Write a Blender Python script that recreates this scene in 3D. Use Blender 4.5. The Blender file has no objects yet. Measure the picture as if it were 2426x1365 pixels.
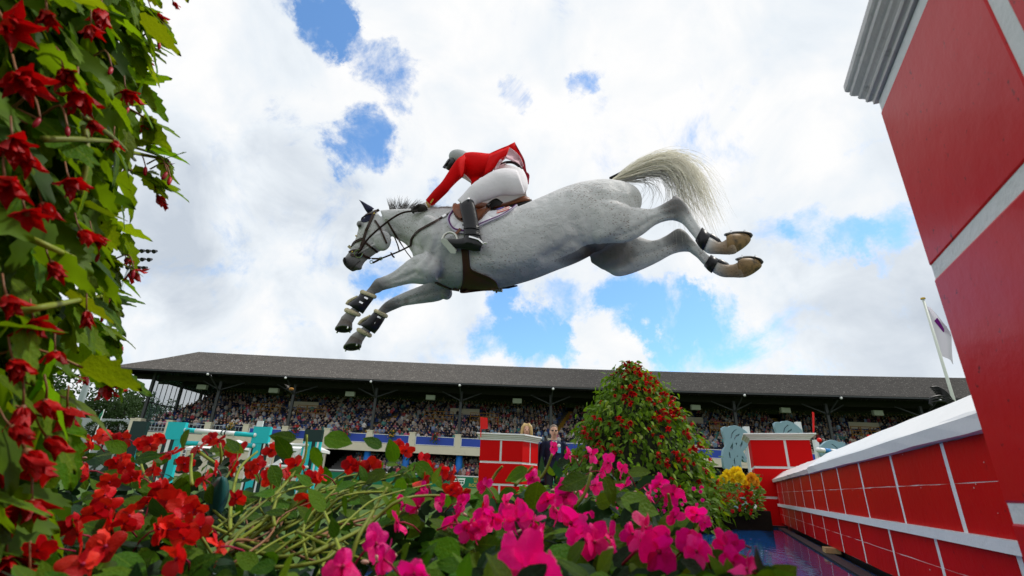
import bpy, bmesh, math, random
import numpy as np
from mathutils import Vector, Matrix, noise
from mathutils.bvhtree import BVHTree
random.seed(7)
SC = bpy.context.scene
COL = SC.collection
R = math.radians
# ------------------------------------------------------------------ camera
HC = 0.5
F, CX, CY = 1155.0, 1213.0, 682.5
PITCH, ROLL = R(22.2), R(2.16)
FW = Vector((0, math.cos(PITCH), math.sin(PITCH)))
_u0 = Vector((0, -math.sin(PITCH), math.cos(PITCH)))
RT = math.cos(ROLL) * Vector((1, 0, 0)) + math.sin(ROLL) * _u0
UP = -math.sin(ROLL) * Vector((1, 0, 0)) + math.cos(ROLL) * _u0
EYE = Vector((0, 0, HC))
cam_data = bpy.data.cameras.new('camera')
cam = bpy.data.objects.new('camera', cam_data)
COL.objects.link(cam)
cam.matrix_world = Matrix(((RT.x, UP.x, -FW.x, 0), (RT.y, UP.y, -FW.y, 0), (RT.z, UP.z, -FW.z, HC), (0, 0, 0, 1)))
cam_data.sensor_width = 36.0
cam_data.lens = 36.0 * F / 2426.0
cam_data.clip_start = 0.02
cam_data.clip_end = 3000
cam_data.dof.use_dof = True
cam_data.dof.focus_distance = 4.2
cam_data.dof.aperture_fstop = 7.0
SC.camera = cam
SC.view_settings.view_transform = 'Standard'
SC.view_settings.look = 'None'
SC.view_settings.exposure = 0.2
SC.view_settings.gamma = 1.0
SC.cycles.max_bounces = 6
SC.cycles.transparent_max_bounces = 12

def ray(x, y):
    return FW + RT * ((x - CX) / F) - UP * ((y - CY) / F)
def P(x, y, dep):            # point seen at pixel (x, y) at an axial depth in metres
    return EYE + ray(x, y) * dep
def PY(x, y, Y):             # ... on the vertical plane y = Y
    r = ray(x, y); return EYE + r * (Y / r.y)
def PZ(x, y, z):             # ... on the level z
    r = ray(x, y); return EYE + r * ((z - HC) / r.z)
def depth_of(p):
    return (Vector(p) - EYE).dot(FW)
def proj(p):
    q = Vector(p) - EYE; d = q.dot(FW)
    return CX + F * q.dot(RT) / d, CY - F * q.dot(UP) / d

# ------------------------------------------------------------------ world: sky with broken cloud
SUN_EL, SUN_AZ = R(58), R(75)         # azimuth from +Y, clockwise: high on the right, behind the wall
world = bpy.data.worlds.new('World'); SC.world = world; world.use_nodes = True
nt = world.node_tree; nt.nodes.clear()
def N(tree, typ, **kw):
    n = tree.nodes.new(typ)
    for k, v in kw.items():
        if k == 'inp':
            for kk, vv in v.items(): n.inputs[kk].default_value = vv
        else: setattr(n, k, v)
    return n
def L(tree, a, b): tree.links.new(a, b)
def M_(tree, op, a, b=None, clamp=False):
    n = tree.nodes.new('ShaderNodeMath'); n.operation = op; n.use_clamp = clamp
    for i, v in enumerate((a, b)):
        if v is None: continue
        if isinstance(v, (int, float)): n.inputs[i].default_value = v
        else: tree.links.new(v, n.inputs[i])
    return n.outputs[0]
wo = N(nt, 'ShaderNodeOutputWorld'); bg = N(nt, 'ShaderNodeBackground', inp={'Strength': 0.1})
sky = N(nt, 'ShaderNodeTexSky', sky_type='NISHITA', sun_disc=False, sun_elevation=SUN_EL, sun_rotation=SUN_AZ,
        altitude=20.0, air_density=1.0, dust_density=0.6, ozone_density=2.2)
tc = N(nt, 'ShaderNodeTexCoord')
nz = N(nt, 'ShaderNodeTexNoise', inp={'Scale': 6.0, 'Detail': 12.0, 'Roughness': 0.66, 'Distortion': 0.5})
L(nt, tc.outputs['Generated'], nz.inputs['Vector'])
wz = N(nt, 'ShaderNodeTexNoise', inp={'Scale': 7.0, 'Detail': 9.0, 'Roughness': 0.68})
L(nt, tc.outputs['Generated'], wz.inputs['Vector'])
wsub = N(nt, 'ShaderNodeVectorMath', operation='SUBTRACT'); wsub.inputs[1].default_value = (.5, .5, .5)
L(nt, wz.outputs['Color'], wsub.inputs[0])
wsc = N(nt, 'ShaderNodeVectorMath', operation='SCALE'); wsc.inputs['Scale'].default_value = 0.20
L(nt, wsub.outputs[0], wsc.inputs[0])
wad = N(nt, 'ShaderNodeVectorMath', operation='ADD')
L(nt, tc.outputs['Generated'], wad.inputs[0]); L(nt, wsc.outputs[0], wad.inputs[1])
wn = N(nt, 'ShaderNodeVectorMath', operation='NORMALIZE'); L(nt, wad.outputs[0], wn.inputs[0])
def blobs(lst, scale=1.0):
    acc = None
    for (x, y, rad, amt) in lst:
        d = ray(x, y).normalized()
        dp = N(nt, 'ShaderNodeVectorMath', operation='DOT_PRODUCT'); dp.inputs[1].default_value = d
        L(nt, wn.outputs[0], dp.inputs[0])
        mr = N(nt, 'ShaderNodeMapRange', interpolation_type='SMOOTHSTEP')
        mr.inputs['From Min'].default_value = math.cos(rad / F * 1.5)
        mr.inputs['From Max'].default_value = 1.0
        mr.inputs['To Min'].default_value = 0.0; mr.inputs['To Max'].default_value = amt * scale
        L(nt, dp.outputs['Value'], mr.inputs['Value'])
        acc = mr.outputs[0] if acc is None else M_(nt, 'ADD', acc, mr.outputs[0])
    return acc
HOLES = [(768, 28, 60, .31), (800, 85, 50, .34), (845, 110, 35, .3), (938, 185, 58, .40), (1222, 205, 42, .34), (1385, 212, 30, .26), (868, 345, 58, .46),
         (1960, 560, 52, .32), (2060, 555, 48, .28), (1850, 590, 45, .24), (1480, 720, 70, .42), (1230, 760, 60, .3), (1330, 715, 45, .22), (1590, 745, 72, .37), (1690, 725, 60, .33), (1270, 800, 70, .36), (1180, 790, 60, .38), (1470, 800, 70, -.4), (1400, 770, 50, -.25), (1760, 690, 80, -.25),
         (1340, 815, 50, .32), (1420, 390, 80, .16), (1030, 480, 40, .28), (1760, 215, 30, .16), (905, 650, 60, .30), (870, 690, 50, .22), (1660, 800, 90, .26),
         (1850, 850, 120, .16), (1500, 850, 160, .18)]
holes = blobs(HOLES, 1.22)
cov = M_(nt, 'SUBTRACT', M_(nt, 'ADD', M_(nt, 'MULTIPLY', nz.outputs['Fac'], 2.0), -0.42), holes)
cm = N(nt, 'ShaderNodeMapRange', interpolation_type='SMOOTHSTEP')
cm.inputs['From Min'].default_value = -.10; cm.inputs['From Max'].default_value = 0.50
L(nt, cov, cm.inputs['Value'])
SHADE = [(560, 660, 330, .20), (430, 770, 240, .32), (650, 770, 200, .30), (520, 220, 260, .12), (1110, 330, 150, .16), (1000, 680, 260, .22), (2150, 820, 200, .3), (560, 480, 200, .12), (1900, 420, 200, .2), (2000, 840, 300, .2)]
shd = blobs(SHADE)
nz2 = N(nt, 'ShaderNodeTexNoise', inp={'Scale': 5.0, 'Detail': 8.0, 'Roughness': 0.55, 'Distortion': 0.4})
L(nt, tc.outputs['Generated'], nz2.inputs['Vector'])
sh0 = M_(nt, 'MULTIPLY', M_(nt, 'SUBTRACT', nz2.outputs['Fac'], 0.42), 2.2)
shade = M_(nt, 'ADD', M_(nt, 'MULTIPLY', sh0, 0.70), M_(nt, 'MULTIPLY', shd, M_(nt, 'MULTIPLY', M_(nt, 'SUBTRACT', nz2.outputs['Fac'], .22), 2.2)), True)
cr = N(nt, 'ShaderNodeValToRGB')
cr.color_ramp.elements[0].position = 0.0; cr.color_ramp.elements[0].color = (1.0, 1.0, 1.0, 1)
cr.color_ramp.elements[1].position = 1.0; cr.color_ramp.elements[1].color = (.57, .635, .72, 1)
e = cr.color_ramp.elements.new(.35); e.color = (.845, .90, .955, 1)
L(nt, shade, cr.inputs['Fac'])
csc = N(nt, 'ShaderNodeVectorMath', operation='SCALE'); csc.inputs['Scale'].default_value = 8.7
L(nt, cr.outputs['Color'], csc.inputs[0])
ssc = N(nt, 'ShaderNodeMix', data_type='RGBA', blend_type='MULTIPLY'); ssc.inputs['Factor'].default_value = 1.0
L(nt, sky.outputs['Color'], ssc.inputs[6]); ssc.inputs[7].default_value = (1.3, 1.75, 2.0, 1)
mx = N(nt, 'ShaderNodeMix', data_type='RGBA')
L(nt, cm.outputs[0], mx.inputs['Factor']); L(nt, ssc.outputs[2], mx.inputs[6]); L(nt, csc.outputs[0], mx.inputs[7])
L(nt, mx.outputs[2], bg.inputs['Color']); L(nt, bg.outputs[0], wo.inputs['Surface'])
# ------------------------------------------------------------------ sun
sd = bpy.data.lights.new('sun', 'SUN'); sd.energy = 2.3; sd.angle = R(5); sd.color = (1, .95, .88)
sun = bpy.data.objects.new('sun', sd); COL.objects.link(sun)
sdir = Vector((math.sin(SUN_AZ) * math.cos(SUN_EL), math.cos(SUN_AZ) * math.cos(SUN_EL), math.sin(SUN_EL)))
sun.location = sdir * 50
sun.rotation_euler = sdir.to_track_quat('Z', 'Y').to_euler()
# ------------------------------------------------------------------ mesh and object helpers
WORLD = {}
class MB:
    def __init__(s): s.v = []; s.f = []; s.m = []; s.c = None
    def add(s, vs, fs, m=0):
        b = len(s.v); s.v += [tuple(v) for v in vs]; s.f += [tuple(i + b for i in f) for f in fs]; s.m += [m] * len(fs)
        return s
    def box(s, x0, x1, y0, y1, z0, z1, M=None, m=0):
        vs = [Vector((x, y, z)) for z in (z0, z1) for y in (y0, y1) for x in (x0, x1)]
        if M is not None: vs = [M @ v for v in vs]
        return s.add(vs, [(0, 2, 3, 1), (4, 5, 7, 6), (0, 1, 5, 4), (2, 6, 7, 3), (0, 4, 6, 2), (1, 3, 7, 5)], m)
    def bar(s, a, b, w, h, up=None, m=0):
        a = Vector(a); b = Vector(b); d = (b - a).normalized(); u = Vector(up) if up is not None else Vector((0, 0, 1))
        r = d.cross(u)
        if r.length < 1e-5: r = d.cross(Vector((1, 0, 0)))
        r.normalize(); u = r.cross(d)
        vs = [p + r * (sx * w / 2) + u * (sy * h / 2) for p in (a, b) for sx, sy in ((-1, -1), (1, -1), (1, 1), (-1, 1))]
        return s.add(vs, [(3, 2, 1, 0), (4, 5, 6, 7), (0, 1, 5, 4), (1, 2, 6, 5), (2, 3, 7, 6), (3, 0, 4, 7)], m)
    def rings(s, rings, cap=True, m=0, closed=False):
        n = len(rings[0]); b = len(s.v)
        for r in rings: s.v += [tuple(p) for p in r]
        k = len(rings)
        for i in range(k - 1 if not closed else k):
            for j in range(n):
                a0 = b + i * n; a1 = b + ((i + 1) % k) * n; j2 = (j + 1) % n
                s.f.append((a0 + j, a0 + j2, a1 + j2, a1 + j)); s.m.append(m)
        if cap and not closed:
            s.f.append(tuple(b + j for j in reversed(range(n)))); s.m.append(m)
            s.f.append(tuple(b + (k - 1) * n + j for j in range(n))); s.m.append(m)
        return s
    def tube(s, pts, rad, n=6, m=0, cap=True, flat=1.0, nrm=None):
        pts = [Vector(p) for p in pts]; rs = []; pu = None
        for i, p in enumerate(pts):
            d = (pts[min(i + 1, len(pts) - 1)] - pts[max(i - 1, 0)])
            if d.length < 1e-9: d = Vector((0, 0, 1))
            d.normalize()
            if nrm is not None: u = Vector(nrm[i])
            elif pu is None: u = Vector((0, 0, 1)) if abs(d.z) < .9 else Vector((1, 0, 0))
            else: u = pu
            u = (u - d * u.dot(d))
            if u.length < 1e-6: u = d.orthogonal()
            u.normalize(); pu = u; w = d.cross(u)
            r = rad[i] if isinstance(rad, (list, tuple)) else rad
            rs.append([p + (w * math.cos(2 * math.pi * j / n) + u * (flat * math.sin(2 * math.pi * j / n))) * r for j in range(n)])
        return s.rings(rs, cap, m)
    def prism(s, poly, z0, z1, M=None, m=0):   # polygon in XY extruded in Z
        n = len(poly); vs = [Vector((x, y, z)) for z in (z0, z1) for x, y in poly]
        if M is not None: vs = [M @ v for v in vs]
        return s.add(vs, [tuple(reversed(range(n))), tuple(range(n, 2 * n))] + [(i, (i + 1) % n, n + (i + 1) % n, n + i) for i in range(n)], m)
    def ball(s, c, r, n=8, k=5, M=None, m=0):
        c = Vector(c); rr = r if isinstance(r, (list, tuple)) else (r, r, r); rs = []
        for i in range(1, k):
            t = math.pi * i / k
            rs.append([Vector((rr[0] * math.sin(t) * math.cos(2 * math.pi * j / n), rr[1] * math.sin(t) * math.sin(2 * math.pi * j / n), rr[2] * math.cos(t))) for j in range(n)])
        b = len(s.v); X = [v for q in rs for v in q] + [Vector((0, 0, rr[2])), Vector((0, 0, -rr[2]))]
        if M is not None: X = [M @ v for v in X]
        X = [c + v for v in X]; fs = []
        for i in range(k - 2):
            for j in range(n):
                fs.append((i * n + j, (i + 1) * n + j, (i + 1) * n + (j + 1) % n, i * n + (j + 1) % n))
        t, u = (k - 1) * n, (k - 1) * n + 1
        for j in range(n):
            fs.append((j, (j + 1) % n, t)); fs.append(((k - 2) * n + (j + 1) % n, (k - 2) * n + j, u))
        return s.add(X, fs, m)
    def mesh(s, name, mats, smooth=False):
        me = bpy.data.meshes.new(name); me.from_pydata(s.v, [], s.f)
        for mt in (mats if isinstance(mats, (list, tuple)) else [mats]): me.materials.append(mt)
        if any(s.m): me.polygons.foreach_set('material_index', s.m)
        if smooth: me.polygons.foreach_set('use_smooth', [True] * len(me.polygons))
        me.update(); return me
    def build(s, name, mats, parent=None, smooth=False, **kw):
        return put(name, s.mesh(name, mats, smooth), parent, **kw)
def put(name, data, parent=None, M=None, label=None, cat=None, group=None, kind=None):
    o = bpy.data.objects.new(name, data); COL.objects.link(o)
    M = M if M is not None else Matrix.Identity(4)
    WORLD[o.name] = M
    if parent is not None:
        o.parent = parent; o.matrix_parent_inverse = WORLD[parent.name].inverted()
    o.matrix_basis = M
    if label: o['label'] = label
    if cat: o['category'] = cat
    if group: o['group'] = group
    if kind: o['kind'] = kind
    return o
def thing(name, label, cat, loc=(0, 0, 0), group=None):
    o = put(name, None, None, Matrix.Translation(Vector(loc)), label, cat, group)
    o.empty_display_size = .1; return o
def basis(x, y, z, o):
    return Matrix(((x.x, y.x, z.x, o.x), (x.y, y.y, z.y, o.y), (x.z, y.z, z.z, o.z), (0, 0, 0, 1)))
def frame(o, fwd, up):       # local Y along fwd, local Z close to up
    y = Vector(fwd).normalized(); x = y.cross(Vector(up))
    if x.length < 1e-5: x = y.orthogonal()
    x.normalize(); z = x.cross(y); return basis(x, y, z, Vector(o))
def lerp(a, b, t): return a + (b - a) * t
def catmull(pts, n):
    A = [np.array(p, float) for p in pts]; out = []
    for i in range(len(A) - 1):
        p0 = A[max(i - 1, 0)]; p1 = A[i]; p2 = A[i + 1]; p3 = A[min(i + 2, len(A) - 1)]
        for k in range(n):
            t = k / n
            out.append(.5 * ((2 * p1) + (-p0 + p2) * t + (2 * p0 - 5 * p1 + 4 * p2 - p3) * t * t + (-p0 + 3 * p1 - 3 * p2 + p3) * t ** 3))
    out.append(A[-1]); return out

# ------------------------------------------------------------------ materials
MATS = {}
def mat(name, col, rough=.6, var=0.0, vscale=4.0, bump=0.0, bscale=60.0, metal=0.0, spec=.28, coat=0.0, obrand=0.0, dirt=None, coords='Object', hue=0.0, sheen=0.0, stretch=None, detail=6.0, trans=0.0, transcol=None):
    m = bpy.data.materials.new(name); m.use_nodes = True; t = m.node_tree; b = t.nodes['Principled BSDF']
    b.inputs['Roughness'].default_value = rough; b.inputs['Metallic'].default_value = metal
    b.inputs['Specular IOR Level'].default_value = spec
    if coat: b.inputs['Coat Weight'].default_value = coat; b.inputs['Coat Roughness'].default_value = .08
    if sheen: b.inputs['Sheen Weight'].default_value = sheen
    c4 = (*col, 1); out = None
    tcn = N(t, 'ShaderNodeTexCoord'); vec = tcn.outputs[coords]
    if stretch:
        mp = N(t, 'ShaderNodeMapping'); mp.inputs['Scale'].default_value = stretch; L(t, vec, mp.inputs['Vector']); vec = mp.outputs[0]
    if var or obrand or dirt:
        nz_ = N(t, 'ShaderNodeTexNoise', inp={'Scale': vscale, 'Detail': detail, 'Roughness': .6}); L(t, vec, nz_.inputs['Vector'])
        val = M_(t, 'ADD', M_(t, 'MULTIPLY', M_(t, 'SUBTRACT', nz_.outputs['Fac'], .5), 2 * var), 1.0)
        if obrand:
            oi = N(t, 'ShaderNodeObjectInfo')
            val = M_(t, 'MULTIPLY', val, M_(t, 'ADD', M_(t, 'MULTIPLY', M_(t, 'SUBTRACT', oi.outputs['Random'], .5), 2 * obrand), 1.0))
        hs = N(t, 'ShaderNodeHueSaturation'); hs.inputs['Color'].default_value = c4; L(t, val, hs.inputs['Value'])
        if hue:
            oi2 = N(t, 'ShaderNodeObjectInfo')
            fr = M_(t, 'FRACT', M_(t, 'MULTIPLY', oi2.outputs['Random'], 17.3))
            L(t, M_(t, 'ADD', M_(t, 'MULTIPLY', M_(t, 'SUBTRACT', fr, .5), 2 * hue), .5), hs.inputs['Hue'])
        out = hs.outputs['Color']
        if dirt:
            dn = N(t, 'ShaderNodeTexNoise', inp={'Scale': dirt[1], 'Detail': 8.0, 'Roughness': .65}); L(t, vec, dn.inputs['Vector'])
            mr = N(t, 'ShaderNodeMapRange'); mr.inputs['From Min'].default_value = dirt[2]; mr.inputs['From Max'].default_value = dirt[3]; L(t, dn.outputs['Fac'], mr.inputs['Value'])
            dm = N(t, 'ShaderNodeMix', data_type='RGBA'); L(t, mr.outputs[0], dm.inputs['Factor']); L(t, out, dm.inputs[6]); dm.inputs[7].default_value = (*dirt[0], 1)
            out = dm.outputs[2]
        L(t, out, b.inputs['Base Color'])
    else: b.inputs['Base Color'].default_value = c4
    if bump:
        bn = N(t, 'ShaderNodeTexNoise', inp={'Scale': bscale, 'Detail': 6.0, 'Roughness': .6}); L(t, vec, bn.inputs['Vector'])
        bp = N(t, 'ShaderNodeBump', inp={'Strength': min(1, bump), 'Distance': .01}); L(t, bn.outputs['Fac'], bp.inputs['Height']); L(t, bp.outputs[0], b.inputs['Normal'])
    if trans:
        tr = N(t, 'ShaderNodeBsdfTranslucent'); ms = N(t, 'ShaderNodeMixShader', inp={'Fac': trans})
        if transcol: 
            hm = N(t, 'ShaderNodeMix', data_type='RGBA', blend_type='MULTIPLY'); hm.inputs['Factor'].default_value = 1
            if out is not None: L(t, out, hm.inputs[6])
            else: hm.inputs[6].default_value = c4
            hm.inputs[7].default_value = (*transcol, 1); L(t, hm.outputs[2], tr.inputs['Color'])
        elif out is not None: L(t, out, tr.inputs['Color'])
        else: tr.inputs['Color'].default_value = c4
        if bump: L(t, bp.outputs[0], tr.inputs['Normal'])
        L(t, b.outputs[0], ms.inputs[1]); L(t, tr.outputs[0], ms.inputs[2]); L(t, ms.outputs[0], t.nodes['Material Output'].inputs['Surface'])
    MATS[name] = m; return m
def attr_mat(name, rough=.7, spec=.3, bump=0, bscale=80, attr='col', trans=0, sheen=0, noisy=0, nscale=20):
    m = mat(name, (1, 1, 1), rough, spec=spec, bump=bump, bscale=bscale, sheen=sheen); t = m.node_tree; b = t.nodes['Principled BSDF']
    a = N(t, 'ShaderNodeAttribute', attribute_name=attr); out = a.outputs['Color']
    if noisy:
        nz_ = N(t, 'ShaderNodeTexNoise', inp={'Scale': nscale, 'Detail': 6.0}); hs = N(t, 'ShaderNodeHueSaturation')
        L(t, M_(t, 'ADD', M_(t, 'MULTIPLY', M_(t, 'SUBTRACT', nz_.outputs['Fac'], .5), 2 * noisy), 1.0), hs.inputs['Value']); L(t, out, hs.inputs['Color']); out = hs.outputs['Color']
    L(t, out, b.inputs['Base Color'])
    return m
def set_point_colors(me, cols):
    a = me.color_attributes.new('col', 'FLOAT_COLOR', 'POINT'); arr = np.ones((len(me.vertices), 4), np.float32); arr[:, :3] = cols
    a.data.foreach_set('color', arr.ravel())
WHITE = mat('white_paint', (.78, .79, .80), .45, var=.06, vscale=6, bump=.15, bscale=40, dirt=((.45, .43, .38), 9, .66, .9))
CREAM = mat('cream_render', (.72, .66, .52), .8, var=.12, vscale=.6, bump=.2, bscale=8, dirt=((.36, .33, .27), 1.3, .6, .85))
STEEL = mat('dark_steel', (.055, .06, .062), .5, var=.2, vscale=2, metal=.3)
GALV = mat('galvanised_steel', (.42, .47, .50), .45, var=.12, vscale=3, metal=.5)
BLUE = mat('blue_panel', (.028, .07, .42), .5, var=.1, vscale=.6)
BLACK = mat('black_plastic', (.012, .012, .013), .4, var=.2)
RED = mat('red_gloss_paint', (.52, .002, .003), .42, var=.20, vscale=2.4, bump=.2, bscale=22, spec=.09, dirt=((.20, .006, .008), 34, .61, .74))
REDM = mat('red_panel_paint', (.62, .001, .002), .5, var=.06, vscale=3, spec=.1, bump=.05, bscale=60)
MORTAR = mat('white_mortar_paint', (.74, .77, .80), .5, var=.08, vscale=14, bump=.35, bscale=70, dirt=((.5, .5, .5), 40, .62, .8))
# ------------------------------------------------------------------ ground
def ground_z(y): 
    return 0.0 if y < 10 else min(.30, (y - 10) / 35 * .30)
g = MB(); ys = [-60, -5, 0, 4, 8, 10, 15, 20, 30, 45, 60, 90, 400, 1500]; xs = [-1500, -300, -60, -20, -8, 0, 8, 20, 60, 300, 1500]
for y in ys:
    for x in xs: g.v.append((x, y, ground_z(y)))
for i in range(len(ys) - 1):
    for j in range(len(xs) - 1):
        a = i * len(xs) + j; g.f.append((a, a + 1, a + 1 + len(xs), a + len(xs))); g.m.append(0)
GRASS = mat('mown_grass', (.05, .10, .014), .9, var=.35, vscale=.7, bump=.6, bscale=30, spec=.2)
g.build('grass_ground', GRASS, kind='structure')

# ------------------------------------------------------------------ grandstand
Y0 = 64.0
def stand_y(x): return Y0 - .00075 * x * x
def SX(px, py=1000):                     # world x of a pixel column on the front line of the stand
    Y = Y0
    for _ in range(4): Y = stand_y(PY(px, py, Y).x)
    return PY(px, py, Y).x
def SZ(px, py, dy=0):                    # height of a pixel on the front line (dy metres behind)
    Y = stand_y(SX(px, py)) + dy
    return PY(px, py, Y).z
EAVE = SZ(1138, 909, -3); PTOP = SZ(1085, 1039); PBOT = SZ(1085, 1059); BEAM = SZ(1085, 1080); LOWT = BEAM; DECK = PBOT + .15
stub_px = [305, 393, 486, 578, 672, 773, 875, 977, 1085, 1195, 1305, 1416, 1528, 1640, 1752, 1862, 1976, 2090, 2205, 2320, 2440, 2560, 2690, 2820]
SXS = [SX(p, 1040) for p in stub_px]
GX0, GX1 = SXS[0], SXS[-1]
def SP(x, dy, z): return Vector((x, stand_y(x) + dy, z))
stand = thing('grandstand', 'long grandstand with dark corrugated roof, packed upper tier and cream parapet', 'grandstand', (0, Y0, 0))
# roof: corrugated sheet, eave in front, ridge at the back, hipped left end
ridge_dy = 13.0
RIDGE = None
lo, hi = EAVE, EAVE + 14
for _ in range(40):                       # ridge height so that it is seen at pixel row 866 in column 1138
    mid = (lo + hi) / 2
    if proj(SP(SX(1138, 900), ridge_dy, mid))[1] > 866: lo = mid
    else: hi = mid
RIDGE = mid
EX0 = SX(303, 868) * 1.0
rl = None
rx0 = EX0
for _ in range(60):                       # ridge start seen at pixel column 437
    if proj(SP(rx0, ridge_dy, RIDGE))[0] > 437: break
    rx0 += .15
mr = MB(); nx = 1500; nyr = 2
RX1 = GX1 + 3
for i in range(nx + 1):
    t = i / nx
    for k in range(nyr + 1):
        q = k / nyr
        x = lerp(lerp(EX0, rx0, q), RX1, t)
        c = .045 * (1 if i % 2 else -1)
        sag = -.10 * math.sin(math.pi * q) 
        mr.v.append(tuple(SP(x, lerp(-3.0, ridge_dy, q), lerp(EAVE, RIDGE, q) + c + sag)))
for i in range(nx):
    for k in range(nyr):
        a = i * (nyr + 1) + k; mr.f.append((a, a + nyr + 1, a + nyr + 2, a + 1)); mr.m.append(0)
ROOF = mat('weathered_roof_sheet', (.085, .080, .075), .9, var=.55, vscale=1.1, bump=.3, bscale=5, dirt=((.36, .34, .31), 4.2, .585, .66), detail=10, spec=.1)
mr.build('roof', ROOF, stand)
b = MB()                                  # roof underside and rear slope, back wall
xs_ = [lerp(EX0 + .3, RX1, i / 24) for i in range(25)]
rows = [[SP(x, -2.9, EAVE - .35) for x in xs_], [SP(x + (rx0 - EX0) * 0, ridge_dy, RIDGE - .6) for x in xs_]]
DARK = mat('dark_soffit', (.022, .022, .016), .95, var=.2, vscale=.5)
# hip end closing face under the roof
for r in rows: b.v += [tuple(p) for p in r]
n = len(xs_)
for i in range(n - 1): b.f.append((i, n + i, n + i + 1, i + 1)); b.m.append(0)
hp = [SP(EX0 + .1, -2.95, EAVE - .1), SP(rx0, ridge_dy, RIDGE - .12), SP(rx0 + .2, ridge_dy + 9, EAVE + 1), SP(EX0 + 2, ridge_dy + 9, EAVE - .2)]
b.add(hp, [(0, 1, 2, 3)])
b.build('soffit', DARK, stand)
b = MB()
for i in range(n - 1):
    b.add([SP(xs_[i], ridge_dy, RIDGE - .1), SP(xs_[i + 1], ridge_dy, RIDGE - .1), SP(xs_[i + 1], ridge_dy + 10, EAVE), SP(xs_[i], ridge_dy + 10, EAVE)], [(0, 1, 2, 3)])
b.build('rear_roof_slope', ROOF, stand)
b = MB()
for i in range(n - 1):
    b.add([SP(xs_[i], 20.5, 0), SP(xs_[i + 1], 20.5, 0), SP(xs_[i + 1], 20.5, EAVE + 1), SP(xs_[i], 20.5, EAVE + 1)], [(0, 1, 2, 3)])
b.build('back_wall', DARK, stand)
b = MB()
for i in range(n - 1):
    b.bar(SP(xs_[i], -2.95, EAVE - .12), SP(xs_[i + 1], -2.95, EAVE - .12), .12, .16)
b.build('gutter', STEEL, stand)
b = MB()                                   # deep fascia beam under the roof behind the eave
for i in range(n - 1):
    b.bar(SP(xs_[i], 1.2, EAVE - .25), SP(xs_[i + 1], 1.2, EAVE - .25), .25, .7)
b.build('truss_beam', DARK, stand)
b = MB()
for i in range(n - 1): b.bar(SP(xs_[i], 6, EAVE - .1), SP(xs_[i + 1], 6, EAVE - .1), .2, .5)
b.build('rear_beam', DARK, stand)
# posts carrying the roof
for i in range(2, len(SXS), 2):
    x = SXS[i]; ptop = SP(x, .5, EAVE - .1); b = MB()
    b.bar(SP(x, .35, PTOP + .1), SP(x, .35, EAVE - .5), .32, .32, up=(0, 1, 0))
    b.bar(SP(x, .35, EAVE - 1.9), SP(x, -2.2, EAVE - .45), .14, .14); b.bar(SP(x, .35, EAVE - 1.7), SP(x + 2.6, .9, EAVE - .5), .12, .12); b.bar(SP(x, .35, EAVE - 1.7), SP(x - 2.6, .9, EAVE - .5), .12, .12)
    b.bar(SP(x - .8, .3, EAVE - 3.6), SP(x + .8, .3, EAVE - 3.6), .08, .08)
    b.build('roof_post', STEEL, stand)
    bulb = MB().ball(SP(x, -2.95, EAVE - .3), .16, 8, 5).bar(SP(x, -2.95, EAVE - .3), SP(x, -2.9, EAVE), .05, .05, up=(1, 0, 0)); bulb.build('lamp', WHITE, stand)
for i in range(1, len(SXS), 2):           # pale loudspeaker boxes under the soffit
    x = SXS[i] + 1.5; b = MB().box(x - .6, x + .6, stand_y(x) + 1.6, stand_y(x) + 2.1, EAVE - 1.5, EAVE - .9); b.build('ceiling_box', mat('pale_box', (.42, .47, .38), .6) if 'pale_box' not in MATS else MATS['pale_box'], stand)
# tiers
TIERS, TD, TH = 17, .86, .40
b = MB()
CONC = mat('tier_concrete', (.12, .12, .12), .9, var=.2, vscale=.5)
for k in range(TIERS):
    for i in range(n - 1):
        z = DECK + k * TH; d0 = .9 + k * TD
        A, B_ = xs_[i], xs_[i + 1]
        if i == 0: A = GX0
        b.add([SP(A, d0, z - .2), SP(B_, d0, z - .2), SP(B_, d0, z + TH), SP(A, d0, z + TH), SP(B_, d0 + TD, z + TH), SP(A, d0 + TD, z + TH)], [(0, 1, 2, 3), (3, 2, 4, 5)])
b.build('seating_tiers', CONC, stand)
SEATB = mat('blue_seat_plastic', (.02, .06, .25), .5, var=.2)
b = MB()
AISLES = [SX(845, 990), SX(420, 960) , SX(1300, 990), SX(1890, 990), SX(2380, 990)]
for k in range(TIERS):
    z = DECK + (k + 1) * TH; d0 = .9 + k * TD
    x = GX0 + .6
    while x < GX1 - .5:
        if min(abs(x - (a + k * TD * .35)) for a in AISLES) > .75:
            X = x; y = stand_y(X) + d0
            b.box(X - .21, X + .21, y + .28, y + .62, z + .32, z + .37); b.box(X - .21, X + .21, y + .60, y + .66, z + .35, z + .72)
        x += .52
b.build('seat_rows', SEATB, stand).__setitem__('kind', 'stuff')
YEL = mat('yellow_stair_paint', (.55, .30, .03), .7, var=.25, vscale=2)
for a in AISLES:
    b = MB()
    for k in range(TIERS):
        z = DECK + k * TH; d0 = .9 + k * TD; x = a + k * TD * .35
        y = stand_y(x) + d0
        b.box(x - .55, x + .55, y - .03, y + TD * .5, z + TH * .45, z + TH * .5 + .01); b.box(x - .55, x + .55, y - .03, y + .0, z, z + TH + .02); b.box(x - .55, x + .55, y - .02, y + TD, z + TH, z + TH + .02)
    b.build('stair_aisle', YEL, stand)
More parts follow.
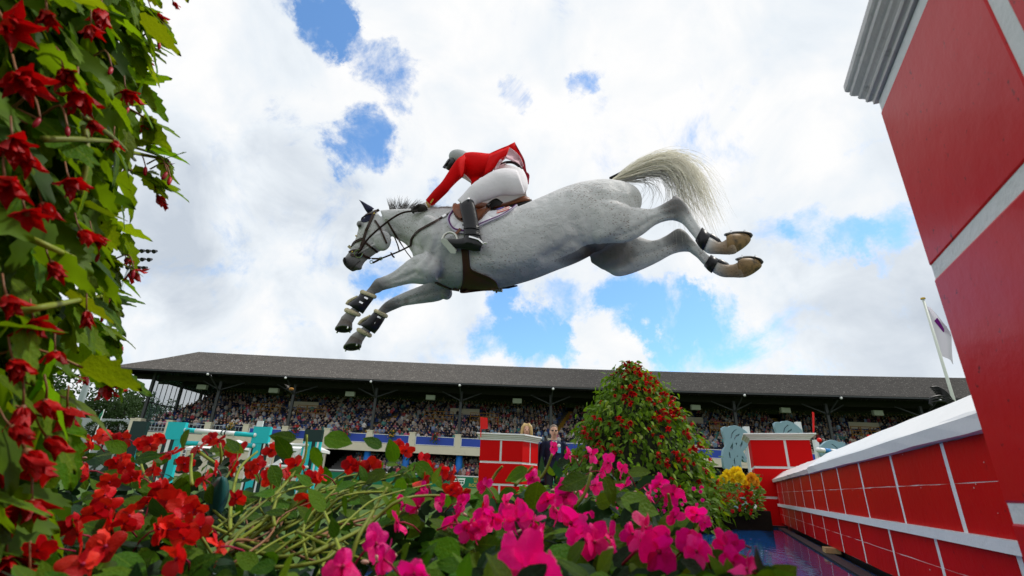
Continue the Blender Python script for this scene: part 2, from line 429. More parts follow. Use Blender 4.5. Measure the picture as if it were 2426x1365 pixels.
# vomitory walls and amber rails in the crowd
for px in (635, 1085, 1700, 2180):
    x = SX(px, 960); k = 9; z = DECK + k * TH; y = stand_y(x) + .9 + k * TD
    b = MB().box(x - 2.2, x + 2.2, y + 2.2, y + 2.35, z, z + 2.5); b.build('vomitory_wall', CREAM, stand)
    for xx in (x - 5.2, x + 1.2):
        b = MB()
        for zz in (z + .3, z + .8, z + 1.3): b.bar((xx, y - 2.4, zz), (xx + 4, y - 2.4, zz), .07, .07)
        for q in range(4): b.bar((xx + q * 4 / 3, y - 2.4, z - .6), (xx + q * 4 / 3, y - 2.4, z + 1.3), .07, .07)
        b.build('amber_rail', mat('amber_paint', (.42, .20, .02), .6) if 'amber_paint' not in MATS else MATS['amber_paint'], stand)
# parapet: stubs, blue panels, railings, beam
for i, x in enumerate(SXS):
    b = MB().box(x - .36, x + .36, stand_y(x) - .25, stand_y(x) + .5, BEAM + .35, PTOP + .32); b.box(x - .42, x + .42, stand_y(x) - .31, stand_y(x) + .56, PTOP + .32, PTOP + .44)
    b.build('parapet_post', CREAM, stand)
for i in range(len(SXS) - 1):
    x0, x1 = SXS[i] + .42, SXS[i + 1] - .42
    if i >= 3:
        A, B_ = SP(x0, 0, 0), SP(x1, 0, 0)
        b = MB().bar(A + Vector((0, 0, (PTOP + PBOT) / 2)), B_ + Vector((0, 0, (PTOP + PBOT) / 2)), .08, PTOP - PBOT)
        p = b.build('parapet_panel', BLUE, stand)
        f = MB()
        for z in (PTOP, PBOT): f.bar(A + Vector((0, -.02, z)), B_ + Vector((0, -.02, z)), .12, .07)
        for q in (A, B_): f.bar(q + Vector((0, -.02, PBOT)), q + Vector((0, -.02, PTOP)), .07, .12)
        f.build('panel_frame', WHITE, p)
    else:
        b = MB(); A, B_ = SP(x0, 0, 0), SP(x1, 0, 0)
        for z in (PTOP + .1, (PTOP + PBOT) / 2, PBOT + .05): b.bar(A + Vector((0, 0, z)), B_ + Vector((0, 0, z)), .07, .07)
        for q in range(9):
            c = A.lerp(B_, q / 8); b.bar(c + Vector((0, 0, PBOT)), c + Vector((0, 0, PTOP + .1)), .05, .05)
        b.build('railing', GALV, stand)
b = MB()
for i in range(len(SXS) - 1):
    A, B_ = SP(SXS[i] - .02, 0, (BEAM + PBOT) / 2 - .03), SP(SXS[i + 1] + .02, 0, (BEAM + PBOT) / 2 - .03)
    b.bar(A, B_, .4, PBOT - BEAM - .1)
b.build('parapet_beam', CREAM, stand)
b = MB()
for i in range(n - 1): b.add([SP(max(xs_[i], GX0), .2, BEAM + .05), SP(xs_[i + 1], .2, BEAM + .05), SP(xs_[i + 1], 12, BEAM + .05), SP(max(xs_[i], GX0), 12, BEAM + .05)], [(0, 1, 2, 3)])
for i in range(n - 1): b.add([SP(max(xs_[i], GX0), 11, 0), SP(xs_[i + 1], 11, 0), SP(xs_[i + 1], 11, BEAM), SP(max(xs_[i], GX0), 11, BEAM)], [(0, 1, 2, 3)])
b.build('lower_gallery', DARK, stand)
BLUECOL = mat('blue_column_paint', (.01, .14, .50), .5, var=.1)
for px in (866, 960 + 0, 1087, 1200, 1416, 1640, 1752, 1976):
    x = SX(px, 1090); b = MB().tube([SP(x, .5, 0), SP(x, .5, BEAM)], .42, 12); b.build('gallery_column', BLUECOL, stand, smooth=True)
# glazed left end screen
GLASS = mat('greenish_glass', (.16, .30, .27), .05, trans=0)
_t = GLASS.node_tree; _b = _t.nodes['Principled BSDF']; _b.inputs['Alpha'].default_value = .5; _b.inputs['Roughness'].default_value = .08
gx = GX0 + .5
def GE(dy, z): return Vector((gx + dy * .02, stand_y(gx) + .4 + dy, z))
def tier_z(dy): return DECK + max(0, dy - .5) / TD * TH + .7
def roof_z(dy): return lerp(EAVE - .7, RIDGE - 2.2, (dy + 3) / (ridge_dy + 3))
dys = [0, 5.6, 10.2, 14.0]
for a in range(3):
    d0, d1 = dys[a], dys[a + 1]
    b = MB().bar(GE(d0, tier_z(d0) - 1), GE(d0, roof_z(d0)), .32, .32, up=(0, 1, 0)); b.build('screen_post', STEEL, stand)
    zs = [DECK + .6, DECK + 3.6, DECK + 6.6, 40]
    for q in range(3):
        npn = 6 if a == 0 else (4 if a == 1 else 5)
        for s_ in range(npn):
            e0, e1 = lerp(d0, d1, (s_ + .02) / npn), lerp(d0, d1, (s_ + .98) / npn)
            lo0, lo1 = max(zs[q], tier_z(e0)), max(zs[q], tier_z(e1)); h0, h1 = min(zs[q + 1] - .12, roof_z(e0)), min(zs[q + 1] - .12, roof_z(e1))
            if h0 - lo0 < .2 or h1 - lo1 < .2: continue
            MB().add([GE(e0, lo0), GE(e1, lo1), GE(e1, h1), GE(e0, h0)], [(0, 1, 2, 3)]).build('glass_pane', GLASS, stand); MB().bar(GE(e0, lo0), GE(e0, h0), .07, .07, up=(0, 1, 0)).build('mullion', STEEL, stand)
    b = MB()
    for zz in zs[1:3]:
        if zz < roof_z(d0) and zz > tier_z(d0): b.bar(GE(d0, zz - .06), GE(d1 if tier_z(d1) < zz else d0 + (zz - tier_z(d0)) / TH * TD, zz - .06), .1, .14)
    b.bar(GE(d0, tier_z(d0)), GE(d1, tier_z(d1)), .15, .2)
    b.build('screen_rail', STEEL, stand)
    MB().bar(GE(d0, roof_z(d0)), GE(d1, roof_z(d1)), .15, .25).build('screen_head', STEEL, stand)
b = MB().bar(GE(-.2, DECK - 1.6), GE(-.2, PTOP + .5), .8, .9, up=(0, 1, 0)); b.build('end_pier', CREAM, stand)
b = MB().bar(SP(EX0 + .2, -2.9, EAVE - .2), SP(gx, .3, EAVE - 3.2), .12, .12); b.build('corner_stay', STEEL, stand)
# exit sign on the beam
def text_mesh(txt, size, name, bold=True, extr=.004):
    cu = bpy.data.curves.new(name, 'FONT'); cu.body = txt; cu.size = size; cu.extrude = extr; cu.align_x = 'CENTER'; cu.align_y = 'CENTER'; cu.offset = size * (.018 if bold else 0)
    cu.resolution_u = 3
    o = bpy.data.objects.new(name, cu); COL.objects.link(o); bpy.context.view_layer.update()
    me = bpy.data.meshes.new_from_object(o.evaluated_get(bpy.context.evaluated_depsgraph_get())); bpy.data.objects.remove(o); bpy.data.curves.remove(cu); return me
def text_at(txt, size, c, right, up, m, parent, name='lettering', extr=.004):
    me = text_mesh(txt, size, name, extr=extr); me.materials.clear(); me.materials.append(m); right = Vector(right).normalized(); up = Vector(up).normalized()
    return put(name, me, parent, basis(right, up, right.cross(up), Vector(c)))
GREEN = mat('green_sign', (.01, .30, .13), .5); LWHITE = mat('sign_white', (.85, .87, .86), .5)
xa, xb = SX(783, 1050), SX(821, 1050); ya = stand_y((xa + xb) / 2) - .35; z1, z0 = SZ(800, 1042.5), SZ(800, 1058.5)
es = thing('exit_sign', 'green Exit 8 sign with running figure on the cream beam', 'sign', ((xa + xb) / 2, ya, z0))
MB().box(xa, xb, ya, ya + .06, z0, z1).build('sign_board', GREEN, es)
w_ = xb - xa
text_at('Exit 8', (z1 - z0) * .72, ((xa + w_ * .36), ya - .02, (z0 + z1) / 2), (1, 0, 0), (0, 0, 1), LWHITE, es)
MB().box(xb - w_ * .26, xb - w_ * .06, ya - .015, ya - .005, z0 + .1, z1 - .1).build('pictogram_panel', LWHITE, es)
b = MB(); cxm = xb - w_ * .16; zc = (z0 + z1) / 2; yy = ya - .03
b.ball((cxm + .05, yy, zc + .26), .07, 8, 4)
for A, B_ in (((.03, .17), (-.03, -.05)), ((-.03, -.05), (.09, -.14)), ((.09, -.14), (.06, -.32)), ((-.03, -.05), (-.09, -.18)), ((-.09, -.18), (-.2, -.2)), ((.03, .15), (.14, .03)), ((.02, .15), (-.1, .08)), ((-.1, .08), (-.12, -.03))):
    b.bar((cxm + A[0], yy, zc + A[1]), (cxm + B_[0], yy, zc + B_[1]), .03, .06, up=(0, 1, 0))
b.build('running_figure', GREEN, es)
# crowd
def crowd(name, label, spots, seed):
    rnd = random.Random(seed); V = []; Fc = []; C = []
    skin = [(.55, .33, .24), (.62, .40, .30), (.45, .26, .18), (.66, .45, .36)]
    cl = [(.02, .025, .05), (.02, .02, .025), (.015, .015, .02), (.03, .035, .06), (.02, .03, .08), (.03, .03, .035), (.015, .02, .07), (.6, .6, .62), (.7, .68, .66), (.25, .32, .5), (.1, .12, .2), (.45, .06, .07), (.5, .15, .25), (.35, .28, .2), (.62, .45, .42), (.08, .10, .12), (.3, .45, .6), (.65, .6, .5), (.02, .02, .025), (.1, .3, .28), (.16, .10, .08), (.05, .06, .06)]
    hair = [(.03, .02, .015), (.12, .07, .03), (.35, .25, .12), (.4, .38, .36), (.7, .66, .6), (.05, .04, .03)]
    for (x, y, z, s, yaw) in spots:
        c = rnd.choice(cl); k = rnd.uniform(.55, 1.3); c = tuple(min(1, q * k) for q in c); sk = rnd.choice(skin); hc_ = rnd.choice(hair)
        if rnd.random() < .13: hc_ = rnd.choice([(.75, .72, .66), (.6, .5, .35), (.03, .03, .03), (.5, .05, .08)])
        s *= rnd.uniform(.92, 1.08); lean = rnd.uniform(-.06, .06); cy, sy = math.cos(yaw), math.sin(yaw)
        def T(a, b_, h): return (x + (a * cy - b_ * sy) * s + lean * h, y + (a * sy + b_ * cy) * s, z + h * s)
        b0 = len(V)
        for h, wx, wy, oy in ((0, .20, .14, .02), (.34, .23, .13, 0), (.50, .19, .10, 0), (.56, .07, .06, 0)):
            V.extend([T(-wx, -wy + oy, h), T(wx, -wy + oy, h), T(wx, wy + oy, h), T(-wx, wy + oy, h)]); C.extend([c] * 4)
        for i in range(3):
            for j in range(4): Fc.append((b0 + i * 4 + j, b0 + i * 4 + (j + 1) % 4, b0 + i * 4 + 4 + (j + 1) % 4, b0 + i * 4 + 4 + j))
        b0 = len(V); lg = rnd.choice([(.02, .03, .08), (.03, .03, .03), (.3, .3, .28), (.06, .08, .16)]) 
        V.extend([T(-.17, -.42, .04), T(.17, -.42, .04), T(.2, .05, .02), T(-.2, .05, .02), T(-.16, -.42, -.4), T(.16, -.42, -.4)]); C.extend([lg] * 6)
        Fc.extend([(b0, b0 + 1, b0 + 2, b0 + 3), (b0 + 1, b0, b0 + 4, b0 + 5)])
        for sd_ in (-1, 1):        # forearms
            b0 = len(V); V.extend([T(sd_ * .24, 0, .42), T(sd_ * .30, -.02, .25), T(sd_ * .12, -.24, .2), T(sd_ * .14, -.22, .28)]); C.extend([c, c, sk, sk]); Fc.append((b0, b0 + 1, b0 + 2, b0 + 3))
        b0 = len(V); hz = .69
        for h, r_ in ((-.12, .06), (-.03, .095), (.06, .095)):
            for q in range(6):
                an = q * math.pi / 3 + .5; V.append(T(r_ * math.cos(an), r_ * 1.1 * math.sin(an) - .02, hz + h)); C.append(sk if (h < .05 and math.sin(an) < .3) else hc_)
        V.append(T(0, 0, hz + .125)); C.append(hc_)
        for i in range(2):
            for q in range(6): Fc.append((b0 + i * 6 + q, b0 + i * 6 + (q + 1) % 6, b0 + i * 6 + 6 + (q + 1) % 6, b0 + i * 6 + 6 + q))
        for q in range(6): Fc.append((b0 + 12 + q, b0 + 12 + (q + 1) % 6, b0 + 18))
    me = bpy.data.meshes.new(name); me.from_pydata(V, [], Fc); set_point_colors(me, np.array(C)); me.materials.append(CROWD)
    return put(name, me, label=label, cat='crowd', kind='stuff')
CROWD = attr_mat('crowd_clothes', .85, .2)
rnd = random.Random(3); spots = []
for k in range(TIERS):
    z = DECK + (k + 1) * TH; x = GX0 + .7
    while x < GX1 - .5:
        near = min(abs(x - (a + k * TD * .35)) for a in AISLES)
        empt = .06 + (.5 * max(0, noise.noise((x * .12, k * .25, 3))))
        if near > .8 and rnd.random() > empt:
            if not any(abs(x - SX(px, 960)) < 2.4 and 9 < k < 14 for px in (635, 1085, 1700, 2180)):
                spots.append((x + rnd.uniform(-.08, .08), stand_y(x) + .9 + k * TD + .42 + rnd.uniform(-.08, .08), z + .36 + (rnd.random() < .04) * .45, 1.0, rnd.uniform(-.5, .5)))
        x += .52
crowd('upper_tier_crowd', 'mass of seated spectators in the upper tier under the dark roof', spots, 5)
spots = []
for k in range(11):
    x = SX(772, 1090) + .5 if True else 0
    while x < GX1 - .5:
        if rnd.random() > .10 and x > SX(772, 1090) + 3.2 - k * .2: spots.append((x + rnd.uniform(-.1, .1), stand_y(x) + 9.5 - (10 - k) * .85 - 1.5 + rnd.uniform(-.1, .1), .75 + k * .33 + .6 + rnd.uniform(0, .12), 1.02, rnd.uniform(-.5, .5)))
        x += .50
crowd('lower_tier_crowd', 'mass of spectators in the lower gallery below the cream beam', spots, 9)
b = MB()
for i in range(n - 1):
    for k in range(11):
        A = max(xs_[i], SX(772, 1090)); B_ = xs_[i + 1]
        if B_ <= A: continue
        d0 = 9.5 - (10 - k) * .85 - 1.9; z = .75 + k * .33
        b.add([SP(A, d0, 0), SP(B_, d0, 0), SP(B_, d0, z), SP(A, d0, z), SP(B_, d0 + .86, z), SP(A, d0 + .86, z)], [(0, 1, 2, 3), (3, 2, 4, 5)])
b.build('lower_terrace', CONC, stand)
b = MB()
for i in range(n - 1): b.bar(SP(max(xs_[i], SX(772, 1090)), -1.2, SZ(1085, 1129) ), SP(max(xs_[i + 1], SX(772, 1090) + .1), -1.2, SZ(1085, 1129)), .12, .12)
b.build('front_rail', WHITE, stand)
# hanging flower baskets on the parapet
PETR = mat('far_petal', (.5, .03, .03), .6); LEAFG = mat('far_leaf', (.05, .10, .02), .7)
for q, px in enumerate((820, 928, 1031, 545, 700)):
    x = SX(px, 1040); y = stand_y(x) - .45; z = PTOP - .05
    t_ = thing('flower_basket', ['small basket of flowers on the blue panel above the Exit 8 sign', 'small red and ochre flower basket on the second blue panel right of the exit sign', 'small flower basket on the blue panel left of the red pillar', 'small flower basket beside the open railing of the upper tier', 'small flower basket on the blue panel behind the turquoise jump wing'][q], 'flower basket', (x, y, z), 'flower baskets along the grandstand parapet')
    rr = random.Random(q); b1 = MB(); b2 = MB()
    for _ in range(26):
        p = Vector((x + rr.gauss(0, .28), y + rr.gauss(0, .15), z + rr.uniform(-1.0, .55))); b1.ball(p, rr.uniform(.06, .12), 5, 3)
    for _ in range(22):
        p = Vector((x + rr.gauss(0, .26), y - .1 + rr.gauss(0, .12), z + rr.uniform(-.3, .6))); b2.ball(p, rr.uniform(.06, .1), 5, 3)
    b1.build('foliage', LEAFG, t_); b2.build('blossom', [PETR, MATS['yellow_stair_paint'], PETR, MATS['yellow_stair_paint'], PETR][q], t_)
    MB().tube([Vector((x, y, z - .25)), Vector((x, y, z + .05))], [.12, .3], 8).build('basket', STEEL, t_)

# ground floor front left of the gallery: pale wall with windows
fx0, fx1 = GX0 + 1.0, SX(768, 1080)
wl = MB(); wl.bar(SP(fx0, .6, BEAM / 2), SP(fx1, .6, BEAM / 2), .3, BEAM); wl.build('ground_floor_wall', CREAM, stand)
DGL = mat('dark_window_glass', (.03, .04, .05), .08, spec=.8)
for q in range(11):
    c = lerp(fx0, fx1, (q + .5) / 11); w2 = (fx1 - fx0) / 11 * .36; y = stand_y(c) + .4
    wd = MB().box(c - w2, c + w2, y, y + .1, 1.6, BEAM - .5).build('window', DGL, stand)
    f = MB()
    for xx in (c - w2, c, c + w2): f.box(xx - .05, xx + .05, y - .06, y - .003, 1.6, BEAM - .5)
    for zz in (1.6, BEAM - .5, BEAM - 1.3): f.box(c - w2 - .05, c + w2 + .05, y - .05, y - .005, zz - .05, zz + .05)
    f.build('window_frame', WHITE, wd)
# the stand's floor line falls a little from left to right
for o in list(bpy.data.objects):
    if o.type == 'MESH' and (o.parent is not None or 'crowd' in o.name) and o.data.users == 1:
        me = o.data
        if o.name.startswith('lettering'): o.matrix_basis.translation.z += -.0085 * o.matrix_basis.translation.x; continue
        co = np.empty(len(me.vertices) * 3, np.float32); me.vertices.foreach_get('co', co); co = co.reshape(-1, 3)
        k = np.clip((EAVE - co[:, 2]) / (EAVE - PTOP), 0, 1); co[:, 2] += -.0085 * co[:, 0] * k
        me.vertices.foreach_set('co', co.ravel()); me.update()
# ------------------------------------------------------------------ the red wall fence
WD = Vector((.383, .9237, 0)).normalized(); WN = Vector((WD.y, -WD.x, 0))     # along the wall, and from the camera towards it
MW = basis(WD, -WN, Vector((0, 0, 1)), Vector((0, 0, 0)))
DP = .75
def WP(t, p, z): return WD * t + WN * p + Vector((0, 0, z))
def on_wall(x, y, p=DP):
    r = ray(x, y); k = p / r.dot(WN); q = EYE + r * k; return q.dot(WD), q.z
def wbox(m, t0, t1, p0, p1, z0, z1, mi=0): return m.box(t0, t1, -p1, -p0, z0, z1, MW, mi)
T_FAR = 8.75; T_NEAR = .2
Z_BOT, Z_RAIL, Z_TOP = .155, .392, .70
joints_up = sorted([on_wall(x, y)[0] for x, y in ((1849.7, 1140), (1860.8, 1138), (1873.8, 1135), (1890.4, 1131), (1910, 1127), (1939.6, 1120), (1976.6, 1111), (2026.6, 1100), (2102, 1083), (2228.9, 1054))])
sp = (joints_up[-1] - joints_up[0]) / (len(joints_up) - 1)
jt0 = joints_up[0]
fence = thing('wall_jump', 'low red brick-painted jump wall with white joints and white coping over the water', 'jump wall', WP(4.5, 1.0, 0))
m = MB(); wbox(m, T_NEAR, T_FAR, DP + .0022, DP + .30, Z_BOT, Z_TOP); m.build('mortar_face', MORTAR, fence)
rj = random.Random(4)
def brick(t0, t1, z0, z1, p=DP, mtl=RED, par=None, name='brick'):
    m = MB(); o = rj.uniform(-.0006, .0006); J = lambda: rj.uniform(-.0022, .0022); c = []
    nseg = 5; top = [(lerp(t0, t1, i / nseg) + (J() if i in (0, nseg) else 0), z1 + J() * .7) for i in range(nseg + 1)]; bot = [(lerp(t0, t1, i / nseg) + (J() if i in (0, nseg) else 0), z0 + J() * .7) for i in range(nseg + 1)]
    loop = bot + top[::-1]; k = len(loop); vs = [WP(t, p + o, z) for t, z in loop] + [WP(t, p + .05, z) for t, z in loop]
    m.add(vs, [tuple(range(k)), tuple(reversed(range(k, 2 * k)))] + [((i + 1) % k, i, k + i, k + (i + 1) % k) for i in range(k)]); return m.build(name, mtl, par or fence)
for course, (z0, z1, off) in enumerate(((Z_BOT, Z_RAIL - .018, .5), (Z_RAIL + .02, Z_TOP, 0.0))):
    k = -2
    zm = lerp(z0, z1, .53)
    while True:
        a = jt0 + (k + off) * sp; b_ = a + sp
        if a > T_FAR: break
        a2, b2 = max(a + .019, T_NEAR), min(b_ - .019, T_FAR)
        if b2 - a2 > .05:
            brick(a2, b2, z0, zm - .0015); brick(a2, b2, zm + .0015, z1)
        k += 1
CHIP = mat('bare_chip', (.62, .40, .38), .8); 
for i in range(46):
    t, z = rj.uniform(1.1, 6.5), rj.choice((rj.uniform(Z_BOT + .02, Z_TOP), lerp(Z_RAIL, Z_TOP, .54) + rj.gauss(0, .006), Z_TOP - rj.uniform(0, .012))); s_ = rj.uniform(.0015, .005); n_ = 6
    MB().add([WP(t + s_ * rj.uniform(.5, 1.8) * math.cos(2 * math.pi * k / n_), DP - .0012, z + s_ * rj.uniform(.4, 1) * math.sin(2 * math.pi * k / n_)) for k in range(n_)], [tuple(range(n_))]).build('paint_chip', CHIP, fence)
TJ = on_wall(1926, 1128)[0]
TR = on_wall(1934, 1225)[0]
for (a, b_, o) in ((T_NEAR, TR, 0.012), (TR + .004, T_FAR, 0.004)):
    m = MB(); wbox(m, a, b_, DP - .012 - o, DP + .02, Z_RAIL - .017, Z_RAIL + .019); m.build('bed_joint_strip', MORTAR, fence)
# coping in two lengths, roof shaped
zc = on_wall(2317, 978, DP - .03)[1]; zr = on_wall(2308, 939, DP + .15)[1]
for (a, b_, o) in ((T_NEAR, TJ, .0), (TJ + .006, T_FAR + .05, -.012)):
    m = MB(); prof = [(DP - .032 - o * .3, Z_TOP + .002), (DP - .036, zc + o), (DP - .02, zc + .012 + o), (DP + .13, zr + o), (DP + .18, zr + o), (DP + .33, zc + o), (DP + .335, Z_TOP + .002)]
    ns = 20
    m.rings([[WP(lerp(a, b_, i / ns), p + rj.uniform(-.003, .003), z + rj.uniform(-.003, .003)) for p, z in prof] for i in range(ns + 1)]); m.build('coping', WHITE if o == 0 else mat('stained_coping_paint', (.70, .62, .62), .5, var=.1, vscale=5, bump=.3, bscale=30, dirt=((.75, .30, .30), 6, .6, .9)), fence)
m = MB(); wbox(m, T_NEAR, T_FAR, DP + .05, DP + .28, .0, Z_BOT - .003); m.build('base', BLACK, fence)

def cornice(m, foot, z0, z1, out, mi=0, steps=None):
    # moulded cornice round a closed convex footprint (list of (x, y), counter-clockwise)
    prof = steps or [(0.004, 0), (.10, 0), (.10, .20), (.22, .26), (.34, .30), (.36, .42), (.50, .48), (.62, .52), (.66, .66), (.86, .74), (1.0, .80), (1.0, .97), (.95, 1.0), (0, 1.0)]
    n = len(foot); rs = []
    for (o, h) in prof:
        ring = []
        for i in range(n):
            p0, p1, p2 = Vector(foot[i - 1]), Vector(foot[i]), Vector(foot[(i + 1) % n])
            e1 = (p1 - p0).normalized(); e2 = (p2 - p1).normalized(); n1 = Vector((e1.y, -e1.x)); n2 = Vector((e2.y, -e2.x))
            b_ = (n1 + n2).normalized(); k = out * o / max(.3, b_.dot(n1)); q = p1 + b_ * k
            ring.append((q.x, q.y, lerp(z0, z1, h)))
        rs.append(ring)
    m.rings(rs, True, mi)
# near pillar: its face stands proud of the wall
PN = .39; TN1 = 1.01; ZP = 1.27; CH = .39
near = thing('wall_pillar', 'huge red brick-painted pillar with grey-white cornice filling the right edge', 'pillar', WP(.4, .8, 0), 'red pillars of the fence')
m = MB(); wbox(m, -.75, TN1, PN + .002, 1.35, 0, ZP); m.build('mortar_core', MORTAR, near)
GLOSSR = mat('worn_red_gloss', (.60, .003, .008), .34, var=.12, vscale=5, bump=.14, bscale=16, coat=.09, spec=.16, dirt=((.12, .002, .005), 60, .63, .70))
for r_ in range(4):
    z1 = ZP - CH * r_ - (.026 if r_ == 0 else .013); z0 = max(.0, ZP - CH * (r_ + 1) + .013)
    if z0 < .1: z0 = 0
    tj = on_wall(2385, 55, PN)[0] if r_ % 2 == 0 else on_wall(2385, 55, PN)[0] + .42
    for (a, b_) in ((-.75, tj - .6), (tj - .572, tj - .014), (tj + .014, TN1 + .004)) if r_ % 2 == 0 else ((-.75, tj - .6), (tj - .572, TN1 + .004)):
        if b_ > TN1 + .004: b_ = TN1 + .004
        m = MB(); wbox(m, a, b_, PN, PN + .05, z0, z1); o = m.build('brick', GLOSSR, near)
        bv = o.modifiers.new('bevel', 'BEVEL'); bv.width = .004; bv.segments = 2
    m = MB(); wbox(m, TN1 - .05, TN1 + .006, PN + .055, 1.34, z0, z1); m.build('brick', GLOSSR, near)
foot = [WP(t, p, 0) for t, p in ((TN1 + .006, PN), (-.75, PN), (-.75, 1.35), (TN1 + .006, 1.35))]
foot = [(v.x, v.y) for v in foot]
ar = sum(foot[i - 1][0] * foot[i][1] - foot[i][0] * foot[i - 1][1] for i in range(4))
if ar < 0: foot = foot[::-1]
OLDW = mat('chipped_grey_white_paint', (.62, .60, .62), .5, var=.15, vscale=7, bump=.4, bscale=30, dirt=((.20, .18, .16), 18, .58, .75))
m = MB(); cornice(m, foot, ZP + .003, ZP + .095, .036, steps=[(.004, 0), (.12, 0), (.12, .10), (.2, .13), (.32, .15), (.36, .2), (.34, .25), (.42, .3), (.55, .36), (.6, .42), (.56, .46), (.66, .5), (.82, .58), (.86, .66), (.82, .7), (.92, .74), (1, .8), (1, .97), (.95, 1), (0, 1)]); m.build('cornice', OLDW, near)
# far pillar, seen end on behind the wall's far end
def on_t(x, y, t):
    r = ray(x, y); k = t / r.dot(WD); q = EYE + r * k; return q.dot(WN), q.z
TF = T_FAR + .02
pl = on_t(1790, 1130, TF)[0]; pr = on_t(1925, 1080, TF)[0]
ztop = on_t(1850, 1043, TF)[1]; zcor = on_t(1850, 1030, TF)[1]
far = thing('wall_pillar', 'red brick-painted pillar with white cornice at the far end of the jump wall', 'pillar', WP(TF + .3, (pl + pr) / 2, 0), 'red pillars of the fence')
m = MB(); wbox(m, TF + .008, TF + .75, pl + .003, pr - .003, 0, ztop); m.build('mortar_core', MORTAR, far)
zj = [ztop, on_t(1800, 1107, TF)[1], on_t(1800, 1178, TF)[1], 0]
pm = on_t(1863, 1070, TF)[0]
for r_ in range(3):
    z1 = zj[r_] - (0 if r_ == 0 else .018); z0 = zj[r_ + 1] + (.018 if r_ < 2 else 0)
    cuts = [(pl, pm - .018), (pm + .018, pr)] if r_ == 0 else [(pl, pr)]
    for a, b_ in cuts:
        m = MB(); wbox(m, TF, TF + .05, a, b_, z0, z1); m.build('brick', REDM, far)
    for s_ in (pl, pr):
        m = MB(); wbox(m, TF + .052, TF + .75, s_ - .002 if s_ == pl else s_ - .05, s_ + .05 if s_ == pl else s_ + .002, z0, z1); m.build('brick', REDM, far)
foot = [WP(t, p, 0) for t, p in ((TF, pl), (TF, pr), (TF + .75, pr), (TF + .75, pl))]; foot = [(v.x, v.y) for v in foot]
ar = sum(foot[i - 1][0] * foot[i][1] - foot[i][0] * foot[i - 1][1] for i in range(4))
if ar < 0: foot = foot[::-1]
m = MB(); cornice(m, foot, ztop + .003, zcor + .015, .09); m.build('cornice', WHITE, far)
# second fence's pillar in the middle of the picture, chamfered on its right
YB = 8.9
A_ = PY(1135, 1100, YB); B_ = PY(1237, 1100, YB); C_ = PY(1274, 1100, YB + .42)
zt = PY(1190, 1044, YB).z; zc2 = PY(1190, 1029, YB).z
mid = thing('wall_pillar', 'red brick-painted pillar with chamfered corner and white cornice in the centre behind the flowers', 'pillar', ((A_.x + C_.x) / 2, YB + .4, 0), 'red pillars of the fence')
fp = [(A_.x, YB), (B_.x, YB), (C_.x, YB + .42), (C_.x, YB + 1.0), (A_.x, YB + 1.0)]
def inset(foot, d):
    out = []
    n_ = len(foot)
    for i in range(n_):
        p0, p1, p2 = Vector(foot[i - 1]), Vector(foot[i]), Vector(foot[(i + 1) % n_])
        e1 = (p1 - p0).normalized(); e2 = (p2 - p1).normalized(); n1 = Vector((e1.y, -e1.x)); n2 = Vector((e2.y, -e2.x)); b_ = (n1 + n2).normalized()
        q = p1 - b_ * (d / max(.3, b_.dot(n1))); out.append((q.x, q.y))
    return out
m = MB().prism(inset(fp, .008), 0, zt); m.build('mortar_core', MORTAR, mid)
zl = [zt, PY(1150, 1094, YB).z, PY(1150, 1147, YB).z, 0]
def slab(a, b_, z0, z1, name='brick'):       # a brick along a footprint edge
    a = Vector(a); b_ = Vector(b_); e = (b_ - a).normalized(); nn = Vector((-e.y, e.x)); poly = [a, b_, b_ + nn * .03 - e * .012, a + nn * .03 + e * .012]
    MB().prism([(q.x, q.y) for q in poly], z0, z1).build(name, REDM, mid)
for r_ in range(3):
    z1 = zl[r_] - (0 if r_ == 0 else .018); z0 = zl[r_ + 1] + (.018 if r_ < 2 else 0)
    for i in range(5):
        a, b_ = Vector(fp[i]), Vector(fp[(i + 1) % 5]); ln = (b_ - a).length
        cut = {(0, 0): .49, (0, 1): .5, (2, 0): .49}.get((r_, i))
        if cut: q = a.lerp(b_, cut); e = (b_ - a) / ln * .018; slab(a, q - e, z0, z1); slab(q + e, b_, z0, z1)
        else: slab(a, b_, z0, z1)
m = MB(); cornice(m, fp, zt + .003, zc2 + .01, .07); m.build('cornice', WHITE, mid)
# water tray
WATER = mat('tray_water', (.006, .055, .20), .03, spec=.5, var=.3, vscale=2.0)
_t = WATER.node_tree; _b = _t.nodes['Principled BSDF']; nzw = N(_t, 'ShaderNodeTexNoise', inp={'Scale': 9.0, 'Detail': 4.0}); bpw = N(_t, 'ShaderNodeBump', inp={'Strength': .25, 'Distance': .01})
tcw = N(_t, 'ShaderNodeTexCoord'); mpw = N(_t, 'ShaderNodeMapping'); mpw.inputs['Scale'].default_value = (1, .5, 1); L(_t, tcw.outputs['Object'], mpw.inputs['Vector']); L(_t, mpw.outputs[0], nzw.inputs['Vector'])
L(_t, nzw.outputs['Fac'], bpw.inputs['Height']); L(_t, bpw.outputs[0], _b.inputs['Normal'])
ZW = .105
m = MB(); wbox(m, .6, 8.2, -1.6, DP + .02, .02, ZW); m.build('tray_water', WATER, kind='structure')
tray = thing('water_tray', 'shallow blue water tray with black rubber rim at the foot of the jump wall', 'water tray', WP(4, 0, 0))
LINER = mat('black_rubber', (.015, .017, .02), .5, bump=.2)
for (t0, t1, p0, p1) in ((8.2, 8.32, -1.7, DP + .02), (.5, .6, -1.7, DP + .02), (.6, 8.2, -1.72, -1.6)):
    m = MB(); wbox(m, t0, t1, p0, p1, .0, ZW + .03); m.build('rim', LINER, tray)
m = MB(); wbox(m, .6, 8.2, DP - .10, DP - .02, .0, ZW + .012); m.build('rim', LINER, tray)
tb, _ = on_wall(1962, 1318, DP - .05)
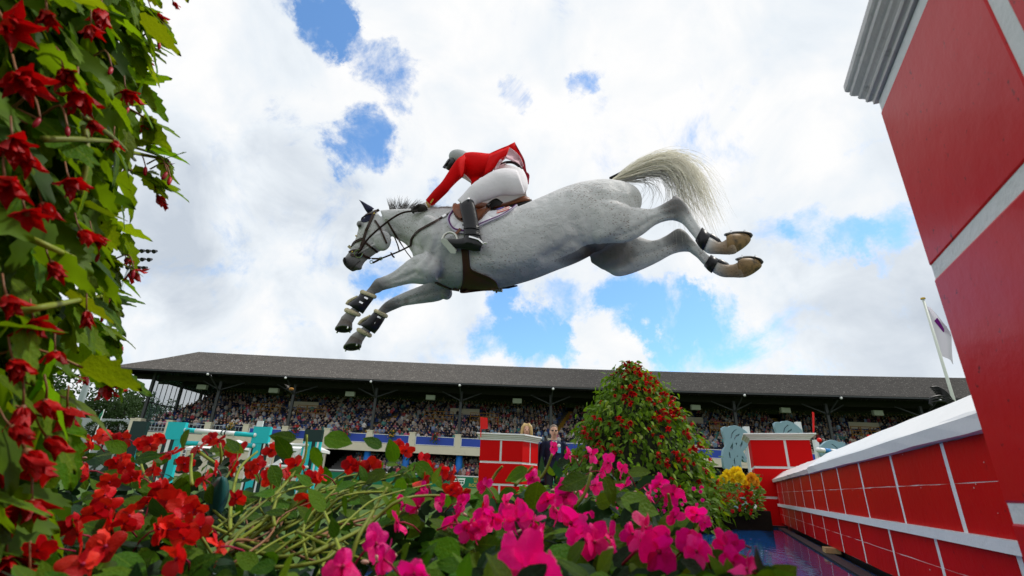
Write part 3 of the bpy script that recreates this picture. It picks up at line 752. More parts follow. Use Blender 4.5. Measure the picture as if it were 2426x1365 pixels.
m = MB(); wbox(m, tb - .07, tb + .07, DP - .07, DP + .03, ZW + .014, ZW + .05); o = m.build('timber_block', mat('raw_timber', (.45, .30, .14), .7, var=.25, vscale=20, stretch=(1, 8, 1)), label='small raw timber block wedged under the jump wall', cat='timber block')
# fallen petals floating on the water
FLP = mat('floating_petal', (.62, .10, .28), .5, obrand=.4)
rr = random.Random(12)
pm_ = MB().add([(-.5, -.4, 0), (.5, -.3, .05), (.6, .3, 0), (0, .55, .06), (-.55, .2, 0)], [(0, 1, 2, 3, 4)]).mesh('petal', FLP)
for i in range(26):
    t, p = rr.uniform(2.2, 7.6), rr.uniform(-.4, .62); s_ = rr.uniform(.008, .018); v = WP(t, p, ZW + .002)
    put('floating_petal', pm_, None, Matrix.Translation(v) @ Matrix.Rotation(rr.uniform(0, 6), 4, 'Z') @ Matrix.Diagonal((s_, s_, s_, 1)), 'tiny pink petal floating on the blue water tray', 'petal', 'petals floating on the water')

# ------------------------------------------------------------------ jump furniture behind
def cutout(name, outer, holes, depth, M, material, parent):
    cu = bpy.data.curves.new(name, 'CURVE'); cu.dimensions = '2D'; cu.fill_mode = 'BOTH'; cu.extrude = depth / 2; cu.bevel_depth = depth * .05
    for poly in [outer] + holes:
        s_ = cu.splines.new('POLY'); s_.points.add(len(poly) - 1); s_.use_cyclic_u = True
        for i, (x, y) in enumerate(poly): s_.points[i].co = (x, y, 0, 1)
    o = bpy.data.objects.new(name, cu); COL.objects.link(o); bpy.context.view_layer.update()
    me = bpy.data.meshes.new_from_object(o.evaluated_get(bpy.context.evaluated_depsgraph_get())); bpy.data.objects.remove(o); me.materials.clear(); me.materials.append(material)
    return put(name, me, parent, M)
WINGB = mat('grey_blue_wing_paint', (.22, .36, .42), .55, var=.08, vscale=5, bump=.1)
w_out = [(270, 290), (300, 275), (340, 280), (370, 265), (420, 258), (480, 275), (530, 310), (570, 350), (582, 390), (575, 430), (540, 470), (510, 505), (470, 545), (490, 570), (500, 655), (470, 650), (445, 610), (430, 680), (435, 790), (435, 1000), (262, 1000), (262, 740), (235, 720), (235, 600), (255, 530), (290, 490), (285, 400), (272, 345)]
w_hol = [[(345, 400), (370, 340), (410, 305), (460, 293), (415, 318), (385, 345), (358, 410)], [(385, 410), (410, 370), (465, 340), (455, 370), (420, 385), (395, 420)], [(440, 480), (485, 415), (480, 470), (445, 520)], [(515, 372), (555, 395), (540, 420), (525, 400)], [(330, 500), (370, 440), (365, 520), (332, 545)], [(398, 450), (420, 445), (415, 475), (398, 480)], [(305, 560), (318, 545), (330, 620), (305, 625)], [(350, 640), (372, 600), (368, 690), (352, 690)], [(390, 590), (412, 588), (400, 615)], [(322, 700), (338, 690), (352, 760), (325, 765)], [(405, 690), (415, 680), (413, 730), (403, 730)], [(440, 600), (465, 590), (480, 640)], [(310, 830), (322, 790), (335, 850), (330, 900), (312, 900)], [(375, 790), (388, 760), (385, 840), (372, 850)]]
def wing(px0, py0, Y, k, label, flip=1):
    # px0, py0: pixel of the shape's (420, 258); k: crop pixels per picture pixel
    o = PY(px0, py0, Y); s_ = Y / F / k * 1.04
    cv = lambda q: [((x - 420) * s_ * flip, -(y - 258) * s_) for x, y in q]
    t_ = thing('jump_wing', label, 'jump wing', (o.x, Y, 0), 'grey-blue carved jump wings')
    lim = o.z / s_ + 258
    out = [(x, min(y, lim) if y < 1000 else lim) for x, y in w_out]
    cutout('carved_board', cv(out), [cv(h) for h in w_hol], .09, basis(Vector((1, 0, 0)), Vector((0, 0, 1)), Vector((0, -1, 0)), Vector((o.x, Y, o.z))), WINGB, t_)
    x0 = o.x + flip * (cv([(590, 0)])[0][0] * flip); 
    px_ = o.x + cv([(575, 0)])[0][0]
    MB().box(px_ - .05, px_ + .05, Y + .02, Y + .12, 0, o.z - .0).build('post', WHITE, t_)
    return t_
wing(1739, 1009, 10.3, 5.25, 'grey-blue carved jump wing beside the far red pillar')
wing(1862, 998, 11.2, 5.25, 'grey-blue carved jump wing peeking above the far pillar cornice')
wing(1967, 1043, 12.4, 5.25, 'grey-blue carved jump wing right of the far pillar above the coping', -1)
# striped pole carried behind
def pole(a, b_, r, bands, label, name='jump_pole', grp='striped jump poles'):
    a = Vector(a); b_ = Vector(b_); t_ = thing(name, label, 'jump pole', a, grp)
    for (s0, s1, mt) in bands: MB().tube([a.lerp(b_, s0), a.lerp(b_, s1)], r, 12).build('pole_band', mt, t_, smooth=True)
    for q, s0 in ((a, 0), (b_, 1)): MB().ball(q, r * .98, 10, 6).build('end_cap', WHITE, t_, smooth=True)
    return t_
BLUB = mat('bright_blue_paint', (.03, .22, .55), .4); TURQ = mat('turquoise_paint', (.012, .50, .55), .5, var=.08, vscale=3, bump=.08, bscale=14); DGREEN = mat('dark_green_paint', (.006, .028, .026), .45)
pole(PY(1938, 1066, 11.8), PY(2060, 1078, 12.2), .055, [(0, .11, WHITE), (.11, .22, BLUB), (.22, .34, WHITE), (.34, .46, BLUB), (.46, .6, WHITE), (.6, .75, BLUB), (.75, 1, WHITE)], 'blue and white striped pole right of the far pillar')
# red marker flags
REDF = mat('red_flag_plastic', (.75, .008, .006), .5)
def rflag(x, y0, y1, Y, wpx, hpx, label, lean=0):
    a = PY(x + lean, y1, Y); b_ = PY(x, y0, Y); t_ = thing('marker_flag', label, 'marker flag', a, 'red marker flags')
    MB().tube([a, b_], .009, 8).build('stick', REDF, t_)
    c = PY(x, y0, Y); d_ = PY(x + wpx, y0 + 2, Y); e_ = PY(x + wpx + 1, y0 + hpx, Y); f_ = PY(x + 1, y0 + hpx + 1, Y)
    MB().add([c, d_, e_, f_] + [q + Vector((0, .012, 0)) for q in (c, d_, e_, f_)], [(0, 1, 2, 3), (7, 6, 5, 4), (0, 4, 5, 1), (1, 5, 6, 2), (2, 6, 7, 3), (3, 7, 4, 0)]).build('flag', REDF, t_)
rflag(1139, 988, 1036, 8.8, 16, 28, 'red marker flag on the left end of the central pillar')
rflag(1925, 976, 1032, 9.35, 4, 46, 'slim red marker flag seen edge-on above the far pillar', 3)
a = PY(1934, 1043, 9.3)
MB().ball(PY(1941, 1043, 9.1), .042, 10, 6).build('red_ball', REDF, label='small red ball on the corner of the far pillar cornice', cat='ball')
MB().box(PY(2057, 1035, 14).x, PY(2066, 1035, 14).x, 14, 14.05, PY(2060, 1046, 14).z, PY(2060, 1030, 14).z).build('red_card', REDF, label='small red number card above the white coping', cat='card')
GREENB = mat('green_banner', (.003, .17, .085), .5, var=.05); GOLD = mat('gold_print', (.55, .40, .06), .4)
# advertising boards along the arena edge
for i, (p0, p1) in enumerate(((760, 905), (908, 1066), (1068, 1225), (1228, 1400), (1402, 1560), (1600, 1760))):
    Y = 45.0; a = PY(p0, 1150, Y); b_ = PY(p1, 1150, Y); zb = ground_z(Y); ztp = PY(1100, 1130, Y).z
    t_ = thing('banner_board', ['green banner board behind the leggy stems', 'green banner board just left of the shield banner', 'green banner board with white shields and gold lettering', 'green banner board hidden right behind the central pillar', 'green banner board behind the flower tower', 'green banner board right of the flower tower'][i], 'banner', (a.x, Y, zb), 'green banner boards along the grandstand')
    MB().box(a.x, b_.x, Y, Y + .12, zb, ztp).build('board', GREENB, t_)
    if i == 2:
        for px in (1062 + 15, 1093):
            c = PY(px, 1143, Y); k = .32
            o = MB().prism([(c.x - k, c.z + .34), (c.x + k, c.z + .34), (c.x + k * .8, c.z - .1), (c.x, c.z - .36), (c.x - k * .8, c.z - .1)], 0, .02, Matrix(((1, 0, 0, 0), (0, 0, -1, Y - .01), (0, 1, 0, 0), (0, 0, 0, 1)))).build('shield', LWHITE, t_)
            MB().box(c.x - k * .7, c.x + k * .7, Y - .05, Y - .04, c.z + .12, c.z + .2).box(c.x - k * .6, c.x - .03, Y - .05, Y - .04, c.z - .12, c.z + .04).box(c.x + .03, c.x + k * .6, Y - .05, Y - .04, c.z - .12, c.z + .04).build('shield_print', GREENB, o)
        c = PY(1126, 1150.5, Y); text_at('ROLEX', .36, (c.x, Y - .012, c.z), (1, 0, 0), (0, 0, 1), GOLD, t_, extr=.003)
        cz = c.z + .42; cr_ = MB()
        for q in range(5):
            xx = c.x - .16 + q * .08; cr_.bar((c.x - .1 + q * .05, Y - .012, cz - .12), (xx, Y - .012, cz + .12 + (.05 if q == 2 else 0)), .02, .035, up=(0, 1, 0)); cr_.ball((xx, Y - .012, cz + .15 + (.05 if q == 2 else 0)), .03, 6, 4)
        cr_.box(c.x - .13, c.x + .13, Y - .02, Y - .004, cz - .17, cz - .10); cr_.build('crown_mark', GOLD, t_)
# turquoise fence on the left
def board(px0, px1, py0, py1, Y, tilt=0):
    pass
YT = 17.0
def turq(label, x, ytop, ybot, wpx, strips, Y=YT, lean=0, head=None):
    t_ = thing('jump_standard', label, 'jump standard', PY(x, ybot, Y), 'turquoise jump standards'); a = PY(x, ytop, Y); w = wpx / F * Y * 1.0; zb = ground_z(Y)
    c = Vector((a.x, Y, 0)); sh = Matrix(((1, 0, lean, c.x - lean * zb), (0, 1, 0, Y), (0, 0, 1, 0), (0, 0, 0, 1)))
    hz = a.z; hh = (head or 36) / F * Y
    MB().box(-w / 2, w / 2, 0, .16, hz - hh, hz, sh).build('head_block', TURQ, t_)
    ncol = strips; ww = w / len(ncol)
    for q, cc in enumerate(ncol):
        MB().box(-w / 2 + q * ww + .001, -w / 2 + (q + 1) * ww - .001, .01 + .006 * (q % 2), .15, zb, hz - hh - .002, sh).build('stripe_slat', {'t': TURQ, 'w': WHITE, 'k': DGREEN}[cc], t_)
    return t_
turq('turquoise jump standard with a wide blank head nearest the stand corner', 420, 1000, 1160, 40, 'kwktt', lean=.0, head=38)
turq('turquoise striped jump standard with a white card on top', 622, 1011, 1160, 38, 'wkttttkwk')
turq('turquoise and dark green jump standard left of the exit sign', 744, 1018, 1160, 40, 'twtttkktwt', head=26)
turq('dark green jump standard below the glazed stand end', 333, 998, 1160, 34, 'kkkkt', Y=20)
for o in [o for o in bpy.data.objects if o.name.startswith('head_block')][-2:]: o.data.materials[0] = DGREEN
a = PY(614, 1011, YT); MB().box(a.x - .1, a.x + .1, YT, YT + .05, a.z + .003, a.z + .19).build('white_card', WHITE, label='white number card on top of the striped turquoise standard', cat='card')
pole(PY(441, 1019, YT), PY(603, 1031, YT), .075, [(0, .14, TURQ), (.14, .52, WHITE), (.52, .54, DGREEN), (.54, .57, WHITE), (.57, .59, DGREEN), (.59, .72, WHITE), (.72, 1, TURQ)], 'upper turquoise and white pole between the two left standards', grp='turquoise and white poles')
pole(PY(440, 1050, YT), PY(600, 1056, YT), .075, [(0, .2, TURQ), (.2, .58, WHITE), (.58, .6, DGREEN), (.6, .64, WHITE), (.64, .66, DGREEN), (.66, .72, WHITE), (.72, 1, TURQ)], 'lower turquoise and white pole between the two left standards', grp='turquoise and white poles')
for i, (px, py) in enumerate(((640, 1052), (640, 1104))):
    pole(PY(638, py, YT), PY(728, py + 3, YT), .05, [(0, 1, WHITE)], ['upper white rail of the gate between turquoise standards', 'lower white rail of the gate between turquoise standards'][i], 'gate_rail', 'white gate rails')
gt = thing('white_gate', 'white cross-braced gate with dark centre panel between turquoise standards', 'gate', PY(685, 1110, YT))
for A, B2 in (((640, 1057), (665, 1076)), ((725, 1060), (700, 1078)), ((641, 1108), (666, 1092)), ((727, 1110), (700, 1096))):
    MB().bar(PY(A[0], A[1], YT + .1), PY(B2[0], B2[1], YT + .1), .12, .09, up=(0, 1, 0)).build('brace', WHITE, gt)
a, b_ = PY(647, 1100, YT + .2), PY(688, 1074, YT + .2); MB().box(a.x, b_.x, YT + .2, YT + .3, a.z, b_.z).build('centre_panel', DGREEN, gt)
# white parasols in front of the ground floor
for i, px in enumerate((566, 672, 505, 735)):
    Y = 50; a = PY(px, 1042 + i * 1.5, Y); t_ = thing('parasol', ['white pyramid parasol left of the striped turquoise standard', 'white pyramid parasol behind the white gate', 'white pyramid parasol behind the red flowers at left', 'white pyramid parasol just left of the gallery entrance'][i], 'parasol', (a.x, Y, ground_z(Y)), 'white parasols before the grandstand')
    q = 1.55; z = a.z; MB().add([(a.x - q, Y - q, z - .75), (a.x + q, Y - q, z - .75), (a.x + q, Y + q, z - .75), (a.x - q, Y + q, z - .75), (a.x, Y, z)] + [(a.x + sx * q, Y + sy * q, z - 1.0) for sx, sy in ((-1, -1), (1, -1), (1, 1), (-1, 1))], [(0, 1, 4), (1, 2, 4), (2, 3, 4), (3, 0, 4), (5, 6, 1, 0), (6, 7, 2, 1), (7, 8, 3, 2), (8, 5, 0, 3)]).build('canopy', WHITE, t_)
    MB().tube([(a.x, Y, ground_z(Y)), (a.x, Y, z - .05)], .04, 8).build('pole', GALV, t_)
# floodlight mast far left
YM = 85; a = PY(225, 880, YM); b_ = PY(322, 592, YM)
ms = thing('floodlight_mast', 'tall grey floodlight mast with a bank of lamps behind the begonia', 'floodlight', (b_.x, YM, ground_z(YM)))
MB().tube([(b_.x, YM, 0), (b_.x, YM, b_.z * .5), (b_.x, YM, b_.z)], [.55, .42, .28], 12).build('mast', mat('mast_grey', (.45, .52, .56), .5, var=.08), ms, smooth=True)
for r_ in range(3):
    zz = b_.z - .3 - r_ * 1.75; wx = [2.3, 1.9, 1.55][r_]; xo = 1.9
    MB().bar((b_.x + xo - wx, YM - .3, zz), (b_.x + xo + wx, YM - .3, zz), .12, .12).build('crossarm', STEEL, ms)
    for q in range(5 - (r_ > 0)):
        xx = b_.x + xo - wx + 2 * wx * q / (4 - (r_ > 0)); MB().tube([(xx, YM - .2, zz + .1), (xx, YM - .9, zz - .35)], [.22, .42], 10).build('lamp_head', BLACK, ms)
# flagpole with white flag at the right
YF = 16.0; a = PY(2187, 709, YF); zb_ = 0
fx = a.x; fl = thing('flagpole', 'white flagpole with gold cap leaning beside the red pillar', 'flagpole', (fx, YF, 0))
MB().tube([(fx, YF, 0), (fx, YF, a.z)], [.06, .04], 12).build('pole', mat('pole_white', (.62, .66, .60), .4), fl, smooth=True)
MB().tube([(fx, YF, a.z), (fx, YF, a.z + .05)], [.075, .07], 12).build('gold_cap', mat('gold_cap', (.5, .33, .04), .35, metal=.8), fl)
FLAGM = mat('white_flag_cloth', (.72, .68, .78), .8, trans=.4); PURP = mat('purple_print', (.16, .004, .19), .7, trans=.2)
mfl = MB(); nu, nv = 10, 16
def fpt(u, v):
    sw = .55 * (1 - abs(v - .55) * .9) if v > .2 else .55 * v / .2 * .6 + .05
    w = u * min(.62, .04 + v * 1.2 if v < .45 else .58 - (v - .45) * .35); return Vector((fx + .06 + w, YF + .10 * math.sin(u * 5 + v * 3) * u, a.z - .12 - v * 1.95 - u * .25))
for i in range(nu + 1):
    for j in range(nv + 1): mfl.v.append(tuple(fpt(i / nu, j / nv)))
for i in range(nu):
    for j in range(nv): k = i * (nv + 1) + j; mfl.f.append((k, k + 1, k + nv + 2, k + nv + 1)); mfl.m.append(0)
fo = mfl.build('flag', FLAGM, fl, smooth=True)
em = MB(); pts = [fpt(u, v) + Vector((0, -.012, 0)) for u, v in ((.25, .32), (.62, .22), (.95, .34), (.85, .52), (.45, .5))]; em.add(pts, [(0, 1, 2, 3, 4)]); em.build('emblem', PURP, fo)
# black cable bundle hanging on the stand near the flagpole
cb = thing('cable_bundle', 'bundle of black cables bunched at the foot of the flagpole', 'cables', PY(2262, 955, 15.5))
for i in range(7):
    pts = [PY(2205 + i * 3, 918 + i * 4, 15.5 + i * .02), PY(2222 + i * 2, 917 + i * 3.4, 15.5), PY(2240, 928 + i * 4, 15.4), PY(2256, 948 + i * 3, 15.5), PY(2275, 985 + i * 3, 15.6)]
    MB().tube([Vector(q) for q in catmull(pts, 4)], .028, 6).build('cable', BLACK, cb, smooth=True)
for i in range(3):
    pts = [PY(2260 - i * 2, 950 + i * 3, 15.45), PY(2230, 938 + i * 6, 15.4), PY(2204, 944 + i * 5, 15.4), PY(2208, 956 + i * 3, 15.4)]
    MB().tube([Vector(q) for q in catmull(pts, 4)], .03, 6).build('cable', BLACK, cb, smooth=True)
# ------------------------------------------------------------------ horse
HYAW = R(12)
HF = Vector((-math.cos(HYAW), math.sin(HYAW), 0))        # the way the horse goes
HW = Vector((-math.sin(HYAW), -math.cos(HYAW), 0))       # its near (left) side, towards the camera
H0 = P(1260, 560, 3.6)
def HP(x, y, off=0.0):
    r = ray(x, y); k = ((H0 - EYE).dot(HW) + off) / r.dot(HW); return EYE + r * k
def sec(x1, y1, x2, y2, off=0.0, ratio=1.0, n=16):
    mx_, my_ = (x1 + x2) / 2, (y1 + y2) / 2; c = HP(mx_, my_, off); d = depth_of(c)
    a = (P(x1, y1, d) - P(x2, y2, d)) / 2; v = ray(mx_, my_).normalized() * a.length * ratio
    return [c + a * math.cos(2 * math.pi * i / n) + v * math.sin(2 * math.pi * i / n) for i in range(n)]
def loft(m, secs, sub=3, n=24, off=0.0, ratio=1.0, mi=0):
    S = [tuple(s) + (off,) * (len(s) < 5) + (ratio,) * (len(s) < 6) for s in secs]
    S = [s if len(s) == 6 else (s[0], s[1], s[2], s[3], s[4], ratio) for s in S]
    rs = [sec(*q, n=n) for q in catmull(S, sub)]
    a, b_ = rs[0], rs[-1]
    ca = sum((Vector(p) for p in a), Vector()) / n; cb_ = sum((Vector(p) for p in b_), Vector()) / n
    rs = [[ca.lerp(p, .5) - (Vector(rs[1][0]) - Vector(rs[0][0])) * 0 for p in a]] + rs + [[cb_.lerp(p, .5) for p in b_]]
    m.rings(rs, True, mi)
def blob(m, x, y, rx, ry, off, rz=None, ang=0):
    c = HP(x, y, off); d = depth_of(c); k = d / F; rz = rz if rz is not None else min(rx, ry) * k
    ca, sa = math.cos(R(ang)), math.sin(R(ang)); X = RT * ca - UP * sa; Y_ = RT * sa + UP * ca; v = ray(x, y).normalized()
    m.ball(c, (rx * k, ry * k, rz), 24, 14, Matrix(((X.x, Y_.x, v.x), (X.y, Y_.y, v.y), (X.z, Y_.z, v.z))))
def remesh(m, voxel, smooth=3, name='tmp', fac=.5):
    me = m.mesh(name, []) if False else bpy.data.meshes.new(name)
    me.from_pydata(m.v, [], m.f); me.update()
    bm = bmesh.new(); bm.from_mesh(me); bmesh.ops.recalc_face_normals(bm, faces=bm.faces); bm.to_mesh(me); bm.free()
    o = bpy.data.objects.new(name, me); COL.objects.link(o)
    r_ = o.modifiers.new('r', 'REMESH'); r_.mode = 'VOXEL'; r_.voxel_size = voxel; r_.use_smooth_shade = True
    s_ = o.modifiers.new('s', 'SMOOTH'); s_.factor = fac; s_.iterations = smooth
    bpy.context.view_layer.update()
    out = bpy.data.meshes.new_from_object(o.evaluated_get(bpy.context.evaluated_depsgraph_get())); bpy.data.objects.remove(o); out.name = name
    out.polygons.foreach_set('use_smooth', [True] * len(out.polygons)); return out
hb = MB()
loft(hb, [(900, 498, 928, 560, 0, .55), (930, 496, 942, 568, 0, .55), (965, 495, 962, 580, 0, .6), (1000, 495, 978, 603, 0, .65), (1040, 494, 992, 634, 0, .78)], 4)     # neck
loft(hb, [(1000, 505, 978, 605, 0, .75), (1040, 494, 994, 642, 0, .85), (1085, 495, 1046, 679, 0, .92), (1150, 498, 1118, 688, 0, .95), (1212, 494, 1188, 682, 0, .97), (1272, 471, 1258, 664, 0, .98), (1330, 447, 1318, 641, 0, .95), (1385, 430, 1372, 620, 0, .9), (1440, 425, 1432, 588, 0, 1.0), (1485, 433, 1490, 560, 0, 1.1), (1508, 452, 1512, 520, 0, 1.2)], 5, 44)   # trunk
blob(hb, 1440, 505, 72, 66, .09, .13, 20); blob(hb, 1435, 520, 70, 60, -.10, .13, 20)      # haunches
blob(hb, 1478, 475, 42, 42, .07, .12); blob(hb, 1478, 480, 42, 42, -.08, .12)
blob(hb, 1035, 580, 38, 75, .17, .08, -25); blob(hb, 1040, 600, 38, 70, -.18, .08, -25)      # shoulders
blob(hb, 1010, 632, 36, 28, .17, .08, 20)
# near hind
loft(hb, [(1392, 462, 1385, 560, .14, .6), (1430, 470, 1420, 576, .16, .6), (1475, 482, 1458, 576, .17, .55), (1516, 494, 1490, 571, .17, .55), (1540, 496, 1522, 556, .17, .55), (1566, 487, 1552, 533, .17, .6), (1597, 469, 1586, 522, .17, .6), (1616, 472, 1606, 526, .17, .65), (1634, 498, 1620, 534, .17, .7), (1648, 522, 1636, 553, .17, .8), (1660, 540, 1648, 568, .17, .8), (1676, 556, 1660, 586, .17, .85), (1692, 566, 1676, 601, .17, .9), (1708, 574, 1700, 603, .17, .85), (1724, 564, 1722, 604, .17, .85), (1736, 560, 1742, 602, .17, .85), (1744, 560, 1752, 590, .17, .8)], 3)
blob(hb, 1602, 476, 10, 14, .17, .025, -20)
# far hind
loft(hb, [(1390, 530, 1400, 622, -.14, .6), (1425, 540, 1440, 645, -.16, .6), (1465, 552, 1468, 655, -.17, .6), (1510, 560, 1512, 643, -.17, .55), (1546, 570, 1558, 622, -.17, .6), (1578, 558, 1590, 604, -.17, .6), (1605, 541, 1616, 597, -.17, .62), (1624, 548, 1634, 598, -.17, .65), (1642, 569, 1636, 600, -.17, .75), (1660, 586, 1652, 612, -.17, .8), (1680, 606, 1668, 629, -.17, .85), (1702, 620, 1690, 647, -.17, .9), (1720, 626, 1712, 657, -.17, .9), (1738, 626, 1738, 658, -.17, .85), (1752, 619, 1762, 658, -.17, .85), (1764, 618, 1774, 650, -.17, .8)], 3)
# near fore
loft(hb, [(1010, 596, 1040, 668, .15, .7), (985, 606, 1008, 672, .16, .62), (957, 625, 972, 673, .16, .6), (929, 646, 934, 681, .16, .62), (905, 657, 912, 686, .16, .7), (890, 662, 902, 692, .16, .8), (877, 678, 889, 697, .16, .8), (862, 695, 876, 708, .16, .85), (846, 716, 859, 729, .16, .9), (832, 730, 848, 745, .16, .95), (820, 740, 840, 757, .16, .95), (809, 750, 836, 765, .16, .95), (805, 756, 834, 768, .16, .95)], 3)
# far fore
loft(hb, [(1020, 640, 1070, 690, -.15, .7), (1008, 670, 1045, 712, -.16, .62), (975, 685, 993, 720, -.16, .62), (945, 698, 957, 725, -.16, .66), (925, 708, 935, 734, -.16, .8), (909, 719, 922, 740, -.16, .8), (893, 737, 906, 749, -.16, .85), (876, 757, 889, 769, -.16, .9), (860, 774, 876, 790, -.16, .95), (846, 784, 866, 799, -.16, .95), (834, 792, 861, 808, -.16, .95), (829, 798, 858, 812, -.16, .95)], 3)
blob(hb, 1058, 695, 14, 16, -.16, .05)
# head
loft(hb, [(888, 497, 926, 545, 0, .55), (872, 505, 924, 564, 0, .55), (856, 524, 920, 583, 0, .50), (848, 545, 908, 592, 0, .46), (842, 566, 893, 600, 0, .46), (833, 585, 877, 611, 0, .52), (824, 600, 864, 622, 0, .60), (815, 613, 858, 632, 0, .66), (813, 624, 848, 639, 0, .66), (820, 634, 836, 645, 0, .6)], 4)
blob(hb, 905, 570, 22, 24, .055, .035); blob(hb, 905, 572, 22, 24, -.055, .035)      # cheeks
blob(hb, 852, 531, 8, 9, .075, .025); blob(hb, 852, 531, 8, 9, -.075, .025)          # brow over the eyes
blob(hb, 818, 617, 7, 9, .045, .02); blob(hb, 818, 617, 7, 9, -.045, .02)            # nostril flares
blob(hb, 846, 632, 13, 8, 0, .04, 20)
blob(hb, 872, 588, 30, 3.5, .062, .012, -30)
blob(hb, 1372, 604, 34, 9, .0, .03, -12)                                               # sheath
hme = remesh(hb, .0085, 9, 'body')
co = np.empty(len(hme.vertices) * 3); hme.vertices.foreach_get('co', co); co = co.reshape(-1, 3)
_e = np.array(EYE); _q = co - _e; dd = _q @ np.array(FW); PX = CX + F * (_q @ np.array(RT)) / dd; PYX = CY - F * (_q @ np.array(UP)) / dd
off_ = _q @ np.array(HW) - (H0 - EYE).dot(HW)
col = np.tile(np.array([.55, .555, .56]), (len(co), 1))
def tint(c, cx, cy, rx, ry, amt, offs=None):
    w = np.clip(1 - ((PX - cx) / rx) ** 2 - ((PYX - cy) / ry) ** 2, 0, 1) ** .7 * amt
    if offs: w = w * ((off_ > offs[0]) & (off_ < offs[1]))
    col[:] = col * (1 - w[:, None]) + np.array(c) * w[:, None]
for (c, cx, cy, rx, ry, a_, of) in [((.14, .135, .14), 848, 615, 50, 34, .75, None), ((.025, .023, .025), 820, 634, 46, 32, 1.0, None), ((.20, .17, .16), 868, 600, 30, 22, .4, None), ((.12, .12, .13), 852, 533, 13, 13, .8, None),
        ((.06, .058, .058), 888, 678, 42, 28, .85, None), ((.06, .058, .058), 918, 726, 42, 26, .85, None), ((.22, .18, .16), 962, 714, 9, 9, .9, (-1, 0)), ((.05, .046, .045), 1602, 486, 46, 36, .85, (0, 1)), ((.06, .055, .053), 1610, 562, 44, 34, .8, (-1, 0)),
        ((.27, .18, .10), 1722, 590, 46, 40, .95, None), ((.27, .18, .10), 1742, 640, 46, 40, .95, None), ((.14, .125, .11), 824, 760, 26, 26, .9, None), ((.14, .125, .11), 846, 804, 26, 24, .9, None), ((.05, .038, .034), 1408, 602, 105, 44, 1.0, (-.20, .11)), ((.10, .08, .075), 1440, 600, 70, 40, .8, (-.17, -.02)), ((.34, .32, .32), 1440, 600, 90, 60, .45, (-1, -.02)), ((.42, .42, .43), 985, 690, 100, 40, .4, (-1, 0)),  # crotch and inner thighs: dark skin, plus shade painted between the legs
        ((.40, .40, .41), 925, 650, 70, 30, .35, None), ((.56, .56, .55), 1450, 470, 110, 60, .5, None), ((.20, .205, .23), 1230, 690, 190, 72, .75, None), ((.24, .24, .26), 1060, 695, 80, 60, .6, None), ((.30, .31, .34), 1062, 600, 22, 60, .5, (0, 1)), ((.33, .34, .37), 1330, 590, 60, 24, .5, (0, 1)), ((.42, .42, .43), 960, 525, 60, 40, .25, None), ((.38, .37, .38), 900, 545, 20, 20, .35, None), ((.08, .08, .09), 936, 574, 6, 4, .6, None)]:  # belly, shoulder and flank tints paint underside and muscle shade into the coat
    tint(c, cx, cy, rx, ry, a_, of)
# muscle grooves and ridges, pressed into the near side (and legs)
nrm = np.empty(len(hme.vertices) * 3); hme.vertices.foreach_get('normal', nrm); nrm = nrm.reshape(-1, 3); disp = np.zeros(len(co))
def groove(pts, depth, sig, ridge=.5, offs=(-.02, 1)):
    q = np.array(catmull(pts, 6)); d2 = np.full(len(co), 1e9)
    for i in range(len(q) - 1):
        a, b_ = q[i], q[i + 1]; ab = b_ - a; t_ = np.clip(((PX - a[0]) * ab[0] + (PYX - a[1]) * ab[1]) / max(1e-9, (ab @ ab)), 0, 1); d2 = np.minimum(d2, (PX - a[0] - t_ * ab[0]) ** 2 + (PYX - a[1] - t_ * ab[1]) ** 2)
    w = (off_ > offs[0]) & (off_ < offs[1]) & (nrm @ -np.array(FW) > -.1); disp[w] += 1.45 * (-depth * np.exp(-d2 / (2 * sig * sig)) + ridge * depth * np.exp(-d2 / (2 * (2.6 * sig) ** 2)))[w]
for g_ in (([(1078, 545), (1068, 590), (1050, 640), (1025, 668)], .012, 8), ([(1000, 520), (1010, 560), (1002, 600), (985, 625)], .010, 7), ([(1040, 560), (1030, 600), (1012, 630)], .007, 6), ([(940, 562), (965, 572), (995, 590)], .007, 5), ([(1290, 610), (1325, 590), (1350, 570), (1372, 578), (1400, 592)], .014, 8), ([(1345, 470), (1352, 520), (1375, 560)], .010, 9), ([(1500, 470), (1492, 520), (1465, 560), (1435, 575)], .010, 8), ([(1475, 560), (1520, 535), (1560, 512), (1592, 505)], .007, 5), ([(1540, 503), (1575, 494), (1600, 482)], .006, 4), ([(1620, 500), (1640, 530), (1655, 555)], .005, 3.5), ([(985, 645), (950, 660), (912, 672)], .007, 4), ([(960, 630), (930, 655), (905, 664)], .005, 3.5), ([(1000, 665), (960, 672), (925, 676)], .004, 3), ([(890, 672), (898, 680), (905, 690)], .004, 3), ([(1130, 640), (1200, 650), (1270, 630), (1320, 605)], .008, 9), ([(1100, 560), (1110, 620), (1105, 660)], .006, 8), ([(1400, 450), (1430, 490), (1420, 540)], .006, 10), ([(1455, 440), (1475, 470), (1485, 505)], .005, 8), ([(868, 548), (885, 575), (900, 590)], .005, 4), ([(850, 575), (862, 590), (872, 602)], .004, 3), ([(925, 530), (940, 545), (950, 562)], .006, 5), ([(955, 510), (1000, 530), (1045, 540)], .005, 8)): groove(*g_)
for g_ in (([(1040, 690), (990, 703), (945, 716)], .006, 4, .5, (-1, 0)), ([(1500, 610), (1550, 596), (1600, 575)], .007, 5, .5, (-1, 0)), ([(1635, 575), (1655, 595), (1672, 612)], .005, 3, .5, (-1, 0)), ([(1440, 640), (1480, 615), (1500, 580)], .008, 7, .5, (-1, 0))): groove(*g_)
co += nrm * disp[:, None]; hme.vertices.foreach_set('co', co.ravel()); hme.update()
set_point_colors(hme, col)
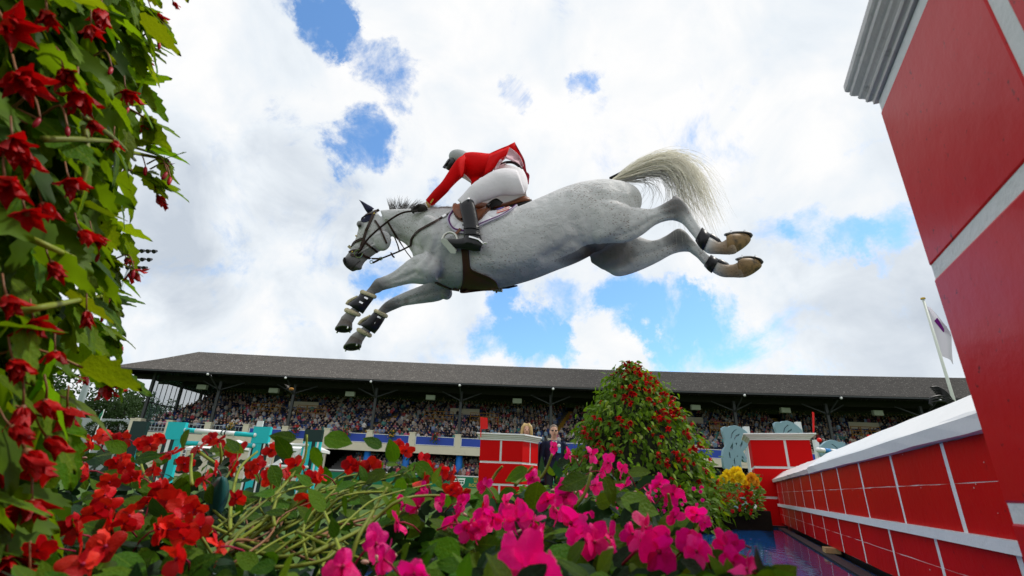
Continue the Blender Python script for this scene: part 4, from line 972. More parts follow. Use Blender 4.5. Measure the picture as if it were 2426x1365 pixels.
COAT = mat('flea_bitten_grey_coat', (1, 1, 1), .6, spec=.18); t = COAT.node_tree; b = t.nodes['Principled BSDF']
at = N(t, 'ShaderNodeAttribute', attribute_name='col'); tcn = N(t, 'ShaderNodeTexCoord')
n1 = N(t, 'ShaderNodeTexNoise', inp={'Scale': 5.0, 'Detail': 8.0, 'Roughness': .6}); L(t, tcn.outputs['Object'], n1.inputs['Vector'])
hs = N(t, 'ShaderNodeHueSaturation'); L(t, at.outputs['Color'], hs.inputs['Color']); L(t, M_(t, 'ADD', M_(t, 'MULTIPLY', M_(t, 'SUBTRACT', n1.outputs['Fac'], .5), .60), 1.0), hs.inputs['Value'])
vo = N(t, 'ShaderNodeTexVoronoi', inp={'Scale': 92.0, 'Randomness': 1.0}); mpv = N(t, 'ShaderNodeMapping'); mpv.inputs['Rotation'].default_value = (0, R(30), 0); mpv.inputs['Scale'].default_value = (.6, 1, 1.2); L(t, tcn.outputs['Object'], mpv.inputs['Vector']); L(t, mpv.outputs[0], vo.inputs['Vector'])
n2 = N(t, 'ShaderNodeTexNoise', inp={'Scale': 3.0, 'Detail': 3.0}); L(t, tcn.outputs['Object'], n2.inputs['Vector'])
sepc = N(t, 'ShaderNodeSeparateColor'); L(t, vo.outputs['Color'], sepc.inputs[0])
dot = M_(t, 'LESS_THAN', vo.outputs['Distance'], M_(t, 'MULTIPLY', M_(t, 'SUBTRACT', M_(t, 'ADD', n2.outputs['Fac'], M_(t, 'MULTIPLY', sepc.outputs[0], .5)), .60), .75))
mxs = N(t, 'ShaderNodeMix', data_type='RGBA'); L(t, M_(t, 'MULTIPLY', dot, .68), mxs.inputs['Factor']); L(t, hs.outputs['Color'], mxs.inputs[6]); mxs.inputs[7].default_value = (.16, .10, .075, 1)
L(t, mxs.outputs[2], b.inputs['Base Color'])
n3 = N(t, 'ShaderNodeTexNoise', inp={'Scale': 120.0, 'Detail': 4.0}); mp3 = N(t, 'ShaderNodeMapping'); mp3.inputs['Scale'].default_value = (.15, 1, 1); L(t, tcn.outputs['Object'], mp3.inputs['Vector']); L(t, mp3.outputs[0], n3.inputs['Vector'])
n4 = N(t, 'ShaderNodeTexNoise', inp={'Scale': 11.0, 'Detail': 3.0, 'Distortion': .6}); L(t, tcn.outputs['Object'], n4.inputs['Vector'])
bp1 = N(t, 'ShaderNodeBump', inp={'Strength': .25, 'Distance': .004}); L(t, n3.outputs['Fac'], bp1.inputs['Height'])
n5 = N(t, 'ShaderNodeTexNoise', inp={'Scale': 26.0, 'Detail': 6.0, 'Roughness': .65, 'Distortion': 1.2}); L(t, tcn.outputs['Object'], n5.inputs['Vector']); bp3 = N(t, 'ShaderNodeBump', inp={'Strength': .35, 'Distance': .010}); L(t, n5.outputs['Fac'], bp3.inputs['Height']); L(t, bp1.outputs[0], bp3.inputs['Normal'])
bp2 = N(t, 'ShaderNodeBump', inp={'Strength': .5, 'Distance': .035}); L(t, n4.outputs['Fac'], bp2.inputs['Height']); L(t, bp3.outputs[0], bp2.inputs['Normal']); L(t, bp2.outputs[0], b.inputs['Normal'])
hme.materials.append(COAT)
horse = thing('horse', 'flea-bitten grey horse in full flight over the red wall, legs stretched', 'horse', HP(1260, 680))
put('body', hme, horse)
HT = BVHTree.FromPolygons([tuple(v) for v in co], [tuple(p.vertices) for p in hme.polygons])
def hit(x, y, off=0.0, lift=.004):
    r = ray(x, y).normalized(); h = HT.ray_cast(EYE, r)
    if h[0] is None: return HP(x, y, off), -r
    nn = h[1]
    if nn.dot(r) > 0: nn = -nn
    return h[0] + nn * lift, nn
LEATH = mat('dark_brown_leather', (.035, .016, .010), .42, var=.3, vscale=30, bump=.15, bscale=90); TAN = mat('tan_leather', (.17, .055, .022), .38, var=.35, vscale=14, bump=.15, bscale=60); NAVY = mat('navy_knit', (.008, .010, .035), .8, var=.3, vscale=60, bump=.4, bscale=200)
METAL = mat('polished_steel', (.7, .7, .7), .2, metal=1.0); BLEATH = mat('black_boot_leather', (.010, .010, .012), .34, var=.2, vscale=8, bump=.3, bscale=26, spec=.32)
def strap(pts, w, m_, name, parent, lift=.005, th=.004, off=.0, sub=5, spline=True, smooth=False):
    q = catmull(pts, sub) if spline else [np.array(p, float) for p in pts]
    H = [hit(p[0], p[1], off, lift) for p in q]; mb = MB(); rs = []
    for i, (p, nn) in enumerate(H):
        tg = (H[min(i + 1, len(H) - 1)][0] - H[max(i - 1, 0)][0]).normalized(); nn = (nn - tg * nn.dot(tg)).normalized(); s_ = nn.cross(tg)
        rs.append([p + s_ * (w / 2) - nn * th, p + s_ * (w / 2) + nn * th, p - s_ * (w / 2) + nn * th, p - s_ * (w / 2) - nn * th])
    mb.rings(rs); return mb.build(name, m_, parent, smooth=smooth)
def patch(lo_, up_, nv, m_, name, parent, lift=.006, sub=5, off=0.0, solid=.004):
    A = catmull(lo_, sub); B = catmull(up_, max(1, round((len(A) - 1) / (len(up_) - 1)))) if len(up_) > 1 else [np.array(up_[0], float)] * len(A)
    B = [B[min(len(B) - 1, round(i * (len(B) - 1) / (len(A) - 1)))] for i in range(len(A))]
    mb = MB(); top = []; 
    for a, b_ in zip(A, B): top.append([hit(lerp(a[0], b_[0], k / nv), lerp(a[1], b_[1], k / nv), off, lift) for k in range(nv + 1)])
    for row in top: mb.v += [tuple(p) for p, q in row]
    base = len(mb.v)
    for row in top: mb.v += [tuple(p - q * (lift + .003)) for p, q in row]
    for i in range(len(A) - 1):
        for k in range(nv):
            a = i * (nv + 1) + k; mb.f.append((a, a + 1, a + nv + 2, a + nv + 1)); mb.m.append(0)
    W_ = nv + 1; edge = [i * W_ for i in range(len(A))] + [(len(A) - 1) * W_ + k for k in range(1, W_)] + [i * W_ + nv for i in reversed(range(len(A) - 1))] + [k for k in reversed(range(1, nv))]
    for i in range(len(edge)):
        a, b_ = edge[i], edge[(i + 1) % len(edge)]; mb.f.append((b_, a, a + base, b_ + base)); mb.m.append(0)
    return mb.build(name, m_, parent, smooth=True)
# eye, nostril, ears, hair
MB().ball(hit(851, 534, .07, -.006)[0], .016, 12, 8).build('eye', mat('horse_eye', (.01, .006, .004), .08, spec=.8), horse, smooth=True)
p_, n_ = hit(816.5, 617, .04, -.002); fr = frame(p_, UP, n_); MB().ball((0, 0, 0), (.012, .024, .006), 12, 6).build('nostril', mat('nostril_skin', (.012, .010, .010), .7), horse, smooth=True, M=fr @ Matrix.Rotation(R(15), 4, 'Z'))
strap([(832, 640), (842, 628), (853, 618)], .006, mat('mouth_line', (.03, .025, .025), .6), 'mouth_line', horse, lift=.001, th=.002)
def ear(pts, off, name='ear'):
    mb = MB(); rs = []
    for (x1, y1, x2, y2, k) in pts: rs.append(sec(x1, y1, x2, y2, off, k, 10))
    mb.rings(rs); return mb.build(name, NAVY, horse, smooth=True)
ear([(870, 505, 887, 495, .8), (864, 496, 881, 490, .7), (858, 485, 870, 484, .6), (853, 477, 860, 478, .5), (850, 473, 852, 474, .4)], .05)
ear([(872, 507, 884, 500, .8), (869, 500, 880, 494, .7), (864, 492, 873, 489, .6), (860, 484, 865, 483, .5), (858, 481, 860, 481, .4)], -.06)
patch([(854, 524), (862, 527), (872, 525), (880, 517), (888, 505)], [(856, 516), (866, 508), (878, 501), (890, 497)], 4, NAVY, 'ear_bonnet', horse, .005)
HAIRM = mat('mane_hair', (.20, .19, .185), .5, var=.4, vscale=60); TAILM = attr_mat('tail_hair', .5, .3)
def hair(strands, name, m_, parent, colors=None):
    V = []; Fc = []; C = []
    for (pts, r0, c) in strands:
        k = len(pts); b0 = len(V)
        for i, p in enumerate(pts):
            p = Vector(p); tg = (Vector(pts[min(i + 1, k - 1)]) - Vector(pts[max(i - 1, 0)])).normalized(); v = (p - EYE).normalized(); s_ = tg.cross(v).normalized(); rr_ = r0 * (1 - .8 * (i / (k - 1)) ** 1.5)
            V += [tuple(p + s_ * rr_), tuple(p - s_ * rr_ * .5 + v * rr_ * .87), tuple(p - s_ * rr_ * .5 - v * rr_ * .87)]; C += [c] * 3
        for i in range(k - 1):
            for j in range(3): a = b0 + i * 3; Fc.append((a + j, a + (j + 1) % 3, a + 3 + (j + 1) % 3, a + 3 + j))
    me = bpy.data.meshes.new(name); me.from_pydata(V, [], Fc); set_point_colors(me, np.array(C)); me.materials.append(m_); me.polygons.foreach_set('use_smooth', [True] * len(me.polygons))
    return put(name, me, parent)
rh = random.Random(21); st = []
for i in range(260):
    u = rh.random(); x = lerp(922, 1000, u) ; y = 497 + rh.uniform(0, 4); lean = lerp(-6, 34, u) + rh.gauss(0, 6); hgt = (lerp(30, 16, abs(u - .3) * 1.3)) * rh.uniform(.5, 1.25); of = rh.uniform(-.02, .02)
    cl_ = rh.random(); c = (.14, .13, .13) if cl_ < .5 else ((.34, .33, .32) if cl_ < .8 else (.06, .055, .055))
    st.append(([HP(x + lean * q + rh.gauss(0, .6) + 4 * q * q * (u > .5), y - hgt * q + 5 * q * q * u, of) for q in (0, .25, .5, .75, 1)], .0022, c))
for i in range(90):
    u = rh.random(); x = lerp(985, 1075, u); y = 495; 
    st.append(([HP(x + 26 * q + rh.gauss(0, 1), y - 5 * q + 2 * q * q - rh.random() * 5 * q, rh.uniform(-.02, .02)) for q in (0, .25, .5, .75, 1)], .002, (.40, .39, .38)))
hair(st, 'mane', TAILM, horse)
st = []
spines = [[(1450, 427), (1490, 405), (1540, 385), (1585, 378), (1625, 395), (1650, 430), (1665, 475), (1680, 530)],
          [(1455, 428), (1500, 412), (1550, 395), (1590, 392), (1615, 415), (1628, 450), (1638, 490), (1650, 545)],
          [(1460, 428), (1505, 420), (1545, 408), (1575, 415), (1590, 440), (1595, 470), (1585, 500), (1578, 525)],
          [(1452, 426), (1500, 398), (1550, 376), (1600, 374), (1640, 395), (1668, 440), (1690, 500), (1712, 545)],
          [(1462, 430), (1500, 428), (1530, 425), (1545, 440), (1545, 462), (1532, 482), (1524, 492)]]
for i in range(950):
    k = rh.choices(range(5), [4, 3.4, 1.3, 2.4, .5])[0]; sp_ = catmull(spines[k], 2); k2 = rh.random(); o2 = catmull(spines[(k + 1) % 4 if k < 4 else 2], 2); L_ = rh.uniform(.55, .98); t0 = rh.random() * .04; pts = []
    cl_ = rh.randrange(26); rc = random.Random(cl_ * 7 + k); sx, sy, so = rc.gauss(0, 8) + rh.gauss(0, 2.6), rc.gauss(0, 7) + rh.gauss(0, 2.6), rh.gauss(0, .05); ph = rh.random() * 6; mixk = rh.random() * .35
    for q in range(13):
        s_ = q / 12; j = min(s_ * L_ * (len(sp_) - 1), len(sp_) - 1.001); a = sp_[int(j)]; b2 = sp_[int(j) + 1]; p = a + (b2 - a) * (j - int(j)); a = o2[min(int(j), len(o2) - 2)]; b2 = o2[min(int(j), len(o2) - 2) + 1]; p2 = a + (b2 - a) * (j - int(j)); p = p + (p2 - p) * mixk * s_
        sprd = .25 + s_ * 2.1
        pts.append(HP(p[0] + sx * sprd * min(1, s_ * 4 + .2) + 2 * math.sin(ph + s_ * 5), p[1] + sy * sprd * min(1, s_ * 4 + .15) + 2 * math.cos(ph + s_ * 4), so * (.3 + s_)))
    if k in (2, 4): c = (.36, .35, .33)
    else:
        w = rh.random(); c = (.86, .81, .66) if w < .62 else ((.78, .76, .68) if w < .95 else (.45, .44, .40))
    st.append((pts, rh.uniform(.0011, .0022), c))
for i in range(70):      # flyaway strands
    x0, y0 = rh.uniform(1600, 1650), rh.uniform(390, 480); dx, dy = rh.uniform(25, 80), rh.uniform(30, 110)
    st.append(([HP(x0 + dx * q, y0 + dy * q * (.4 + .6 * q), rh.uniform(-.05, .05)) for q in (0, .25, .5, .75, 1)], .0011, (.55, .5, .38)))
hair(st, 'tail', TAILM, horse)
MB().tube([HP(1448, 428), HP(1475, 414), HP(1505, 402), HP(1535, 396)], [.030, .028, .020, .006], 10).build('dock', COAT, horse, smooth=True)
# hooves: coronet ring to sole ring, and shoe
def hoof(cor, sole, off, soleratio, corratio, col_, name='hoof'):
    m_ = mat('hoof_horn', (.20, .17, .14), .45, var=.4, vscale=25, stretch=(1, 1, 6)) if col_ == 'd' and 'hoof_horn' not in MATS else (MATS['hoof_horn'] if col_ == 'd' else (MATS.get('pale_hoof_horn') or mat('pale_hoof_horn', (.24, .15, .065), .5, var=.5, vscale=18, dirt=((.05, .04, .03), 16, .48, .66))))
    a = sec(*cor, off, corratio, 18); b_ = sec(*sole, off, soleratio, 18); mid_ = [p.lerp(q, .5) + (p.lerp(q, .5) - sum(a, Vector()) / 18).normalized() * .001 for p, q in zip(a, b_)]
    lw = list(sole); m1 = sec(lerp(cor[0], lw[0], .5), lerp(cor[1], lw[1], .5), lerp(cor[2], lw[2], .55), lerp(cor[3], lw[3], .30), off, lerp(corratio, soleratio, .5), 18); m2 = sec(lerp(cor[0], lw[0], .85), lerp(cor[1], lw[1], .8), lerp(cor[2], lw[2], 1.04), lerp(cor[3], lw[3], .72), off, soleratio, 18)
    o = MB().rings([a, m1, m2, b_]).build(name, m_, horse, smooth=True); c = sum(b_, Vector()) / 18; nn = (b_[0] - c).cross(b_[5] - c).normalized()
    if nn.dot(c - sum(a, Vector()) / 18) < 0: nn = -nn
    ou = [c + (p - c) * 1.03 for p in b_]; inn = [c + (p - c) * .76 for p in b_]
    mb = MB(); 
    for ring in (ou, [p + nn * .012 for p in ou], [p + nn * .012 for p in inn], inn): mb.v += [tuple(p) for p in ring]
    for r_ in range(4):
        for j in range(18): mb.f.append((r_ * 18 + j, r_ * 18 + (j + 1) % 18, ((r_ + 1) % 4) * 18 + (j + 1) % 18, ((r_ + 1) % 4) * 18 + j)); mb.m.append(0)
    mb.build('horseshoe', mat('worn_shoe_steel', (.16, .155, .15), .4, metal=.7) if 'worn_shoe_steel' not in MATS else MATS['worn_shoe_steel'], o)
    for s_ in (3, 14):
        q = c + (b_[s_] - c) * .9; MB().tube([q + nn * .01, q + nn * .03], .006, 6).build('stud', METAL, o)
    return o
def tilted(cx, cy, hx, hy, vx, vy, off):     # a ring from a pixel centre and two pixel half-axes, second axis leaning in depth
    c = HP(cx, cy, off); d = depth_of(c); k = d / F; a = (RT * hx - UP * hy) * k; b_ = (RT * vx - UP * vy) * k; return c, a, b_
def hoof_front(cor, solec, off):
    # sole ellipse seen from below: centre, long half axis, short half axis in pixels
    a = sec(*cor, off, .95, 18); c, A, B2 = tilted(*solec, off); v = ray(solec[0], solec[1]).normalized(); rr_ = A.length
    B3 = B2 + v * math.sqrt(max(0, (rr_ * .95) ** 2 - B2.length_squared))
    cand = []
    for sg in (1, -1):
        cand.append([c + A * math.cos(2 * math.pi * i / 18) + (B2 + v * sg * math.sqrt(max(0, (rr_ * .95) ** 2 - B2.length_squared))) * math.sin(2 * math.pi * i / 18) for i in range(18)])
    return a, cand
for (cor, solec, off) in (((808, 754, 835, 764), (814.5, 777, 20, 1.0, 1.5, -8.5), .16), ((831, 795, 860, 807), (835, 819.5, 21, -.5, 1.5, -9), -.16)):
    a, cand = hoof_front(cor, solec, off); ca = sum(a, Vector()) / 18
    def facing(b_):
        c_ = sum(b_, Vector()) / 18; nn = (b_[0] - c_).cross(b_[5] - c_).normalized(); nn = nn if nn.dot(c_ - ca) > 0 else -nn; return nn.dot((EYE - c_).normalized())
    b_ = max(cand, key=facing)
    # match ring order to coronet order
    ca = sum(a, Vector()) / 18; cb2 = sum(b_, Vector()) / 18
    best = min(range(18), key=lambda s_: sum(((a[i] - ca).normalized() - (b_[(i + s_) % 18] - cb2).normalized()).length for i in range(18))); br = list(reversed(b_)); best2 = min(range(18), key=lambda s_: sum(((a[i] - ca).normalized() - (br[(i + s_) % 18] - cb2).normalized()).length for i in range(18)))
    s1 = sum(((a[i] - ca).normalized() - (b_[(i + best) % 18] - cb2).normalized()).length for i in range(18)); s2 = sum(((a[i] - ca).normalized() - (br[(i + best2) % 18] - cb2).normalized()).length for i in range(18))
    bb = [b_[(i + best) % 18] for i in range(18)] if s1 <= s2 else [br[(i + best2) % 18] for i in range(18)]
    if 'hoof_horn' not in MATS: mat('hoof_horn', (.10, .085, .07), .45, var=.4, vscale=25)
    o = MB().rings([a, [p.lerp(q, .55) for p, q in zip(a, bb)], bb], True).build('hoof', MATS['hoof_horn'], horse)
    nn = (bb[0] - cb2).cross(bb[5] - cb2).normalized()
    if nn.dot(cb2 - ca) < 0: nn = -nn
    MB().add([cb2 + (p - cb2) * .93 + nn * .003 for p in bb], [tuple(range(18))]).build('sole', mat('dark_sole', (.02, .019, .017), .8, bump=.4, bscale=60) if 'dark_sole' not in MATS else MATS['dark_sole'], o)
    ou = [cb2 + (p - cb2) * 1.03 for p in bb]; inn = [cb2 + (p - cb2) * .80 for p in bb]; mb = MB()
    for ring in (ou, [p + nn * .011 for p in ou], [p + nn * .011 for p in inn], inn): mb.v += [tuple(p) for p in ring]
    for r_ in range(4):
        for j in range(18): mb.f.append((r_ * 18 + j, r_ * 18 + (j + 1) % 18, ((r_ + 1) % 4) * 18 + (j + 1) % 18, ((r_ + 1) % 4) * 18 + j)); mb.m.append(0)
    if 'worn_shoe_steel' not in MATS: mat('worn_shoe_steel', (.10, .098, .095), .4, metal=.7)
    mb.build('horseshoe', MATS['worn_shoe_steel'], o)
    for s_ in (2, 8, 12):
        q = cb2 + (bb[s_] - cb2) * .9; MB().tube([q + nn * .01, q + nn * .026], .007, 6).build('stud', METAL, o)
mat('pale_hoof_horn', (.24, .15, .065), .5, var=.5, vscale=18, dirt=((.05, .04, .03), 16, .48, .66))
for secs_, shoe_, off in ((((1720, 560, 1726, 604), (1733, 554, 1740, 601), (1750, 553, 1756, 592), (1765, 553.5, 1769, 582), (1774, 557, 1776, 574), (1778, 563, 1779, 568)), [(1719, 556.5), (1732, 553), (1748, 551.5), (1764, 552), (1774, 555.5), (1779, 562)], .17), (((1747, 618, 1752, 658), (1759, 612, 1766, 657), (1775, 611, 1782, 650), (1790, 613, 1794, 642), (1800, 619, 1802, 635), (1804, 626, 1805, 630)), [(1746, 615), (1758, 611), (1774, 609.5), (1789, 611.5), (1799, 617), (1804.5, 625)], -.17)):
    mb = MB(); loft(mb, [(*s_, off, .82) for s_ in secs_], 3, 20); o = mb.build('hoof', MATS['pale_hoof_horn'], horse, smooth=True)
    pts = [Vector(HP(x, y, off)) for x, y in catmull(shoe_, 4)]
    MB().tube(pts, [.010] * len(pts), 8, flat=3.2, nrm=[-FW] * len(pts)).build('horseshoe', MATS.get('worn_shoe_steel') or mat('worn_shoe_steel', (.10, .098, .095), .4, metal=.7), o, smooth=True)
    for k_ in (1, 3): a = HP(shoe_[k_][0], shoe_[k_][1] - 1, off + .02); b_ = HP(shoe_[k_][0], shoe_[k_][1] - 7, off + .02); MB().tube([a, b_], .006, 6).build('stud', METAL, o)
# front tendon boots with fleece
FLEECE = mat('cream_fleece', (.62, .55, .36), .95, var=.2, vscale=60, bump=1.0, bscale=160); SHELL = mat('black_boot_shell', (.010, .010, .014), .35, var=.2, vscale=10, bump=.1)
def ringtube(sc, r, name, parent, m_):
    ring = sec(*sc, 22) if len(sc) == 6 else sc; rs = []; c = sum(ring, Vector()) / len(ring); rnd_ = random.Random(int(sc[0]))
    for i in range(len(ring)):
        p = ring[i]; tg = (ring[(i + 1) % len(ring)] - ring[i - 1]).normalized(); o = (p - c).normalized(); u = tg.cross(o); rr_ = r * rnd_.uniform(.85, 1.2)
        rs.append([p + (o * math.cos(2 * math.pi * j / 8) + u * math.sin(2 * math.pi * j / 8)) * rr_ for j in range(8)])
    return MB().rings(rs, False, 0, True).build(name, m_, parent, smooth=True)
for k, (secs, off, tops) in enumerate(((((858, 692, 887, 703), (850, 703, 877, 716), (838, 712, 866, 731), (824, 722, 858, 743), (821, 735, 850, 746)), .16, 0), (((890, 737, 914, 749), (880, 748, 906, 762), (868, 760, 896, 778), (852, 770, 886, 790), (849, 781, 876, 795)), -.16, 0))):
    mb = MB(); rs = [sec(*s_, off, .95, 16) for s_ in secs[:4]]; mb.rings(rs, False); o = mb.build('tendon_boot', SHELL, horse, smooth=True)
    sl = o.modifiers.new('solid', 'SOLIDIFY'); sl.thickness = .006; sl.offset = 1
    ringtube((*secs[0], off, .95), .016, 'fleece_trim', o, FLEECE); ringtube((*secs[4], off, .95), .016, 'fleece_trim', o, FLEECE)
    e0, e1 = secs[1], secs[4]; a = [HP(lerp(secs[1][0], secs[3][0], q) - 2 - 5 * math.sin(q * 3.1) * (q > .3), lerp(secs[1][1], secs[3][1], q), off + .01) for q in (0, .2, .4, .6, .8, 1)]
    MB().tube(a, [.012, .015, .013, .015, .014, .013], 8).build('fleece_edge', FLEECE, o, smooth=True)
    for q in (.25, .6):
        c = HP(lerp(secs[0][0], secs[3][0], q) + 14, lerp(secs[0][1], secs[3][1], q) + 5, off + .045); d_ = HP(lerp(secs[0][0], secs[3][0], q) + 22, lerp(secs[0][1], secs[3][1], q) + 9, off + .04); MB().bar(c, d_, .006, .012).build('clip', METAL, o)
# hind fetlock boots
REDL = mat('red_webbing', (.35, .02, .015), .7)
for (b0, cap, off) in ((((1650, 568, 1661, 541), (1658, 582, 1672, 551), (1668, 592, 1682, 558)), [(1672, 553), (1690, 555), (1705, 567), (1711, 576)], .17), (((1670, 628, 1682, 606), (1679, 638, 1692, 612), (1688, 645, 1702, 617)), [(1692, 614), (1710, 615), (1725, 624), (1736, 638)], -.17)):
    mb = MB(); mb.rings([sec(x1 - 1, y1 + 1, x2 + 1, y2 - 1, off, .95, 14) for (x1, y1, x2, y2) in b0], False); o = mb.build('fetlock_boot', SHELL, horse, smooth=True); o.modifiers.new('s', 'SOLIDIFY').thickness = -.006
    c = cap; lo_ = [(p[0] - 8, p[1] + 20) for p in c[:-1]] + [(c[-1][0] - 3, c[-1][1] + 6)]
    mb = MB(); mb.rings([sec(a[0], a[1] - 1, b_[0], b_[1], off, .9, 12) for a, b_ in zip(c, lo_)]); mb.build('fetlock_shell', SHELL, o, smooth=True)
    for q in (.25, .7):
        s_ = [lerp(b0[0][j], b0[1][j], q) if q < .5 else lerp(b0[1][j], b0[2][j], q - .5) for j in range(4)]; ring = sec(s_[0] - 2, s_[1] + 2, s_[2] + 2, s_[3] - 2, off, .97, 16); MB().rings([[p for p in ring], [p + (HP(s_[0] + 4, s_[1] + 4, off) - HP(s_[0], s_[1], off)) for p in ring]], False).build('strap', REDL if q < .5 else BLACK, o)
# bridle and breast tack
br = thing('bridle', 'dark brown leather bridle and reins on the grey horse', 'bridle', HP(870, 560))
for nm, pts, w in (('cheekpiece', [(884, 512), (877, 528), (868, 548), (862, 568), (857, 582), (852, 598)], .020), ('browband', [(857, 522), (866, 512), (876, 508), (886, 507)], .018), ('headpiece', [(884, 512), (889, 503), (898, 497)], .022), ('noseband', [(834, 584), (842, 574), (854, 568), (862, 566)], .018), ('crossed_noseband', [(828, 598), (838, 594), (850, 592), (862, 580)], .012), ('chin_strap', [(862, 570), (874, 582), (885, 590), (893, 597)], .016), ('jaw_strap', [(888, 523), (898, 538), (908, 558), (916, 577)], .014), ('lower_noseband', [(832, 604), (842, 606), (856, 604), (866, 608), (876, 612)], .018), ('sheepskin', [(826, 588), (831, 583)], .03)):
    strap(pts, w, FLEECE if nm == 'sheepskin' else LEATH, nm, br, .007)
bitc, bn = hit(850, 602, .06, .012)
MB().rings([[bitc + (RT * math.cos(2 * math.pi * i / 14) + UP * math.sin(2 * math.pi * i / 14)) * (.030 + .004 * math.cos(2 * math.pi * j / 6)) + bn * .004 * math.sin(2 * math.pi * j / 6) for j in range(6)] for i in range(14)], False, 0, True).build('bit_ring', METAL, br)
MB().ball(bitc, .018, 10, 6).build('bit_guard', BLACK, br); 
for q in ((836, 598), (846, 560), (887, 508)): MB().ball(hit(q[0], q[1], .05, .01)[0], .007, 8, 5).build('buckle', GOLD, br)
def free(pts, r, m_, name, parent, sub=5, flat=.4):
    return MB().tube([Vector(HP(p[0], p[1], p[2])) for p in catmull(pts, sub)], r, 8, flat=flat).build(name, m_, parent, smooth=True)
free([(852, 596, .10), (872, 566, .13), (900, 540, .15), (930, 517, .16), (955, 504, .16), (982, 500, .14)], .009, LEATH, 'rein', br)
free([(852, 600, -.08), (875, 580, -.12), (905, 552, -.15), (935, 530, -.15)], .008, LEATH, 'rein', br)
bp_ = thing('breastplate', 'thin black leather breastplate and martingale on the horse chest', 'breastplate', HP(960, 590))
strap([(1078, 499), (1060, 510), (1045, 518), (1020, 532), (995, 546), (984, 556), (976, 568), (974, 584)], .016, LEATH, 'neck_strap', bp_, .006)
strap([(1058, 511), (1050, 516)], .026, METAL, 'buckle', bp_, .009)
strap([(918, 524), (925, 536), (935, 552), (944, 566)], .014, LEATH, 'martingale_fork', bp_, .006)
free([(943, 564, .08), (955, 585, .06), (965, 600, .04), (974, 611, .05)], .008, LEATH, 'martingale_fork', bp_); free([(935, 563, -.02), (942, 580, 0), (946, 595, .02)], .008, LEATH, 'martingale_strap', bp_); free([(938, 562, .03), (948, 576, .03), (958, 590, .03)], .006, LEATH, 'martingale_strap', bp_)
free([(902, 613, .02), (920, 606, .02), (945, 596, .02), (973, 582, .04)], .010, LEATH, 'lead_strap', bp_); free([(881, 613, .02), (892, 613, .02), (902, 613, .02)], .012, LEATH, 'lead_strap', bp_); free([(883, 623, .03), (893, 618, .03), (902, 613, .03)], .012, LEATH, 'lead_strap', bp_)
free([(927, 600, .03), (930, 606, .03), (933, 609, .03)], .016, LEATH, 'strap_stopper', bp_)
for q in ((902, 613), (880, 621)): 
    c = HP(q[0], q[1], .03); MB().rings([[c + (RT * math.cos(2 * math.pi * i / 12) + UP * math.sin(2 * math.pi * i / 12)) * (.012 + .003 * math.cos(2 * math.pi * j / 6)) + FW * .003 * math.sin(2 * math.pi * j / 6) for j in range(6)] for i in range(12)], False, 0, True).build('ring', METAL, bp_)
c, n_ = hit(917, 523, .1, .006); MB().rings([[c + (RT * math.cos(2 * math.pi * i / 12) + UP * math.sin(2 * math.pi * i / 12)) * (.013 + .003 * math.cos(2 * math.pi * j / 6)) + FW * .003 * math.sin(2 * math.pi * j / 6) for j in range(6)] for i in range(12)], False, 0, True).build('ring', METAL, bp_)
strap([(1032, 668), (1050, 676), (1070, 684), (1088, 688)], .02, LEATH, 'girth_loop', bp_, .008)
# saddle pad, saddle, girth
PADW = mat('quilted_white_cotton', (.76, .75, .80), .85, var=.06, vscale=30); t = PADW.node_tree; b = t.nodes['Principled BSDF']
tcn = N(t, 'ShaderNodeTexCoord'); mpq = N(t, 'ShaderNodeMapping'); mpq.inputs['Rotation'].default_value = (0, R(45), 0); mpq.inputs['Scale'].default_value = (34, 34, 34); L(t, tcn.outputs['Object'], mpq.inputs['Vector']); sx_ = N(t, 'ShaderNodeSeparateXYZ'); L(t, mpq.outputs[0], sx_.inputs[0])
hgt = M_(t, 'MULTIPLY', M_(t, 'ABSOLUTE', M_(t, 'SINE', sx_.outputs[0])), M_(t, 'ABSOLUTE', M_(t, 'SINE', sx_.outputs[2]))); bq = N(t, 'ShaderNodeBump', inp={'Strength': .8, 'Distance': .012}); L(t, M_(t, 'POWER', hgt, .5), bq.inputs['Height']); L(t, bq.outputs[0], b.inputs['Normal'])
sad = thing('saddle', 'tan brown jumping saddle with black panel on the white pad', 'saddle', HP(1150, 510))
pad = thing('saddle_pad', 'white quilted saddle pad with purple piping and small flag patch', 'saddle pad', HP(1140, 530))
lo_ = [(1076, 498), (1066, 512), (1062, 525), (1066, 539), (1073, 548), (1084, 552), (1099, 554), (1115, 549), (1135, 540), (1160, 529), (1188, 517), (1209, 505), (1224, 493), (1232, 484)]
up_ = [(1080, 497), (1100, 497), (1120, 498), (1150, 499), (1180, 496), (1205, 492), (1228, 484)]
patch(lo_, up_, 6, PADW, 'pad', pad, .012, 5); 
PIP = mat('purple_piping', (.10, .01, .13), .6); GPIP = mat('grey_binding', (.42, .40, .48), .7)
ctr = np.array((1140, 510.0))
strap([(lerp(x, 1140, .012), lerp(y, 505, .03)) for x, y in lo_], .012, GPIP, 'binding', pad, .016, .004)
strap([(lerp(x, 1140, .05), lerp(y, 505, .12)) for x, y in lo_], .010, PIP, 'piping', pad, .017, .004)
FR, FBL = mat('flag_red', (.62, .12, .10), .7), mat('flag_blue', (.10, .10, .38), .7)
TL, TR_, BL, BR_ = np.array((1180, 500.)), np.array((1212, 489.)), np.array((1177, 511.)), np.array((1207, 502.))
for i in range(7):
    a = TL + (BL - TL) * (i + .5) / 7; b_ = TR_ + (BR_ - TR_) * (i + .5) / 7; strap([tuple(a), tuple((a + b_) / 2), tuple(b_)], .0058, FR if i % 2 == 0 else LWHITE, 'flag_stripe', pad, .018, .002, sub=3)
